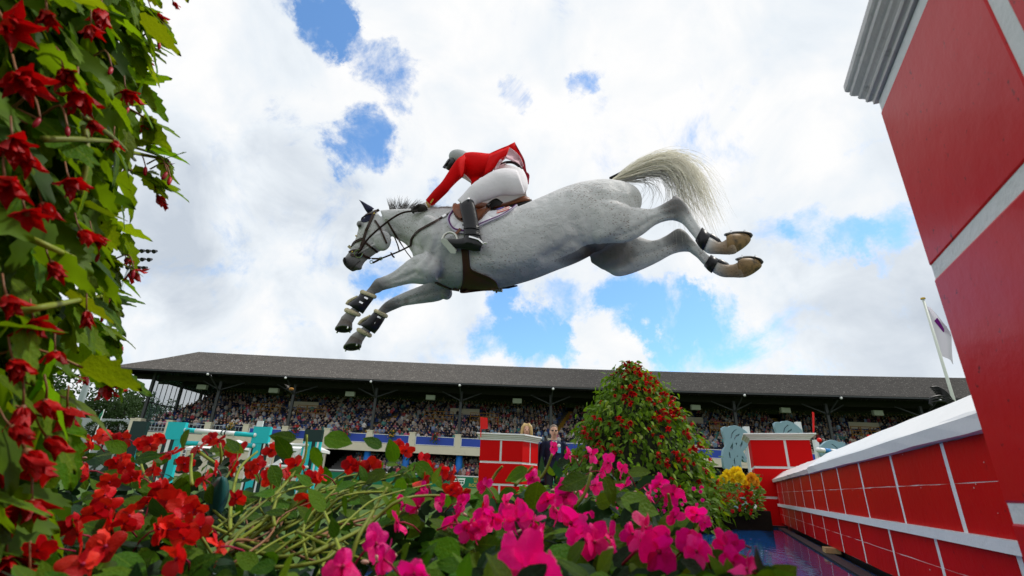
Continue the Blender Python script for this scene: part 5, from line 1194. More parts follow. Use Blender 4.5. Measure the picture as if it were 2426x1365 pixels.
a = TL + (BL - TL) * .27; b_ = a + (TR_ - TL) * .42; strap([tuple(a), tuple(b_)], .022, FBL, 'flag_canton', pad, .0205, .002, sub=3)
# saddle seat
SP_ = mat('black_saddle_panel', (.012, .010, .010), .5)
mb = MB(); loft(mb, [(1096, 476, 1104, 500, 0, 1.6), (1118, 476, 1125, 500, 0, 1.6), (1150, 480, 1154, 500, 0, 1.8), (1185, 482, 1188, 497, 0, 2.6), (1215, 474, 1218, 488, 0, 3.4), (1240, 464, 1244, 480, 0, 3.2), (1254, 468, 1258, 478, 0, 2.4)], 3, 16); mb.build('seat', TAN, sad, smooth=True)
mb = MB(); loft(mb, [(1170, 494, 1172, 506, .02, 3.0), (1200, 486, 1203, 496, .02, 3.4), (1235, 478, 1240, 487, .02, 3.2), (1259, 471, 1262, 478, 0, 2.4)], 3, 14); mb.build('panel', SP_, sad, smooth=True)
patch([(1076, 492), (1075, 505), (1082, 520), (1096, 529), (1115, 532), (1136, 526), (1150, 512), (1162, 500)], [(1082, 487), (1100, 486), (1125, 486), (1145, 488), (1160, 492)], 5, TAN, 'flap', sad, .030, 4)
patch([(1077, 490), (1075, 504), (1082, 519), (1094, 528)], [(1090, 487), (1100, 505), (1104, 525)], 4, TAN, 'knee_roll', sad, .045, 4)
patch([(1158, 503), (1150, 492), (1160, 478), (1176, 470), (1192, 480)], [(1166, 497), (1172, 490), (1185, 488)], 3, SP_, 'skirt', sad, .05, 4, off=.16)
patch([(1093, 588), (1097, 628), (1096, 667), (1089, 690), (1099, 695), (1139, 689), (1181, 684)], [(1111, 590), (1112, 612), (1116, 636), (1131, 645), (1158, 656), (1174, 667), (1182, 683)], 6, mat('girth_leather', (.055, .022, .012), .4, var=.3, vscale=8), 'girth', sad, .014, 5)
strap([(1094, 545), (1088, 553), (1081, 561)], .022, TAN, 'stirrup_leather', sad, .02, .004)
for k, (q) in enumerate((((1168, 684), (1190, 690), (1180, 695)),)):
    a = HP(1168, 686, -.20); b_ = HP(1190, 688, -.20); MB().bar(a, b_, .03, .02).bar(HP(1178, 684, -.2), HP(1176, 694, -.2), .012, .012).build('far_stirrup', mat('dull_steel', (.35, .35, .34), .4, metal=.8), sad)
MB().tube([HP(1180, 682, -.22), HP(1205, 680, -.24), HP(1226, 677, -.25)], [.018, .02, .008], 8, flat=.6).build('far_boot_sole', BLEATH, sad)
# ------------------------------------------------------------------ rider
rider = thing('person', 'rider in red jacket, white breeches and black boots leaning forward over the horse', 'person', HP(1150, 480))
JK = mat('red_wool_jacket', (.60, .002, .003), .75, var=.12, vscale=9, bump=.8, bscale=9, spec=.08); LIN = mat('pale_pink_lining', (.62, .38, .44), .6, var=.1); BREECH = mat('white_breeches', (.70, .68, .71), .75, var=.06, vscale=10, bump=.6, bscale=9); SKIN = mat('skin', (.52, .30, .21), .5, var=.1, vscale=20)
# body under the clothes: one continuous figure
bd = MB()
loft(bd, [(1196, 392, 1236, 404, 0, 1.1), (1178, 372, 1174, 402, 0, 1.6), (1150, 370, 1136, 412, 0, 1.6), (1122, 368, 1108, 410, 0, 1.6), (1100, 370, 1094, 402, 0, 1.5), (1088, 374, 1086, 394, 0, .8), (1078, 378, 1078, 396, 0, .9)], 3)
loft(bd, [(1092, 378, 1096, 410, .15, 1), (1070, 405, 1080, 420, .18, 1), (1051, 433, 1061, 448, .18, 1), (1031, 453, 1039, 467, .15, 1), (1011, 477, 1019, 488, .12, 1)], 3)
loft(bd, [(1092, 384, 1096, 412, -.15, 1), (1068, 415, 1076, 430, -.16, 1), (1040, 445, 1048, 458, -.14, 1), (1012, 480, 1020, 490, -.10, 1)], 3)
for sg, dx, dy in ((1, 0, 0), (-1, 14, 18)):
    loft(bd, [(1222 + dx, 408 + dy, 1236 + dx, 455 + dy, sg * .07, .5), (1178 + dx, 420 + dy, 1188 + dx, 450 + dy, sg * .14, .6), (1122 + dx, 442 + dy, 1132 + dx, 478 + dy, sg * .23, .7), (1095 + dx, 470 + dy, 1112 + dx, 490 + dy, sg * .28, 1), (1098 + dx, 515 + dy, 1124 + dx, 512 + dy, sg * .29, .9), (1106 + dx, 555 + dy, 1130 + dx, 556 + dy, sg * .29, .9), (1108 + dx, 575 + dy, 1136 + dx, 580 + dy, sg * .29, .9), (1080 + dx, 570 + dy, 1080 + dx, 584 + dy, sg * .29, 1.2), (1052 + dx, 568 + dy, 1052 + dx, 576 + dy, sg * .29, 1.2)], 3)
blob(bd, 1078, 388, 17, 20, .0, .075)
blob(bd, 1063, 393, 4, 5, .0, .012); blob(bd, 1070, 401, 9, 6, .0, .04)
bme = remesh(bd, .008, 3, 'body'); bme.materials.append(SKIN); put('body', bme, rider)
# jacket
jb = MB()
loft(jb, [(1192, 352, 1166, 408, 0, 1.05), (1163, 363, 1138, 422, 0, 1.05), (1136, 361, 1113, 428, 0, 1.05), (1116, 360, 1100, 418, 0, 1.1), (1098, 363, 1090, 414, 0, 1.15), (1085, 370, 1082, 402, 0, 1.1)], 4)
loft(jb, [(1102, 366, 1098, 420, .10, .9), (1084, 376, 1093, 422, .16, .9), (1064, 404, 1082, 425, .19, .95), (1047, 430, 1063, 453, .19, .95), (1028, 450, 1042, 473, .16, .95), (1008, 474, 1022, 489, .12, 1)], 4)
loft(jb, [(1102, 376, 1098, 420, -.10, .9), (1080, 395, 1090, 425, -.16, .9), (1058, 422, 1074, 440, -.16, .95), (1036, 448, 1050, 466, -.14, .95), (1010, 478, 1022, 492, -.10, 1)], 4)
loft(jb, [(1140, 415, 1112, 418, .0, .9), (1136, 424, 1114, 432, .02, .8), (1126, 430, 1116, 440, .04, .6)], 3)
jme = remesh(jb, .0075, 3, 'jacket'); jme.materials.append(JK); jk = put('jacket', jme, rider)
def sheet(name, A, B, m_, parent, nv=5, sub=4, th=.006, bulge=0.0):
    a = catmull(A, sub); b_ = catmull(B, sub); k = min(len(a), len(b_)); mb = MB()
    for i in range(k):
        for j in range(nv + 1):
            t_ = j / nv; mb.v.append(tuple(HP(lerp(a[i][0], b_[i][0], t_), lerp(a[i][1], b_[i][1], t_), lerp(a[i][2], b_[i][2], t_) + bulge * math.sin(math.pi * t_) + .006 * math.sin(i * 1.3 + j))))
    for i in range(k - 1):
        for j in range(nv): q = i * (nv + 1) + j; mb.f.append((q, q + 1, q + nv + 2, q + nv + 1)); mb.m.append(0)
    o = mb.build(name, m_, parent, smooth=True); sl = o.modifiers.new('s', 'SOLIDIFY'); sl.thickness = th; sl.offset = 0; return o
sheet('coat_tail', [(1160, 364, .02), (1188, 351, -.02), (1205, 344, -.06), (1219, 337, -.10)], [(1185, 372, -.10), (1205, 376, -.12), (1222, 382, -.14), (1240, 384, -.15)], JK, jk)
sheet('coat_tail', [(1219, 337, -.10), (1238, 370, -.14), (1244, 386, -.16), (1247, 406, -.17), (1254, 415, -.18), (1252, 437, -.18)], [(1212, 362, -.11), (1226, 384, -.15), (1234, 392, -.16), (1240, 406, -.17), (1245, 416, -.18), (1247, 428, -.18)], mat('dark_red_wool', (.26, .006, .02), .75), jk)
sheet('coat_lining', [(1208, 350, .10), (1224, 362, .0), (1234, 376, -.06), (1240, 394, -.10)], [(1196, 374, .13), (1208, 379, .06), (1224, 386, -.02), (1235, 398, -.08)], LIN, jk, bulge=-.03)
sheet('coat_front_flap', [(1160, 366, .12), (1185, 356, .15), (1207, 349, .17)], [(1146, 416, .17), (1172, 396, .18), (1198, 372, .18)], JK, jk, bulge=.02)
sheet('coat_hem', [(1198, 370, .185), (1185, 378, .19), (1176, 392, .19), (1170, 404, .19)], [(1201, 373, .18), (1190, 383, .18), (1182, 394, .18), (1173, 407, .18)], LIN, jk, nv=2)
sheet('shirt_front', [(1094, 410, .06), (1104, 416, .06), (1116, 430, .06)], [(1093, 420, .03), (1106, 427, .03), (1117, 434, .03)], BREECH, rider, nv=3)
for i in range(4):
    c = HP(1021.5 - i * 1.6 + 4, 475 + i * 2.4 - 2, .185); MB().ball(c, .006, 8, 5).build('cuff_button', GOLD, jk)
# breeches
bb_ = MB()
loft(bb_, [(1188, 386, 1238, 399, 0, 1.15), (1176, 400, 1248, 420, 0, 1.15), (1180, 418, 1251, 442, 0, 1.2), (1195, 440, 1246, 456, 0, 1.2)], 4)
loft(bb_, [(1224, 402, 1244, 460, .08, 1), (1198, 398, 1215, 464, .12, .95), (1170, 404, 1188, 464, .17, .9), (1142, 420, 1156, 475, .22, .9), (1118, 437, 1131, 484, .26, .9), (1098, 459, 1122, 490, .28, .9), (1083, 474, 1112, 498, .29, .85)], 4)
loft(bb_, [(1236, 418, 1250, 470, -.08, 1), (1205, 420, 1222, 478, -.14, .95), (1170, 435, 1186, 486, -.20, .9), (1130, 455, 1142, 498, -.25, .9), (1108, 478, 1128, 506, -.28, .9)], 4)
bbm = remesh(bb_, .0075, 4, 'breeches'); bbm.materials.append(BREECH); brc = put('breeches', bbm, rider)
RT_ = BVHTree.FromPolygons([tuple(v.co) for v in bbm.vertices], [tuple(p.vertices) for p in bbm.polygons])
_HT = HT; HT = RT_
strap([(1187, 389), (1200, 385), (1214, 385), (1226, 391), (1236, 400)], .022, BLEATH, 'belt', brc, .004, .004)
strap([(1196, 384), (1198, 391)], .012, BREECH, 'belt_loop', brc, .010, .003, sub=2)
HT = _HT
# boots
for sg, dx, dy in ((1, 0, 0), (-1, 14, 18)):
    fb = MB()
    loft(fb, [(1094, 474, 1116, 466, sg * .295, .9), (1088, 484, 1124, 480, sg * .30, .9), (1092, 506, 1130, 505, sg * .30, .85), (1097, 528, 1134, 529, sg * .30, .8), (1099, 548, 1137, 550, sg * .30, .8), (1100, 562, 1141, 566, sg * .30, .75), (1098, 575, 1144, 582, sg * .30, .7)] if sg > 0 else [(1108, 500, 1136, 496, -.30, .9), (1112, 545, 1146, 545, -.30, .85), (1114, 580, 1152, 584, -.30, .8)], 4)
    loft(fb, [(1144, 572, 1138, 596, sg * .30, .9), (1126, 562, 1122, 596, sg * .30, .8), (1104, 563, 1100, 591, sg * .30, .85), (1082, 566, 1079, 589, sg * .30, .95), (1060, 566, 1058, 583, sg * .30, 1.1), (1044, 567, 1045, 575, sg * .30, 1.4)] if sg > 0 else [(1150, 590, 1146, 612, -.30, .9), (1110, 584, 1106, 606, -.30, .9), (1062, 584, 1060, 596, -.30, 1.1)], 4)
    fme = remesh(fb, .007, 2, 'boot'); fme.materials.append(BLEATH); bt = put('boot', fme, rider)
    if sg > 0:
        rb = MB(); HB = BVHTree.FromPolygons([tuple(v.co) for v in fme.vertices], [tuple(p.vertices) for p in fme.polygons]); HT = HB
        for i, yy in enumerate((533, 541, 548, 555)): strap([(1098, yy), (1116, yy + 6 - i % 2 * 8), (1137, yy + 2)], .012, BLEATH, 'boot_crease', bt, .004, .004, sub=4)
        MB().ball(hit(1109.5, 474, .35, .008)[0], .011, 10, 6).build('boot_button', METAL, bt)
        strap([(1112, 562), (1125, 566), (1137, 572), (1143, 578)], .012, METAL, 'spur_strap', bt, .006, .004)
        strap([(1146, 592), (1130, 597), (1113, 594)], .010, mat('sole_leather', (.10, .085, .06), .6), 'heel_edge', bt, .003, .004)
        HT = _HT
        MB().tube([HP(1142, 576, .30), HP(1153, 577, .30)], .006, 8).build('spur', METAL, bt)
# stirrup iron with pale tread (hangs from the saddle)
TRD = mat('grey_green_tread', (.34, .38, .32), .7, bump=.3, bscale=90); si = thing('stirrup_iron', 'grey stirrup iron with pale tread under the black boot', 'stirrup', HP(1060, 580, .30))
mb = MB(); a = [(1046, 566), (1044, 572), (1068, 600), (1079, 601), (1080, 594), (1058, 568)]
mb.add([HP(x, y, .345) for x, y in a] + [HP(x + 5, y - 4, .22) for x, y in a], [tuple(range(6)), tuple(reversed(range(6, 12)))] + [(i, 6 + i, 6 + (i + 1) % 6, (i + 1) % 6) for i in range(6)]); mb.build('tread', TRD, si)
MB().tube([Vector(HP(*p)) for p in catmull([(1047, 570, .30), (1052, 558, .30), (1064, 551, .30), (1076, 554, .30), (1083, 564, .30), (1083, 580, .30)], 4)], .009, 8).build('arch', mat('alloy_grey', (.55, .55, .50), .35, metal=.6), si, smooth=True)
# helmet and head
HG = mat('grey_helmet', (.30, .32, .32), .4, var=.1, vscale=20); HD = mat('helmet_dark', (.02, .02, .022), .45)
hm = MB(); blob(hm, 1090, 375, 28, 20, .0, .095, 22); he = hm.build('helmet', HG, rider, smooth=True)
mb = MB(); blob(mb, 1068, 388, 12, 17, .02, .092, 30); mb.build('helmet_side', HD, he, smooth=True)
sheet('peak', [(1066, 377, .09), (1060, 380, .0), (1064, 382, -.09)], [(1054, 392, .08), (1049, 397, .0), (1055, 400, -.07)], HD, he, nv=3)
MB().tube([HP(1078, 388, .085), HP(1072, 400, .07), HP(1068, 408, .02)], .006, 6).build('chin_strap', HD, he)
mb = MB(); blob(mb, 1070, 403, 8, 6, .0, .04, 20); mb.build('chin', SKIN, rider, smooth=True)
# gloved hand on the rein, fingers curled round it; bare wrist with a bracelet
GLV = mat('dark_glove', (.022, .018, .017), .6, var=.2, vscale=40, bump=.2, bscale=120)
gm = MB(); loft(gm, [(1008, 487, 1014, 497, .125, 1), (998, 483, 1004, 501, .135, .8), (988, 487, 992, 503, .14, .7), (981, 492, 984, 502, .14, .7)], 3)
for i, (x, y, ln) in enumerate(((985, 490, 1.0), (983.5, 493.5, 1.1), (983, 497, 1.05), (984, 500.5, .85))):
    pts = [HP(x + 4, y, .15), HP(x - 4 * ln, y + .5, .165), HP(x - 7 * ln, y + 2, .155), HP(x - 6 * ln, y + 4, .135), HP(x - 2, y + 4, .13)]; gm.tube([Vector(q) for q in pts], [.0095, .009, .0085, .008, .0075], 8)
gm.tube([HP(996, 486, .15), HP(989, 487, .17), HP(983, 491, .175), HP(979, 495, .17)], [.011, .010, .009, .0075], 8)
gme = remesh(gm, .0035, 2, 'glove'); gme.materials.append(GLV); put('glove', gme, rider)
wm = MB(); loft(wm, [(1005, 481, 1012, 495, .125, .9), (1016, 475, 1022, 488, .125, .9)], 3); wm.build('wrist', SKIN, rider, smooth=True)
for q in (0, 1):
    ring = sec(1007 + q * 3, 479.5 - q * 2, 1014 + q * 3, 494.5 - q * 3, .125, .95, 16); c = sum(ring, Vector()) / 16
    MB().rings([[p + (p - c).normalized() * .004 * math.cos(2 * math.pi * j / 6) + HF * .004 * math.sin(2 * math.pi * j / 6) for j in range(6)] for p in ring], False, 0, True).build('bracelet', GOLD if q else WHITE, rider)
# ------------------------------------------------------------------ two officials standing behind the centre pillar
def person(label, fx_, Yp, top_px, hair_c, coat_m, female=False, scale=1.0):
    topz = PY(fx_, top_px, Yp).z; x = PY(fx_, top_px + 40, Yp).x; Hh = topz - ground_z(Yp); k = Hh / 1.78
    t_ = thing('person', label, 'person', (x, Yp, ground_z(Yp)), 'officials standing behind the pillar')
    def V(a, b_, c): return Vector((x + a * k, Yp + b_ * k, ground_z(Yp) + c * k))
    def ell(a, b_, c, rx, ry, n=14): return [V(a + rx * math.cos(2 * math.pi * i / n), b_ + ry * math.sin(2 * math.pi * i / n), c) for i in range(n)]
    m_ = MB()
    for s_ in (-1, 1):
        m_.rings([ell(s_ * .10, -.06, .0, .045, .10), ell(s_ * .10, 0, .10, .045, .05), ell(s_ * .10, .01, .30, .058, .06), ell(s_ * .10, 0, .50, .056, .06), ell(s_ * .10, 0, .80, .085, .09), ell(s_ * .08, 0, .92, .09, .10)])
        m_.rings([ell(s_ * .185, .0, 1.44, .05, .055), ell(s_ * .225, .0, 1.38, .052, .055), ell(s_ * .25, .02, 1.15, .042, .045), ell(s_ * .26, -.02, .95, .034, .036), ell(s_ * .26, -.05, .85, .028, .03), ell(s_ * .26, -.06, .78, .022, .04)])
    m_.rings([ell(0, 0, .85, .15, .10), ell(0, 0, .98, .165, .11), ell(0, 0, 1.15, .155, .10), ell(0, 0, 1.32, .175, .11), ell(0, 0, 1.42, .16, .09), ell(0, 0, 1.47, .07, .06), ell(0, -.005, 1.54, .055, .058)])
    m_.rings([ell(0, -.01, 1.50, .05, .05), ell(0, -.03, 1.555, .05, .06), ell(0, -.025, 1.60, .068, .085), ell(0, -.015, 1.67, .075, .095), ell(0, -.005, 1.73, .068, .088), ell(0, 0, 1.775, .03, .04)])
    m_.ball(V(0, -.125, 1.63), (.016 * k, .022 * k, .028 * k), 8, 6)
    for s_ in (-1, 1): m_.ball(V(s_ * .08, .0, 1.64), (.012 * k, .02 * k, .032 * k), 8, 6)
    me = remesh(m_, .012 * k, 2, 'body', .4); me.materials.append(SKIN); put('body', me, t_)
    cm_ = MB(); cm_.rings([ell(0, .0, .80, .20, .135), ell(0, 0, .98, .19, .13), ell(0, 0, 1.15, .18, .125), ell(0, 0, 1.32, .20, .13), ell(0, 0, 1.42, .185, .11), ell(0, .015, 1.475, .10, .075)])
    for s_ in (-1, 1): cm_.rings([ell(s_ * .17, .0, 1.445, .06, .065), ell(s_ * .225, .0, 1.39, .068, .07), ell(s_ * .255, .02, 1.15, .06, .062), ell(s_ * .265, -.02, .95, .05, .05), ell(s_ * .265, -.045, .87, .045, .045)])
    cme = remesh(cm_, .012 * k, 2, 'jacket', .4); cme.materials.append(coat_m); put('jacket', cme, t_)
    tr = MB()
    for s_ in (-1, 1): tr.rings([ell(s_ * .10, 0, .06, .06, .07), ell(s_ * .10, 0, .5, .072, .075), ell(s_ * .09, 0, .86, .10, .11)])
    tr.build('trousers', mat('dark_trousers', (.02, .022, .03), .8) if 'dark_trousers' not in MATS else MATS['dark_trousers'], t_, smooth=True)
    for s_ in (-1, 1): MB().rings([ell(s_ * .10, -.07, .0, .05, .14), ell(s_ * .10, -.07, .04, .05, .14), ell(s_ * .10, -.02, .09, .05, .07)]).build('shoe', BLEATH, t_, smooth=True)
    hr = MB(); HM = mat('hair_' + ('fair' if female else 'grey'), hair_c, .5, var=.4, vscale=60, stretch=(4, 4, 1))
    hr.rings([ell(0, .035, 1.60 if not female else 1.42, .078 if not female else .10, .07), ell(0, .03, 1.66, .085, .085), ell(0, .012, 1.72, .084, .098), ell(0, .0, 1.765, .064, .08), ell(0, 0, 1.79, .02, .025)]); hr.build('hair', HM, t_, smooth=True)
    if female:
        for s_ in (-1, 1): MB().tube([V(s_ * .03, -.05, 1.785), V(s_ * .085, -.06, 1.71), V(s_ * .10, -.05, 1.60), V(s_ * .10, -.05, 1.42)], [.03 * k, .035 * k, .035 * k, .03 * k], 8).build('hair_lock', HM, t_, smooth=True)
    for s_ in (-1, 1):
        if not female: MB().ball(V(s_ * .032, -.108, 1.655), (.026 * k, .012 * k, .017 * k), 10, 6).build('sunglass_lens', BLACK, t_, smooth=True)
        else: MB().ball(V(s_ * .032, -.102, 1.655), (.013 * k, .008 * k, .006 * k), 8, 5).build('eye', BLACK, t_)
    if not female: MB().bar(V(-.08, -.08, 1.665), V(.08, -.08, 1.665), .008 * k, .01 * k).build('sunglass_bridge', BLACK, t_)
    MB().ball(V(0, -.112, 1.575), (.022 * k, .008 * k, .006 * k), 8, 5).build('mouth', mat('lips', (.35, .12, .10), .5) if 'lips' not in MATS else MATS['lips'], t_)
    return t_, V, k
SUIT = mat('navy_suit_cloth', (.012, .016, .045), .8, var=.15, vscale=30, bump=.2, bscale=60)
t_, V, k = person('man in navy suit, tie and sunglasses with a blue rosette', 1312, 9.6, 1007, (.16, .12, .09), SUIT)
MB().prism([(-.055, 0), (.055, 0), (.012, -.30), (-.012, -.30)], 0, .012, Matrix(((k, 0, 0, V(0, 0, 0).x), (0, 0, -1, V(0, -.135, 0).y), (0, k, 0, V(0, 0, 1.45).z), (0, 0, 0, 1)))).build('shirt', WHITE, t_)
MB().prism([(-.018, 0), (.018, 0), (.03, -.32), (0, -.36), (-.03, -.32)], 0, .014, Matrix(((k, 0, 0, V(0, 0, 0).x), (0, 0, -1, V(0, -.15, 0).y), (0, k, 0, V(0, 0, 1.44).z), (0, 0, 0, 1)))).build('tie', NAVY, t_)
LBL = mat('light_blue_ribbon', (.12, .42, .75), .5); c = V(.09, -.15, 1.36); MB().ball(c, (.035 * k, .012, .035 * k), 12, 6).build('rosette', WHITE, t_)
MB().box(c.x - .03, c.x + .035, c.y - .01, c.y + .01, c.z - .13, c.z - .035).build('rosette_ribbon', LBL, t_)
t_, V, k = person('fair-haired woman with white hair ornament behind the central pillar', 1247, 10.4, 1005, (.46, .32, .13), mat('dark_dress_cloth', (.03, .03, .04), .8), True)
for i in range(9): MB().ball(V(.07 + .02 * math.cos(i), -.01 + .03 * math.sin(i * 2.1), 1.74 - .02 * i + .02 * math.sin(i)), .022 * k, 6, 4).build('hair_ornament', WHITE, t_)
t_, V, k = person('bald man in sunglasses half hidden between pillar and suited man', 1285, 10.9, 1055, (.30, .20, .15), SUIT)
# ------------------------------------------------------------------ plants: leaf and petal meshes (unit length along +Y, face +Z)
rp = random.Random(99)
def leaf_mat(name, col, tcol, fac=.32, vein=.35, rough=.45):
    m = mat(name, col, rough, var=.22, vscale=3.0, obrand=.45, hue=.025, trans=fac, transcol=tcol, bump=.4, bscale=12, spec=.12)
    t = m.node_tree; b = t.nodes['Principled BSDF']; src = b.inputs['Base Color'].links[0].from_socket
    tc_ = N(t, 'ShaderNodeTexCoord'); sp_ = N(t, 'ShaderNodeSeparateXYZ'); L(t, tc_.outputs['Object'], sp_.inputs[0])
    ax = M_(t, 'ABSOLUTE', sp_.outputs[0]); mid_ = M_(t, 'LESS_THAN', ax, .014)
    side = M_(t, 'LESS_THAN', M_(t, 'ABSOLUTE', M_(t, 'SUBTRACT', M_(t, 'FRACT', M_(t, 'MULTIPLY', M_(t, 'SUBTRACT', sp_.outputs[1], M_(t, 'MULTIPLY', ax, .8)), 6.5)), .5)), .055)
    v = M_(t, 'MULTIPLY', M_(t, 'MAXIMUM', mid_, M_(t, 'MULTIPLY', side, .6)), vein)
    mx_ = N(t, 'ShaderNodeMix', data_type='RGBA'); L(t, v, mx_.inputs['Factor']); L(t, src, mx_.inputs[6]); mx_.inputs[7].default_value = (min(1, col[0] * 3.2), min(1, col[1] * 2.3), col[2] * 2.5, 1); L(t, mx_.outputs[2], b.inputs['Base Color'])
    return m
BEGL = leaf_mat('begonia_leaf', (.095, .190, .008), (2.6, 2.0, .5), .45)
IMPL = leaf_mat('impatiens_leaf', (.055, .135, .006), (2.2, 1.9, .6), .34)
IMPD = leaf_mat('impatiens_leaf_dark', (.012, .040, .012), (2.0, 2.0, .8), .2)  # darker leaf green; the deep shade of the under-foliage is put into this colour
TOWL = leaf_mat('tower_leaf', (.120, .210, .010), (2.2, 2.0, .6), .4)
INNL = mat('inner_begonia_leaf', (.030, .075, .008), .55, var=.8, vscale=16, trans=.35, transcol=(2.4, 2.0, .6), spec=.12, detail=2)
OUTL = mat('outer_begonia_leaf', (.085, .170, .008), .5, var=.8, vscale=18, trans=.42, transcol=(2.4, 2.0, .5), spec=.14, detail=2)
BEGR = mat('begonia_petal', (.42, .003, .004), .42, var=.18, vscale=4, obrand=.35, trans=.30, transcol=(1.5, 1, 1), bump=.25, bscale=9)
IMPR = mat('red_impatiens_petal', (.66, .012, .008), .45, var=.14, vscale=4, obrand=.38, hue=.004, trans=.28, transcol=(1.3, 1, 1), bump=.25, bscale=9)
IMPP = mat('pink_impatiens_petal', (.92, .004, .25), .42, var=.16, vscale=4, obrand=.26, hue=.010, trans=.34, transcol=(1.25, 1, 1.15), bump=.3, bscale=9, spec=.35)
YELP = mat('yellow_petal', (.95, .70, .012), .5, var=.12, vscale=4, obrand=.1, trans=.35); ORAP = mat('orange_petal', (.85, .38, .012), .5, var=.2, vscale=4, trans=.25)
STEM = mat('pale_green_stem', (.20, .25, .025), .5, var=.3, vscale=10, obrand=.3, trans=.12); STEMR = mat('reddish_stem', (.22, .10, .045), .5, var=.3, vscale=10, obrand=.3)
BUDM = mat('pale_pink_bud', (.55, .33, .26), .5, var=.3, vscale=6, obrand=.3, trans=.2); BUDR = mat('red_bud', (.36, .006, .02), .4, var=.2, vscale=6, obrand=.3)
EYE_D = mat('dark_flower_eye', (.30, .004, .04), .5)
def strip_leaf(out_l, out_r, mid_n, bend, fold, seed):
    # outlines from base to tip (x, y); midrib of mid_n points; triangulated strips on both sides
    rn = random.Random(seed); V = []; Fc = []
    mids = [(0, i / (mid_n - 1)) for i in range(mid_n)]
    def Z(x, y): return -bend * y * y + fold * abs(x) + .02 * math.sin(9 * y + 5 * x + seed) * abs(x) * 3
    V += [(x, y, Z(x, y)) for x, y in mids]
    for o in (out_l, out_r):
        b0 = len(V); V += [(x, y, Z(x, y)) for x, y in o]
        i = j = 0
        while i < mid_n - 1 or j < len(o) - 1:
            if j == len(o) - 1 or (i < mid_n - 1 and mids[i + 1][1] <= o[j + 1][1] + 1e-6): Fc.append((i, i + 1, b0 + j) if o is out_r else (i + 1, i, b0 + j)); i += 1
            else: Fc.append((i, b0 + j + 1, b0 + j) if o is out_r else (i, b0 + j, b0 + j + 1)); j += 1
    return V, Fc
def mk(V, Fc, name, m_):
    me = bpy.data.meshes.new(name); me.from_pydata(V, [], Fc); me.materials.append(m_); me.polygons.foreach_set('use_smooth', [True] * len(me.polygons)); me.update(); return me
def begonia_leaf(seed):
    rn = random.Random(seed); n = 11; sides = []
    for s_, wid in ((-1, rn.uniform(.15, .24)), (1, rn.uniform(.22, .32))):
        o = []
        for i in range(n):
            y = -.10 + 1.10 * i / (n - 1); u = (y + .10) / 1.10; w = wid * (math.sin(math.pi * min(1, u ** .62)) ** .8) if 0 < u < 1 else 0
            if 0 < i < n - 1: w *= (1.13 if i % 2 else .84) * rn.uniform(.93, 1.07); y += (.035 if i % 2 else -.02)
            o.append((s_ * max(w, .001), y))
        o[0] = (s_ * .05, -.06); o[-1] = (0, 1.0); sides.append(o)
    return strip_leaf(sides[0], sides[1], 6, rn.uniform(.05, .4), rn.uniform(.05, .35), seed)
def ovate_leaf(seed):
    rn = random.Random(seed); n = 9; sides = []; wid = rn.uniform(.27, .34)
    for s_ in (-1, 1):
        o = []
        for i in range(n):
            u = i / (n - 1); w = wid * math.sin(math.pi * u ** .78) ** .75 if 0 < u < 1 else .002
            if 0 < i < n - 1: w *= (1.03 if i % 2 else .97)
            o.append((s_ * w, u))
        o[-1] = (0, 1.03); sides.append(o)
    return strip_leaf(sides[0], sides[1], 6, rn.uniform(-.05, .3), rn.uniform(.02, .25), seed)
BL = [begonia_leaf(i) for i in range(7)]; OL = [ovate_leaf(i + 50) for i in range(6)]
BLM = [mk(*q, 'leaf', BEGL) for q in BL]; TLM = [mk(*q, 'leaf', TOWL) for q in BL]; OLM = [mk(*q, 'leaf', IMPL) for q in OL]; OLD = [mk(*q, 'leaf', IMPD) for q in OL]
def petal(seed, wide=.46, notch=.10, cup=.15, tip=0.0, rows=4, cols=4):
    rn = random.Random(seed); V = []; Fc = []
    for i in range(rows + 1):
        u = i / rows; w = wide * (math.sin(math.pi * (.10 + .72 * u ** .8)) ** .9) * (1 - tip * u ** 3) if i else .05
        for j in range(cols + 1):
            s_ = 2 * j / cols - 1; y = u - (notch * (1 - abs(s_)) ** 1.5 if i == rows else 0) - .16 * s_ * s_ * u
            V.append((s_ * w, y, cup * u * u - .10 * s_ * s_ * u + .05 * math.sin(3 * s_ + 6 * u + seed)))
    for i in range(rows):
        for j in range(cols): a = i * (cols + 1) + j; Fc.append((a, a + 1, a + cols + 2, a + cols + 1))
    return V, Fc
IP = [petal(i, rp.uniform(.40, .56), rp.uniform(.05, .20), rp.uniform(-.35, .35)) for i in range(7)]
BP = [petal(i + 30, rp.uniform(.24, .34), -.10, rp.uniform(-.35, .1), .45) for i in range(5)]
IPR = [mk(*q, 'petal', IMPR) for q in IP]; IPP = [mk(*q, 'petal', IMPP) for q in IP]; BPR = [mk(*q, 'petal', BEGR) for q in BP]
def merged(parts, name, m_):       # parts: (V, F, Matrix)
    V = []; Fc = []
    for v, f, M in parts:
        b0 = len(V); V += [tuple(M @ Vector(p)) for p in v]; Fc += [tuple(i + b0 for i in q) for q in f]
    return mk(V, Fc, name, m_)
def rotm(ax, a): return Matrix.Rotation(a, 4, ax)
FLW_EYE = MB().ball((0, 0, .02), (.06, .06, .05), 8, 4).tube([(0, 0, .0), (0, -.08, -.25), (0, -.35, -.55), (0, -.8, -.8)], [.035, .03, .028, .03], 5).mesh('flower', [EYE_D], True)
FLW_BEG = MB().ball((0, .12, 0), (.13, .16, .13), 8, 4).tube([(0, 0, 0), (0, -.4, .1), (0, -.9, .35)], [.05, .04, .04], 5).mesh('flower', [STEMR], True)
def S(k): return Matrix.Diagonal((k, k, k, 1))
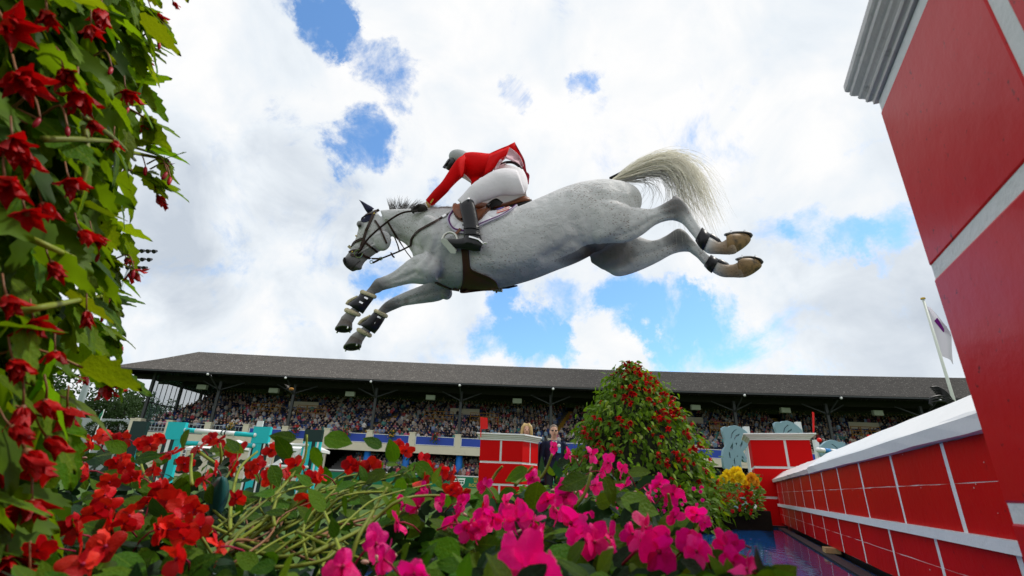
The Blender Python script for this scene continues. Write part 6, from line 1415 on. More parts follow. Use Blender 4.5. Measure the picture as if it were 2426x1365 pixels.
def impatiens(parent, pos, face, size, meshes, roll=None):
    fr = frame(pos, UP * .8 + RT * rp.uniform(-.5, .5), face); roll = rp.uniform(-.5, .5) if roll is None else roll
    fr = fr @ rotm('Z', roll) @ S(size); o = put('flower', FLW_EYE, parent, fr)
    for i, a in enumerate((0, 72, 144, 216, 288)):
        k = (.46 if i in (0,) else .54) * rp.uniform(.9, 1.1)
        put('petal', rp.choice(meshes), o, fr @ rotm('Z', R(a) + rp.uniform(-.08, .08)) @ Matrix.Translation((0, .03, .012 * (i % 2))) @ rotm('X', rp.uniform(-.6, .55)) @ rotm('Y', rp.uniform(-.35, .35)) @ Matrix.Diagonal((k * rp.uniform(.85, 1.12), k * rp.uniform(.9, 1.15), k, 1)))
    return o
def begonia_flower(parent, pos, axis, size, n=6, layers=1, spread=.9):
    # petals open along the axis (hanging down and outward)
    fr = frame(pos, axis, UP) @ S(size); o = put('flower', FLW_BEG, parent, fr)
    for l_ in range(layers):
        for i in range(n - l_):
            a = 2 * math.pi * i / (n - l_) + l_ * .5 + rp.uniform(-.15, .15); sp_ = spread * (1 - .45 * l_) * rp.uniform(.75, 1.15)
            M = fr @ rotm('Y', a) @ rotm('X', sp_) @ Matrix.Translation((0, .03, 0)) @ S(rp.uniform(.85, 1.1) * (1 - .15 * l_)); put('petal', rp.choice(BPR), o, M)
    return o
BUDME = MB().ball((0, .5, 0), (.19, .55, .19), 8, 6).mesh('bud', [BUDR], True); BUDMP = MB().ball((0, .5, 0), (.24, .5, .24), 8, 6).mesh('bud', [BUDM], True)
def stem(parent, pts, r, m_, name='stem', n=6):
    q = [Vector(p) for p in catmull(pts, 4)]; return MB().tube(q, [lerp(r, r * .65, i / (len(q) - 1)) for i in range(len(q))], n).build(name, m_, parent, smooth=True)

# ------------------------------------------------------------------ near begonia tower, left edge
AX = Vector((-.92, .41, 0))
def rad(z): return max(.05, .500 - .145 * z)
beg = thing('begonia_plant', 'close-up red begonia bush with jagged leaves down the left edge', 'begonia', AX)
def inview(p, m=140):
    d = depth_of(p)
    if d < .12: return False
    x, y = proj(p); return -m < x < 2426 + m and -m < y < 1365 + m
def bpt(az, z, dr=0): r = rad(z) + dr; return AX + Vector((math.sin(az) * r, math.cos(az) * r, z))
def place_leaf(parent, me, p, out, size, droop, name='leaf', tw=.5, kind=None):
    d = (out * (1 - droop) + Vector((0, 0, -1)) * droop + Vector((rp.gauss(0, .28), rp.gauss(0, .28), rp.gauss(0, .2)))).normalized()
    nrm = (out * droop + Vector((0, 0, 1)) * (1.15 - droop) + Vector((rp.gauss(0, tw), rp.gauss(0, tw), rp.gauss(0, tw * .6)))).normalized()
    return frame(p, d, nrm) @ S(size)
cnt = 0; inner = []
tries = 0
while cnt < 300 and tries < 9000:
    tries += 1; az = R(rp.uniform(18, 118)); z = rp.uniform(.10, 1.75); p = bpt(az, z, rp.uniform(-.10, .025))
    if not inview(p): continue
    out = Vector((math.sin(az), math.cos(az), .1)).normalized(); M = place_leaf(beg, None, p, out, rp.uniform(.052, .092), rp.uniform(.35, .9))
    put('leaf', rp.choice(BLM), beg, M); cnt += 1
    if cnt % 3 == 0: stem(beg, [p - out * .16 + Vector((0, 0, -.05)), p - out * .07 + Vector((0, 0, .02)), p], .0022, STEMR if cnt % 2 else STEM, 'leaf_stalk', 5)
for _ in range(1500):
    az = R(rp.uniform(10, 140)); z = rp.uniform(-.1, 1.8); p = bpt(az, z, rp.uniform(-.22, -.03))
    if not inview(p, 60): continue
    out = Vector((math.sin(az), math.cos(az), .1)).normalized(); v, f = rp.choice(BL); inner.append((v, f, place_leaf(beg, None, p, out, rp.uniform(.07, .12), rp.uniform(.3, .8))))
outl = []
for _ in range(3600):
    az = R(rp.uniform(-10, 200)); z = rp.uniform(.0, 1.9); p = bpt(az, z, rp.uniform(-.12, .0))
    out = Vector((math.sin(az), math.cos(az), .1)).normalized(); v, f = rp.choice(BL); outl.append((v, f, place_leaf(beg, None, p, out, rp.uniform(.045, .085), rp.uniform(.35, .9))))
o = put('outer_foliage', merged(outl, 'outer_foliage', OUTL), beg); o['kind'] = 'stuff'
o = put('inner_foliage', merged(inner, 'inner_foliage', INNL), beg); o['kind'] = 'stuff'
cz = MB(); cz.rings([[AX + Vector((math.sin(2 * math.pi * i / 20), math.cos(2 * math.pi * i / 20), 0)) * max(.03, rad(z) - .22) + Vector((0, 0, z)) for i in range(20)] for z in (0, .5, 1.0, 1.5, 2.0, 2.4)]); cz.build('woody_core', mat('dark_twigs', (.018, .022, .010), .9, var=.4, vscale=20, bump=.6, bscale=30), beg)
ctm = BVHTree.FromPolygons([tuple(bpt(2 * math.pi * i / 40, z, .015)) for z in (-.2, .5, 1.0, 1.5, 2.2) for i in range(40)], [(r_ * 40 + i, r_ * 40 + (i + 1) % 40, r_ * 40 + 40 + (i + 1) % 40, r_ * 40 + 40 + i) for r_ in range(4) for i in range(40)])
def on_tower(x, y, default):
    h = ctm.ray_cast(EYE, ray(x, y).normalized()); return h[0] if h[0] is not None else P(x, y, default)
BF = [(45, 180, 2, 1), (150, 165, 2, .8), (185, 215, 2, 1.1), (20, 60, 2, 1), (110, 25, 2, 1), (215, 60, 2, .8), (240, 20, 2, 1), (300, 215, 2, .8), (330, 125, 1, .9), (365, 30, 2, .9), (370, 75, 2, .8), (410, 4, 1, .6), (372, 462, 1, 1.0), (392, 388, 1, .55), (30, 330, 2, 1), (60, 370, 2, .9), (215, 285, 2, .8), (100, 480, 2, .9), (165, 425, 2, 1), (190, 545, 2, .8), (60, 500, 1, .9), (300, 395, 1, .6), (310, 640, 1, .8), (298, 610, 1, .7), (222, 555, 2, .8), (250, 630, 1, .8), (205, 735, 2, .9), (235, 700, 1, .7), (228, 825, 1, .9), (212, 850, 2, .8), (248, 910, 2, 1), (200, 890, 2, .8), (110, 945, 2, 1.1), (55, 960, 2, 1.2), (160, 965, 2, 1), (25, 1010, 2, 1.1), (60, 1065, 2, 1.1), (110, 1035, 2, 1), (15, 700, 2, .9), (80, 760, 2, .9), (130, 830, 1, .9), (30, 850, 2, 1), (270, 330, 1, .7), (10, 420, 2, .9), (120, 620, 2, .8), (340, 300, 1, .6)]
for (x, y, ly, k) in BF:
    p = on_tower(x, y, .95); p = p.lerp(EYE, .03); out = (p - AX); out.z = 0; out.normalize()
    begonia_flower(beg, p, (Vector((0, 0, -1)) * rp.uniform(.5, 1) + out * rp.uniform(.2, .7) + RT * rp.uniform(-.3, .5)), .028 * k * rp.uniform(.75, 1.2), rp.choice((4, 5, 6, 7)), ly, rp.uniform(.35, 1.25))
for (x, y) in ((20, 1200), (75, 1185), (15, 1320), (70, 1350), (10, 1100)):   # blooms hanging right by the lens
    begonia_flower(beg, P(x, y, .52), Vector((.4, -.2, -.6)), .030, 6, 2, 1.0)
for (x, y) in ((305, 255), (150, 160), (378, 100), (404, 420), (396, 408), (360, 60), (265, 160), (235, 600), (260, 700), (245, 745), (205, 810), (345, 395), (318, 640), (160, 300), (95, 280)):
    p = on_tower(x, y, .93).lerp(EYE, .04); put('bud', BUDME, beg, frame(p, Vector((rp.uniform(-.2, .3), rp.uniform(-.2, .2), -1)), -FW) @ S(rp.uniform(.012, .020)))
    stem(beg, [p + Vector((-.06, .02, .03)), p + Vector((-.02, 0, .03)), p], .0016, STEMR, 'flower_stalk', 5)
for (a, b_, c) in (((150, 250), (260, 320), (320, 380)), ((260, 350), (330, 365), (395, 378)), ((60, 560), (150, 600), (240, 640)), ((100, 330), (190, 330), (270, 335)), ((40, 740), (140, 720), (250, 700)), ((200, 300), (205, 380), (190, 460))):
    stem(beg, [on_tower(*a, .9), on_tower(*b_, .92).lerp(EYE, .03), on_tower(*c, .93).lerp(EYE, .02)], .0042, STEM, 'branch')

# ragged sprays reaching out to the right of the tower
for (x0, y0, x1, y1) in ((240, 10, 385, 45), (230, 80, 365, 120), (220, 170, 350, 215), (210, 230, 355, 290), (200, 330, 400, 380), (215, 380, 370, 440), (190, 500, 290, 560), (180, 560, 270, 650), (170, 640, 270, 725), (160, 740, 290, 820), (150, 850, 270, 890)):
    pts = [P(x0, y0, .86), P(lerp(x0, x1, .45), lerp(y0, y1, .25), .90), P(lerp(x0, x1, .8), lerp(y0, y1, .65), .92), P(x1, y1, .93)]; stem(beg, pts, .0028, STEM if rp.random() < .5 else STEMR, 'branch')
    for e_ in range(7):
        t_ = rp.uniform(.25, 1.0); k_ = min(2, int(t_ * 3)); c = pts[k_].lerp(pts[k_ + 1], t_ * 3 - k_) if t_ < 1 else pts[3]
        put('leaf', rp.choice(BLM), beg, frame(c, RT * rp.uniform(.2, 1) - UP * rp.uniform(-.2, 1.1) - FW * rp.uniform(-.3, .3), Vector((0, 0, 1)) * .7 - FW * rp.uniform(-.2, .8) + RT * rp.uniform(-.5, .5)) @ S(rp.uniform(.04, .082)))
    if rp.random() < .7: put('bud', BUDME, beg, frame(pts[3], Vector((.1, 0, -1)), -FW) @ S(.016))
# ------------------------------------------------------------------ flower tower in the middle distance
TY = 6.7; TA = Vector((PY(1503, 1000, TY).x, TY, 0)); tk = TY / F * 1.02
tw_prof = [(852, 3), (866, 18), (890, 44), (920, 72), (960, 96), (1000, 122), (1050, 148), (1100, 162), (1150, 168), (1210, 165)]
def trad(z):
    for i in range(len(tw_prof) - 1):
        z0 = PY(1500, tw_prof[i][0], TY).z; z1 = PY(1500, tw_prof[i + 1][0], TY).z
        if z <= z0 and z >= z1: return lerp(tw_prof[i][1], tw_prof[i + 1][1], (z0 - z) / (z0 - z1)) * tk * .93
    return 0.02 if z > 1 else 165 * tk
ZT = PY(1500, 852, TY).z
tw = thing('begonia_tower', 'tall cone of red-flowering begonia standing before the grandstand', 'begonia tower', TA)
tl = []
for i in range(5200):
    z = .1 + (ZT - .12) * (1 - rp.random() ** .75); az = R(rp.uniform(60, 300)) if rp.random() < .85 else R(rp.uniform(0, 360))
    az = R(180) + (az - R(180)); lump = .95 + .16 * noise.noise((math.sin(az) * 2.2, math.cos(az) * 2.2, z * 3.2)) + .12 * noise.noise((math.sin(az) * 6, math.cos(az) * 6, z * 7)); dr = rp.uniform(-.16, .04) if rp.random() < .90 else rp.uniform(.03, .16); r_ = trad(z) * lump + dr
    if r_ < 0.02: r_ = .02
    out = Vector((math.sin(az), math.cos(az), .15)).normalized(); p = TA + Vector((math.sin(az) * r_, math.cos(az) * r_, z)); tl.append((dr - .3 * (out.y), p, out))
tl.sort(key=lambda q: -q[0]); rest = []
for i, (kk, p, out) in enumerate(tl):
    sz = rp.uniform(.055, .105); M = place_leaf(tw, None, p, out, sz, rp.uniform(.3, .75))
    if i < 290: put('leaf', rp.choice(TLM), tw, M)
    else: v, f = rp.choice(BL); rest.append((v, f, M))
TOWS = mat('tower_foliage', (.085, .165, .010), .55, var=.85, vscale=11, trans=.35, transcol=(2.0, 2.0, .7), detail=2, spec=.15)
o = put('foliage', merged(rest, 'foliage', TOWS), tw); o['kind'] = 'stuff'
cz = MB(); cz.rings([[TA + Vector((math.sin(2 * math.pi * i / 20), math.cos(2 * math.pi * i / 20), 0)) * max(.02, trad(z) - .17) + Vector((0, 0, z)) for i in range(20)] for z in [0, .3, .6, .9, 1.2, 1.5, 1.8, ZT - .15]]); cz.build('woody_core', MATS['dark_twigs'], tw)
bfm = []
for s_ in range(4):
    parts = []
    for i in range(7):
        v, f = BP[i % 5]; parts.append((v, f, rotm('Y', 2 * math.pi * i / 7 + rp.uniform(-.2, .2)) @ rotm('X', rp.uniform(.5, 1.25))))
    bfm.append(merged(parts, 'flower', BEGR))
fc = []
for i in range(300):
    if i < 120: cx_, cy_, sg = rp.choice(((1500, 890, 18), (1525, 880, 14), (1470, 875, 14), (1560, 940, 16), (1585, 985, 16), (1478, 925, 16), (1440, 1010, 14), (1545, 1000, 16), (1500, 1040, 16), (1600, 1050, 14), (1420, 1060, 14), (1380, 1030, 12), (1560, 1090, 18), (1480, 960, 14))); x, y = rp.gauss(cx_, sg), rp.gauss(cy_, sg * .8)
    else: y = rp.uniform(865, 1200); x = 1503 + rp.uniform(-1, 1) * np.interp(y, [q[0] for q in tw_prof], [q[1] for q in tw_prof])
    hw = np.interp(y, [q[0] for q in tw_prof], [q[1] for q in tw_prof]); s_ = max(-1, min(1, (x - 1503 + (y - 1000) * .0) / hw)); z = PY(x, y, TY).z; az = R(180) - math.asin(s_); r_ = trad(z) + rp.uniform(-.02, .05); 
    out = Vector((math.sin(az), math.cos(az), .1)).normalized(); p = TA + Vector((math.sin(az) * r_, math.cos(az) * r_, z))
    p = p + (EYE - p).normalized() * .04
    if len(fc) < 210: fc.append(1); put('flower', rp.choice(bfm), tw, frame(p, Vector((0, 0, -1)) * .7 + out * .6 + Vector((rp.gauss(0, .3), rp.gauss(0, .3), 0)), -FW) @ S(rp.uniform(.034, .058)))

# ------------------------------------------------------------------ impatiens bank along the bottom
def bdep(y, j=0): return lerp(1.18, .50, min(1.15, max(-.1, (y - 1050) / 315))) + j
TOPY = [(100, 1035), (300, 1045), (450, 1042), (520, 1040), (600, 1085), (700, 1112), (800, 1108), (900, 1075), (960, 1058), (1050, 1110), (1130, 1195), (1200, 1150), (1260, 1095), (1300, 1078), (1400, 1085), (1500, 1100), (1560, 1155), (1620, 1240), (1680, 1290), (1720, 1330), (1780, 1358), (1840, 1385)]
def ytop(x): return float(np.interp(x, [q[0] for q in TOPY], [q[1] for q in TOPY]))
plants = []
def plant(label, x0, x1, cat='impatiens', group=None):
    c = P((x0 + x1) / 2, 1330, .6); t_ = thing('impatiens_plant', label, cat, (c.x, c.y, .12), group); plants.append((x0, x1, t_)); return t_
GR, GP = 'red impatiens along the bottom left', 'pink impatiens along the bottom'
plant('dark shaded red impatiens beside the begonia, far left of the bank', 0, 290, group=GR); plant('red impatiens with round leaves below the stand corner', 290, 520, group=GR)
leg = plant('leggy impatiens with tangled bare pale stems between red and pink flowers', 520, 800); plant('red impatiens sprig rising in front of the lower gallery', 800, 905)
plant('magenta impatiens at the left end of the pink bank', 905, 1150, group=GP); plant('magenta impatiens in front of the central red pillar', 1150, 1330, group=GP); plant('tall magenta impatiens cluster before the flower tower', 1330, 1500, group=GP); plant('magenta impatiens at the right end overhanging the water', 1500, 2000, group=GP)
def owner(x):
    for x0, x1, t_ in plants:
        if x0 <= x < x1: return t_
    return plants[-1][2] if x > 1000 else plants[0][2]
under = []
for i in range(2600):
    x = rp.uniform(60, 1850); yt = ytop(x); y = yt + 18 + (1400 - yt) * rp.random() ** .9
    midr = 500 < x < 960 and y > 1115
    first = i < 900
    if midr and rp.random() < (.72 if first else .35): continue
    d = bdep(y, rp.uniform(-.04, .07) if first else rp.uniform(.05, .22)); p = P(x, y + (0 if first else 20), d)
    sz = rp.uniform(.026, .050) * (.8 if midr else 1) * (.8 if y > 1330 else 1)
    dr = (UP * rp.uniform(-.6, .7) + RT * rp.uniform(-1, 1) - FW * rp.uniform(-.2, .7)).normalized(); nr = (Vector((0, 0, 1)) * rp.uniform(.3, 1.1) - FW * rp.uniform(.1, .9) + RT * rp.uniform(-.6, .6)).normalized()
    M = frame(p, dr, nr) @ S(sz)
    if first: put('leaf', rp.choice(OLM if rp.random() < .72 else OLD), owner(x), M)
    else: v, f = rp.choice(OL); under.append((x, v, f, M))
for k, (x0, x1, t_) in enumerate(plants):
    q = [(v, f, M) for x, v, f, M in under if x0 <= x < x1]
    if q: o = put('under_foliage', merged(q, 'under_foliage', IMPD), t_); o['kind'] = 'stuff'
RF = [(205, 1040), (240, 1022), (262, 1035), (290, 1030), (330, 1045), (375, 1030), (355, 1050), (500, 1028), (520, 1040), (470, 1058), (300, 1098), (275, 1095), (410, 1072), (435, 1090), (335, 1130), (315, 1128), (385, 1152), (395, 1146), (175, 1240), (225, 1208), (245, 1195), (262, 1238), (290, 1238), (300, 1215), (185, 1258), (400, 1182), (432, 1192), (458, 1200), (392, 1252), (420, 1243), (452, 1232), (440, 1268), (375, 1246), (205, 1112), (150, 1082), (120, 1120), (592, 1108), (612, 1096), (640, 1122), (662, 1112), (700, 1092), (742, 1126), (762, 1118), (730, 1180), (832, 1096), (872, 1100), (942, 1046), (962, 1062), (1002, 1082), (1022, 1104), (1050, 1112), (1072, 1120), (1008, 1132), (1098, 1160), (1068, 1158), (852, 1092), (566, 1172), (640, 1062), (560, 1060), (250, 1290), (420, 1320), (200, 1330), (548, 1098), (685, 1118), (90, 1300), (345, 1185), (480, 1130)]
PF = [(1005, 1160, 1), (992, 1200, 1.2), (955, 1190, .9), (1088, 1192, 1), (1080, 1232, 1.1), (1150, 1210, 1.3), (1045, 1192, .9), (945, 1236, 1), (888, 1290, 1.15), (905, 1325, 1), (1102, 1258, .8), (1172, 1228, 1.1), (1198, 1192, 1.2), (1225, 1228, 1.1), (1262, 1236, .9), (1342, 1178, 1.2), (1300, 1185, 1.3), (1378, 1162, 1), (1402, 1078, 1.0), (1440, 1098, 1.3), (1472, 1112, 1.2), (1482, 1146, 1.1), (1345, 1078, .9), (1308, 1062, .9), (1425, 1120, .9), (1560, 1148, 1), (1590, 1168, 1), (1540, 1172, .8), (1352, 1240, 1.3), (1368, 1268, 1), (1410, 1284, 1.1), (1448, 1276, .9), (1530, 1250, 1.4), (1562, 1308, 1.3), (1500, 1262, 1), (1548, 1282, 1.1), (1632, 1290, 1.0), (1652, 1308, .8), (1722, 1298, .9), (1732, 1335, 1), (1775, 1352, .9), (1652, 1222, .7), (1672, 1240, .7), (1218, 1318, 1.5), (1238, 1352, 1.3), (812, 1345, .9), (982, 1362, .9), (1012, 1366, .8), (1258, 1132, .8), (1150, 1150, .7), (1130, 1250, .9), (1410, 1150, .8), (1330, 1150, .8), (1392, 1230, .9), (1230, 1208, 1), (1285, 1268, .9), (1595, 1225, .7), (1320, 1340, .9)]
for i in range(8): RF.append((rp.uniform(160, 570), rp.uniform(1050, 1300)))
for i in range(5): PF.append((rp.uniform(900, 1680), rp.uniform(1190, 1340), rp.uniform(.6, 1.1)))
for (x, y) in RF:
    x += rp.uniform(-5, 5); y += rp.uniform(2, 10); d = bdep(y, -.10)
    impatiens(owner(x) if x < 905 else plants[3][2], P(x, y, d), -FW * rp.uniform(.15, 1) + Vector((0, 0, 1)) * rp.uniform(.0, 1.1) + RT * rp.uniform(-.8, .8), .038 * rp.uniform(.75, 1.2), IPR)
for (x, y, k) in PF:
    x += rp.uniform(-4, 4); y += rp.uniform(-3, 3); d = bdep(y, -.11)
    impatiens(owner(max(x, 906)), P(x, y, d), -FW * rp.uniform(.1, 1) + Vector((0, 0, 1)) * rp.uniform(-.1, 1.1) + RT * rp.uniform(-.9, .9), .037 * k * rp.uniform(.75, 1.2), IPP)
for i in range(60):
    x, y = rp.choice(RF[:40] + [q[:2] for q in PF]) ; x += rp.gauss(0, 35); y += rp.gauss(0, 25)
    if y < ytop(x) + 15: continue
    p = P(x, y, bdep(y, -.07)); put('bud', BUDMP, owner(x), frame(p, UP * rp.uniform(-1, .5) + RT * rp.uniform(-1, 1), -FW) @ S(rp.uniform(.008, .014)))
# stems
def pst(parent, pts, r, m_=STEM): return stem(parent, [P(x, y, d) for x, y, d in pts], r, m_)
for i in range(54):
    x0 = rp.uniform(490, 800); y0 = rp.uniform(1225, 1345); ln = rp.uniform(.5, 1.0); d0 = bdep(y0, rp.uniform(-.05, .12)); kk = rp.random()
    if kk < .62: pts = [(x0 - 20 * rp.random(), y0, d0), (x0 + 90 * ln, y0 - 60 * ln - rp.uniform(-10, 20), d0 + .06), (x0 + 190 * ln, y0 - 115 * ln - rp.uniform(0, 20), d0 + .12), (x0 + 290 * ln, y0 - 165 * ln - rp.uniform(-20, 25), d0 + .18)]
    elif kk < .85: pts = [(x0, y0, d0), (x0 - 15 + rp.uniform(-20, 20), y0 - 70 * ln, d0 + .05), (x0 + rp.uniform(-20, 40), y0 - 170 * ln, d0 + .12)]
    else: pts = [(x0 - 60, y0 - 30, d0), (x0 + 20, y0 + 10, d0), (x0 + 120, y0 + 30, d0), (x0 + 200, y0 + 10, d0)]
    pts = [(x + rp.gauss(0, 15), y + rp.gauss(0, 13), d + rp.gauss(0, .02)) for x, y, d in pts]; pst(leg, pts, rp.uniform(.0014, .0032), STEM if rp.random() < .85 else STEMR)
    for e_ in range(2): x, y, d = pts[-1 - e_]; put('leaf', rp.choice(OLM), leg, frame(P(x, y, d - .01), UP * rp.uniform(-.6, .8) + RT * rp.uniform(-1, 1), -FW * .6 + Vector((0, 0, 1))) @ S(rp.uniform(.018, .038)))
for pts in ([(545, 1260, .75), (548, 1190, .85), (568, 1110, .95), (610, 1070, 1.0)], [(640, 1185, .85), (690, 1130, .92), (722, 1085, .95), (727, 1030, .97)], [(470, 1010 + 60, 1.05), (520, 1100, 1.0), (521, 1050, 1.0)], [(865, 1260, .7), (890, 1200, .75), (918, 1155, .78)], [(830, 1330, .6), (850, 1270, .62), (885, 1210, .66)], [(1250, 1170, .9), (1290, 1120, .92), (1308, 1075, .93)], [(1350, 1215, .8), (1385, 1170, .82), (1400, 1120, .84)], [(1590, 1215, .8), (1587, 1190, .8), (1583, 1170, .8)], [(1640, 1290, .66), (1655, 1250, .7), (1668, 1225, .7)], [(1130, 1210, .9), (1170, 1130, .95), (1190, 1105, .95)], [(1220, 1150, .9), (1240, 1130, .92), (1262, 1105, .93)], [(400, 1200, .85), (345, 1130, .95), (330, 1080, 1.0)], [(455, 1150, .9), (452, 1110, .95), (455, 1075, .97)], [(1200, 1330, .6), (1150, 1370, .57), (1130, 1400, .56)], [(520, 1330, .62), (640, 1345, .6), (760, 1330, .62), (800, 1300, .65)], [(560, 1290, .66), (660, 1320, .64), (740, 1300, .66)]):
    pst(owner(pts[0][0]), pts, .0034)
for (x, y, a, s_, d) in ((700, 1042, 160, .050, .95), (768, 1036, -10, .058, .95), (742, 1058, -70, .045, .94), (688, 1086, 120, .05, .93), (718, 1110, 200, .04, .93), (905, 1060, 150, .04, .95), (955, 1130, -100, .065, .85), (915, 1120, 190, .05, .88), (985, 1095, -40, .05, .9), (935, 1095, 100, .045, .9), (1330, 1160, -60, .055, .8), (1275, 1140, -100, .06, .84), (1250, 1110, 200, .045, .9), (1390, 1130, 200, .05, .8), (1430, 1130, -60, .05, .8), (1470, 1180, -20, .06, .75), (1290, 1310, -10, .06, .55), (1170, 1170, 180, .045, .9), (320, 1090, 20, .05, .95), (430, 1130, -80, .05, .92), (300, 1000 + 70, 150, .045, .98), (535, 1050, -20, .04, 1.0), (430, 1060, 60, .045, 1.0), (1600, 1325, -30, .055, .58), (1700, 1345, 10, .05, .56)):
    di = RT * math.cos(R(a)) + UP * math.sin(R(a)); put('leaf', rp.choice(OLM), owner(x), frame(P(x, y, d), di - FW * .15, -FW * .7 + Vector((0, 0, 1)) * .6 + RT * rp.uniform(-.3, .3)) @ S(s_))
# planters and soil below
PLG = mat('dark_green_planter', (.010, .045, .042), .35, var=.15, vscale=6, bump=.08); SOIL = mat('potting_soil', (.022, .016, .011), .95, var=.5, vscale=60, bump=1, bscale=90)
def trough(label, xa_, xb_, ya_, yb_, z0, z1):
    t_ = thing('planter_trough', label, 'planter', ((xa_ + xb_) / 2, (ya_ + yb_) / 2, z0), 'dark green planter troughs')
    m_ = MB(); th = .012
    outer = [(xa_, ya_), (xb_, ya_), (xb_, yb_), (xa_, yb_)]; inn = [(xa_ + th, ya_ + th), (xb_ - th, ya_ + th), (xb_ - th, yb_ - th), (xa_ + th, yb_ - th)]; lip = [(xa_ - .012, ya_ - .012), (xb_ + .012, ya_ - .012), (xb_ + .012, yb_ + .012), (xa_ - .012, yb_ + .012)]
    m_.rings([[(x, y, z0) for x, y in outer], [(x, y, z1 - .02) for x, y in outer], [(x, y, z1 - .02) for x, y in lip], [(x, y, z1) for x, y in lip], [(x, y, z1) for x, y in inn], [(x, y, z0 + .03) for x, y in inn]]); m_.build('trough', PLG, t_)
    MB().box(xa_ + th + .001, xb_ - th - .001, ya_ + th + .001, yb_ - th - .001, z0 + .031, z1 - .03).build('soil', SOIL, t_); return t_
tr0 = trough('dark green planter trough holding the red impatiens at left', -.95, -.36, .60, 1.25, .0, .30); tr1 = trough('dark green planter trough under the leggy bare stems', -.34, -.06, .62, 1.15, .0, .32); tr2 = trough('dark green planter trough holding the magenta impatiens', -.04, .40, .60, 1.1, .0, .30)
mb = MB(); rows = []
for i in range(9):
    s_ = i / 8; w = 26 * math.sin(math.pi * (.12 + .80 * s_)) ** .6; cx_ = lerp(506, 526, s_); cy_ = lerp(1222, 1132, s_)
    rows.append([P(cx_ + w * (2 * j / 6 - 1), cy_ - 3 * (1 - abs(2 * j / 6 - 1)), .86 + .03 * (2 * j / 6 - 1) ** 2) for j in range(7)])
for r_ in rows: mb.v += [tuple(p) for p in r_]
for i in range(8):
    for j in range(6): a = i * 7 + j; mb.f.append((a, a + 1, a + 8, a + 7)); mb.m.append(0)
o = mb.build('plant_label', mat('teal_plastic', (.02, .11, .11), .3, var=.2, vscale=8), label='dark teal oval plastic plate standing among the red impatiens', cat='plastic plate', smooth=True); o.modifiers.new('s', 'SOLIDIFY').thickness = .004

# ------------------------------------------------------------------ flower bed beside the far pillar
BY = 7.0
yb = thing('yellow_begonia_plant', 'yellow begonia with pompom blooms beside the far red pillar', 'begonia', (PY(1740, 1140, BY).x, BY, ground_z(BY)))
def pompom(m_, name='flower'):
    parts = []
    for l_ in range(3):
        for i in range(7 - l_): v, f = IP[i % 5]; parts.append((v, f, rotm('Z', 2 * math.pi * i / (7 - l_) + l_ * .4) @ rotm('X', .25 + .42 * l_) @ S(1 - .22 * l_)))
    return merged(parts, name, m_)
PY_, PO = pompom(YELP), pompom(ORAP)
for (x, y, k, m_) in ((1683, 1137, .9, PY_), (1715, 1134, 1, PY_), (1722, 1124, 1.1, PY_), (1740, 1120, 1.25, PY_), (1752, 1130, 1.2, PY_), (1736, 1134, 1, PY_), (1763, 1138, 1, PY_), (1780, 1132, 1.15, PO), (1768, 1150, .9, PO), (1705, 1142, .8, PY_), (1790, 1140, 1, PO), (1748, 1116, 1, PY_)):
    put('flower', m_, yb, frame(PY(x, y, BY - .45 + rp.uniform(-.12, .12)), UP, -FW + Vector((0, 0, .6)) + RT * rp.uniform(-.4, .4)) @ S(.066 * k))
rb_ = thing('red_impatiens_bed', 'bed of small red impatiens between the flower tower and far pillar', 'impatiens', (PY(1720, 1180, BY).x, BY - .3, ground_z(BY)))
pb_ = thing('pink_impatiens_bed', 'low band of small pink impatiens at the foot of the flower tower', 'impatiens', (PY(1500, 1180, BY).x, BY - 1.0, ground_z(BY)))
FR_ = merged([(*IP[i % 5], rotm('Z', R(72 * i)) @ rotm('X', .15)) for i in range(5)], 'flower', IMPR); FP_ = merged([(*IP[i % 5], rotm('Z', R(72 * i)) @ rotm('X', .15)) for i in range(5)], 'flower', IMPP)
for i in range(95):
    x, y = (rp.gauss(1745, 30), rp.gauss(1180, 16)) if i < 60 else (rp.uniform(1610, 1800), rp.uniform(1150, 1205)); put('flower', FR_, rb_, frame(PY(x, y, BY - .4 + rp.uniform(-.1, .2)), UP + RT * rp.uniform(-1, 1), -FW + Vector((0, 0, rp.random()))) @ S(rp.uniform(.018, .030)))
for i in range(80): put('flower', FP_, pb_, frame(PY(rp.uniform(1240, 1680), rp.uniform(1150, 1215), 5.6 + rp.uniform(-.2, .2)), UP + RT * rp.uniform(-1, 1), -FW + Vector((0, 0, rp.random()))) @ S(rp.uniform(.018, .028)))
for (t_, xr, yr, Yc, nn) in ((yb, (1670, 1800), (1125, 1165), BY + .05, 260), (rb_, (1600, 1805), (1150, 1222), BY - .25, 800), (pb_, (1230, 1690), (1150, 1235), 5.75, 1300)):
    q = []
    for i in range(nn):
        v, f = rp.choice(OL); q.append((v, f, frame(PY(rp.uniform(*xr), rp.uniform(*yr), Yc + rp.uniform(-.12, .4)), UP * rp.uniform(-.5, .6) + RT * rp.uniform(-1, 1) - FW * .3, -FW * .5 + Vector((0, 0, 1)) * rp.uniform(.2, 1)) @ S(rp.uniform(.045, .08))))
    o = put('foliage', merged(q, 'foliage', TOWS), t_); o['kind'] = 'stuff'
for i in range(60):
    x = rp.uniform(1630, 1740); y = rp.uniform(1165, 1215); stem(rb_, [PY(x, y, BY - .5), PY(x + rp.uniform(-25, 25), y - 14, BY - .5), PY(x + rp.uniform(-40, 40), y - rp.uniform(5, 45), BY - .45)], .004, STEM)
# bed body so that the leaves sit on something
MB().box(PY(1600, 1200, BY).x, PY(1806, 1200, BY).x, BY - .2, BY + .5, 0, .33).build('bed_soil', SOIL, rb_)
MB().box(PY(1230, 1200, 5.9).x, PY(1700, 1200, 5.9).x, 5.95, 6.4, 0, .28).build('bed_soil', SOIL, pb_)
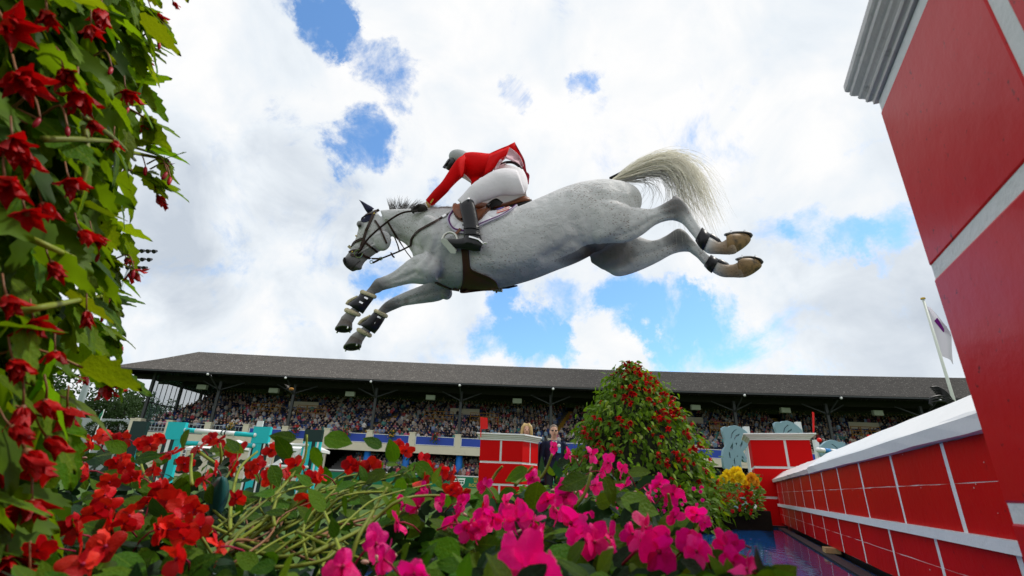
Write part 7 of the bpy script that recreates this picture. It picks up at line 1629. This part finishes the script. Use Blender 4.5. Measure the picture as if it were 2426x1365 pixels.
# ------------------------------------------------------------------ trees, wall and hedge beyond the left end of the stand
FARL = mat('far_tree_leaf', (.030, .062, .016), .7, var=.5, vscale=.9, trans=.2, transcol=(1.6, 1.6, .8)); BARK = mat('bark', (.05, .04, .03), .9, bump=.6, bscale=12)
def tree(label, px_, py_top, Y, rpx, n_=2600, cat='tree'):
    c = PY(px_, py_top, Y); r_ = rpx * Y / F; zc = c.z - r_ * .9; t_ = thing('broadleaf_tree', label, cat, (c.x, Y, ground_z(Y)), 'trees beyond the stand'); V = []; Fc = []
    lob = [(Vector((rp.uniform(-.6, .6), rp.uniform(-.6, .6), rp.uniform(-.5, .55))) * r_, r_ * rp.uniform(.38, .6)) for _ in range(16)]
    for i in range(n_):
        lc, lr = rp.choice(lob); d = Vector((rp.gauss(0, 1), rp.gauss(0, 1), rp.gauss(0, 1))).normalized(); p = Vector((c.x, Y, zc)) + lc + d * lr * rp.uniform(.75, 1.05); s_ = r_ * rp.uniform(.035, .07); M = frame(p, d + Vector((rp.gauss(0, .6), rp.gauss(0, .6), rp.gauss(0, .6) - .3)), Vector((rp.gauss(0, 1), rp.gauss(0, 1), 1))); b0 = len(V)
        V += [tuple(M @ (Vector(q) * s_)) for q in ((0, -1, 0), (.7, 0, .1), (0, 1.2, 0), (-.7, 0, .1))]; Fc.append((b0, b0 + 1, b0 + 2, b0 + 3))
    put('crown', mk(V, Fc, 'crown', FARL), t_)
    mb = MB(); mb.tube([(c.x, Y, 0), (c.x, Y, zc * .5), (c.x + .2, Y, zc)], [r_ * .09, r_ * .07, r_ * .03], 8)
    for lc, lr in lob[:7]: mb.tube([(c.x, Y, zc * .7), Vector((c.x, Y, zc)) + lc * .8], [r_ * .035, r_ * .012], 6)
    mb.build('trunk', BARK, t_)
tree('dense green tree left of the glazed stand end', 262, 905, 120, 70); tree('green tree behind the begonia leaves at far left', 150, 860, 125, 90); tree('green tree seen through the glazed stand end', 372, 925, 130, 52); tree('smaller green tree at the foot of the stand corner', 305, 935, 118, 36)
tree('green tree top far left beside the floodlight mast', 40, 900, 125, 80)
a = PY(60, 985, 95); b_ = PY(330, 998, 95); MB().bar((a.x - 20, 95, a.z / 2), (b_.x, 95, a.z / 2), .3, a.z).build('boundary_wall', mat('grey_wall', (.38, .42, .43), .8, var=.1, vscale=.4), label='pale grey boundary wall left of the grandstand', cat='wall')
for i, px_ in enumerate((232, 262, 285)):
    Y = 70; c = PY(px_, 998, Y); t_ = thing('round_shrub', ['clipped green shrub nearest the begonia before the grey wall', 'middle clipped green shrub before the grey wall', 'clipped green shrub before the grey wall nearest the stand'][i], 'shrub', (c.x, Y, ground_z(Y)), 'shrubs before the grey wall'); V = []; Fc = []
    for k in range(700):
        d = Vector((rp.gauss(0, 1), rp.gauss(0, 1), rp.gauss(0, 1))).normalized(); p = Vector((c.x, Y, c.z - .9)) + Vector((d.x * 1.1, d.y * 1.1, d.z * .9)) * rp.uniform(.8, 1.08); M = frame(p, d, Vector((rp.gauss(0, 1), rp.gauss(0, 1), 1))); b0 = len(V); V += [tuple(M @ (Vector(q) * .12)) for q in ((0, -1, 0), (.7, 0, .1), (0, 1.2, 0), (-.7, 0, .1))]; Fc.append((b0, b0 + 1, b0 + 2, b0 + 3))
    put('crown', mk(V, Fc, 'crown', FARL), t_); MB().tube([(c.x, Y, 0), (c.x, Y, c.z - .6)], .12, 6).build('trunk', BARK, t_)
# furled green flag on a short pole left of the stand
a = PY(233, 1005, 40); b_ = PY(247, 970, 40); t_ = thing('furled_flag', 'furled dark green flag on a leaning white pole left of the stand', 'flag', a); MB().tube([Vector((a.x, 40, 0)), b_], .04, 8).build('pole', WHITE, t_); MB().tube([b_.lerp(a, .05), b_.lerp(a, .4) + Vector((-.06, 0, 0)), b_.lerp(a, .9) + Vector((-.16, 0, 0))], [.03, .12, .05], 8).build('flag', GREENB, t_)
# a bee in flight
c = P(690, 922, 1.6); bee = thing('bee', 'small striped bee flying before the stand roof posts', 'bee', c); HONEY = mat('bee_amber', (.42, .20, .03), .6, var=.5, vscale=300)
MB().ball(c, (.009, .005, .005), 10, 6).build('abdomen', HONEY, bee, smooth=True); MB().ball(c + Vector((-.010, 0, .0015)), (.005, .0045, .0045), 8, 6).build('thorax', BLACK, bee, smooth=True); MB().ball(c + Vector((-.015, 0, .001)), .003, 8, 5).build('head', BLACK, bee)
WINGM = mat('bee_wing', (.7, .65, .55), .2); WINGM.node_tree.nodes['Principled BSDF'].inputs['Alpha'].default_value = .45
for s_ in (-1, 1): MB().add([c + Vector((-.008, s_ * .002, .004)), c + Vector((-.012, s_ * .006, .012)), c + Vector((-.022, s_ * .010, .014)), c + Vector((-.014, s_ * .004, .006))], [(0, 1, 2, 3)]).build('wing', WINGM, bee)
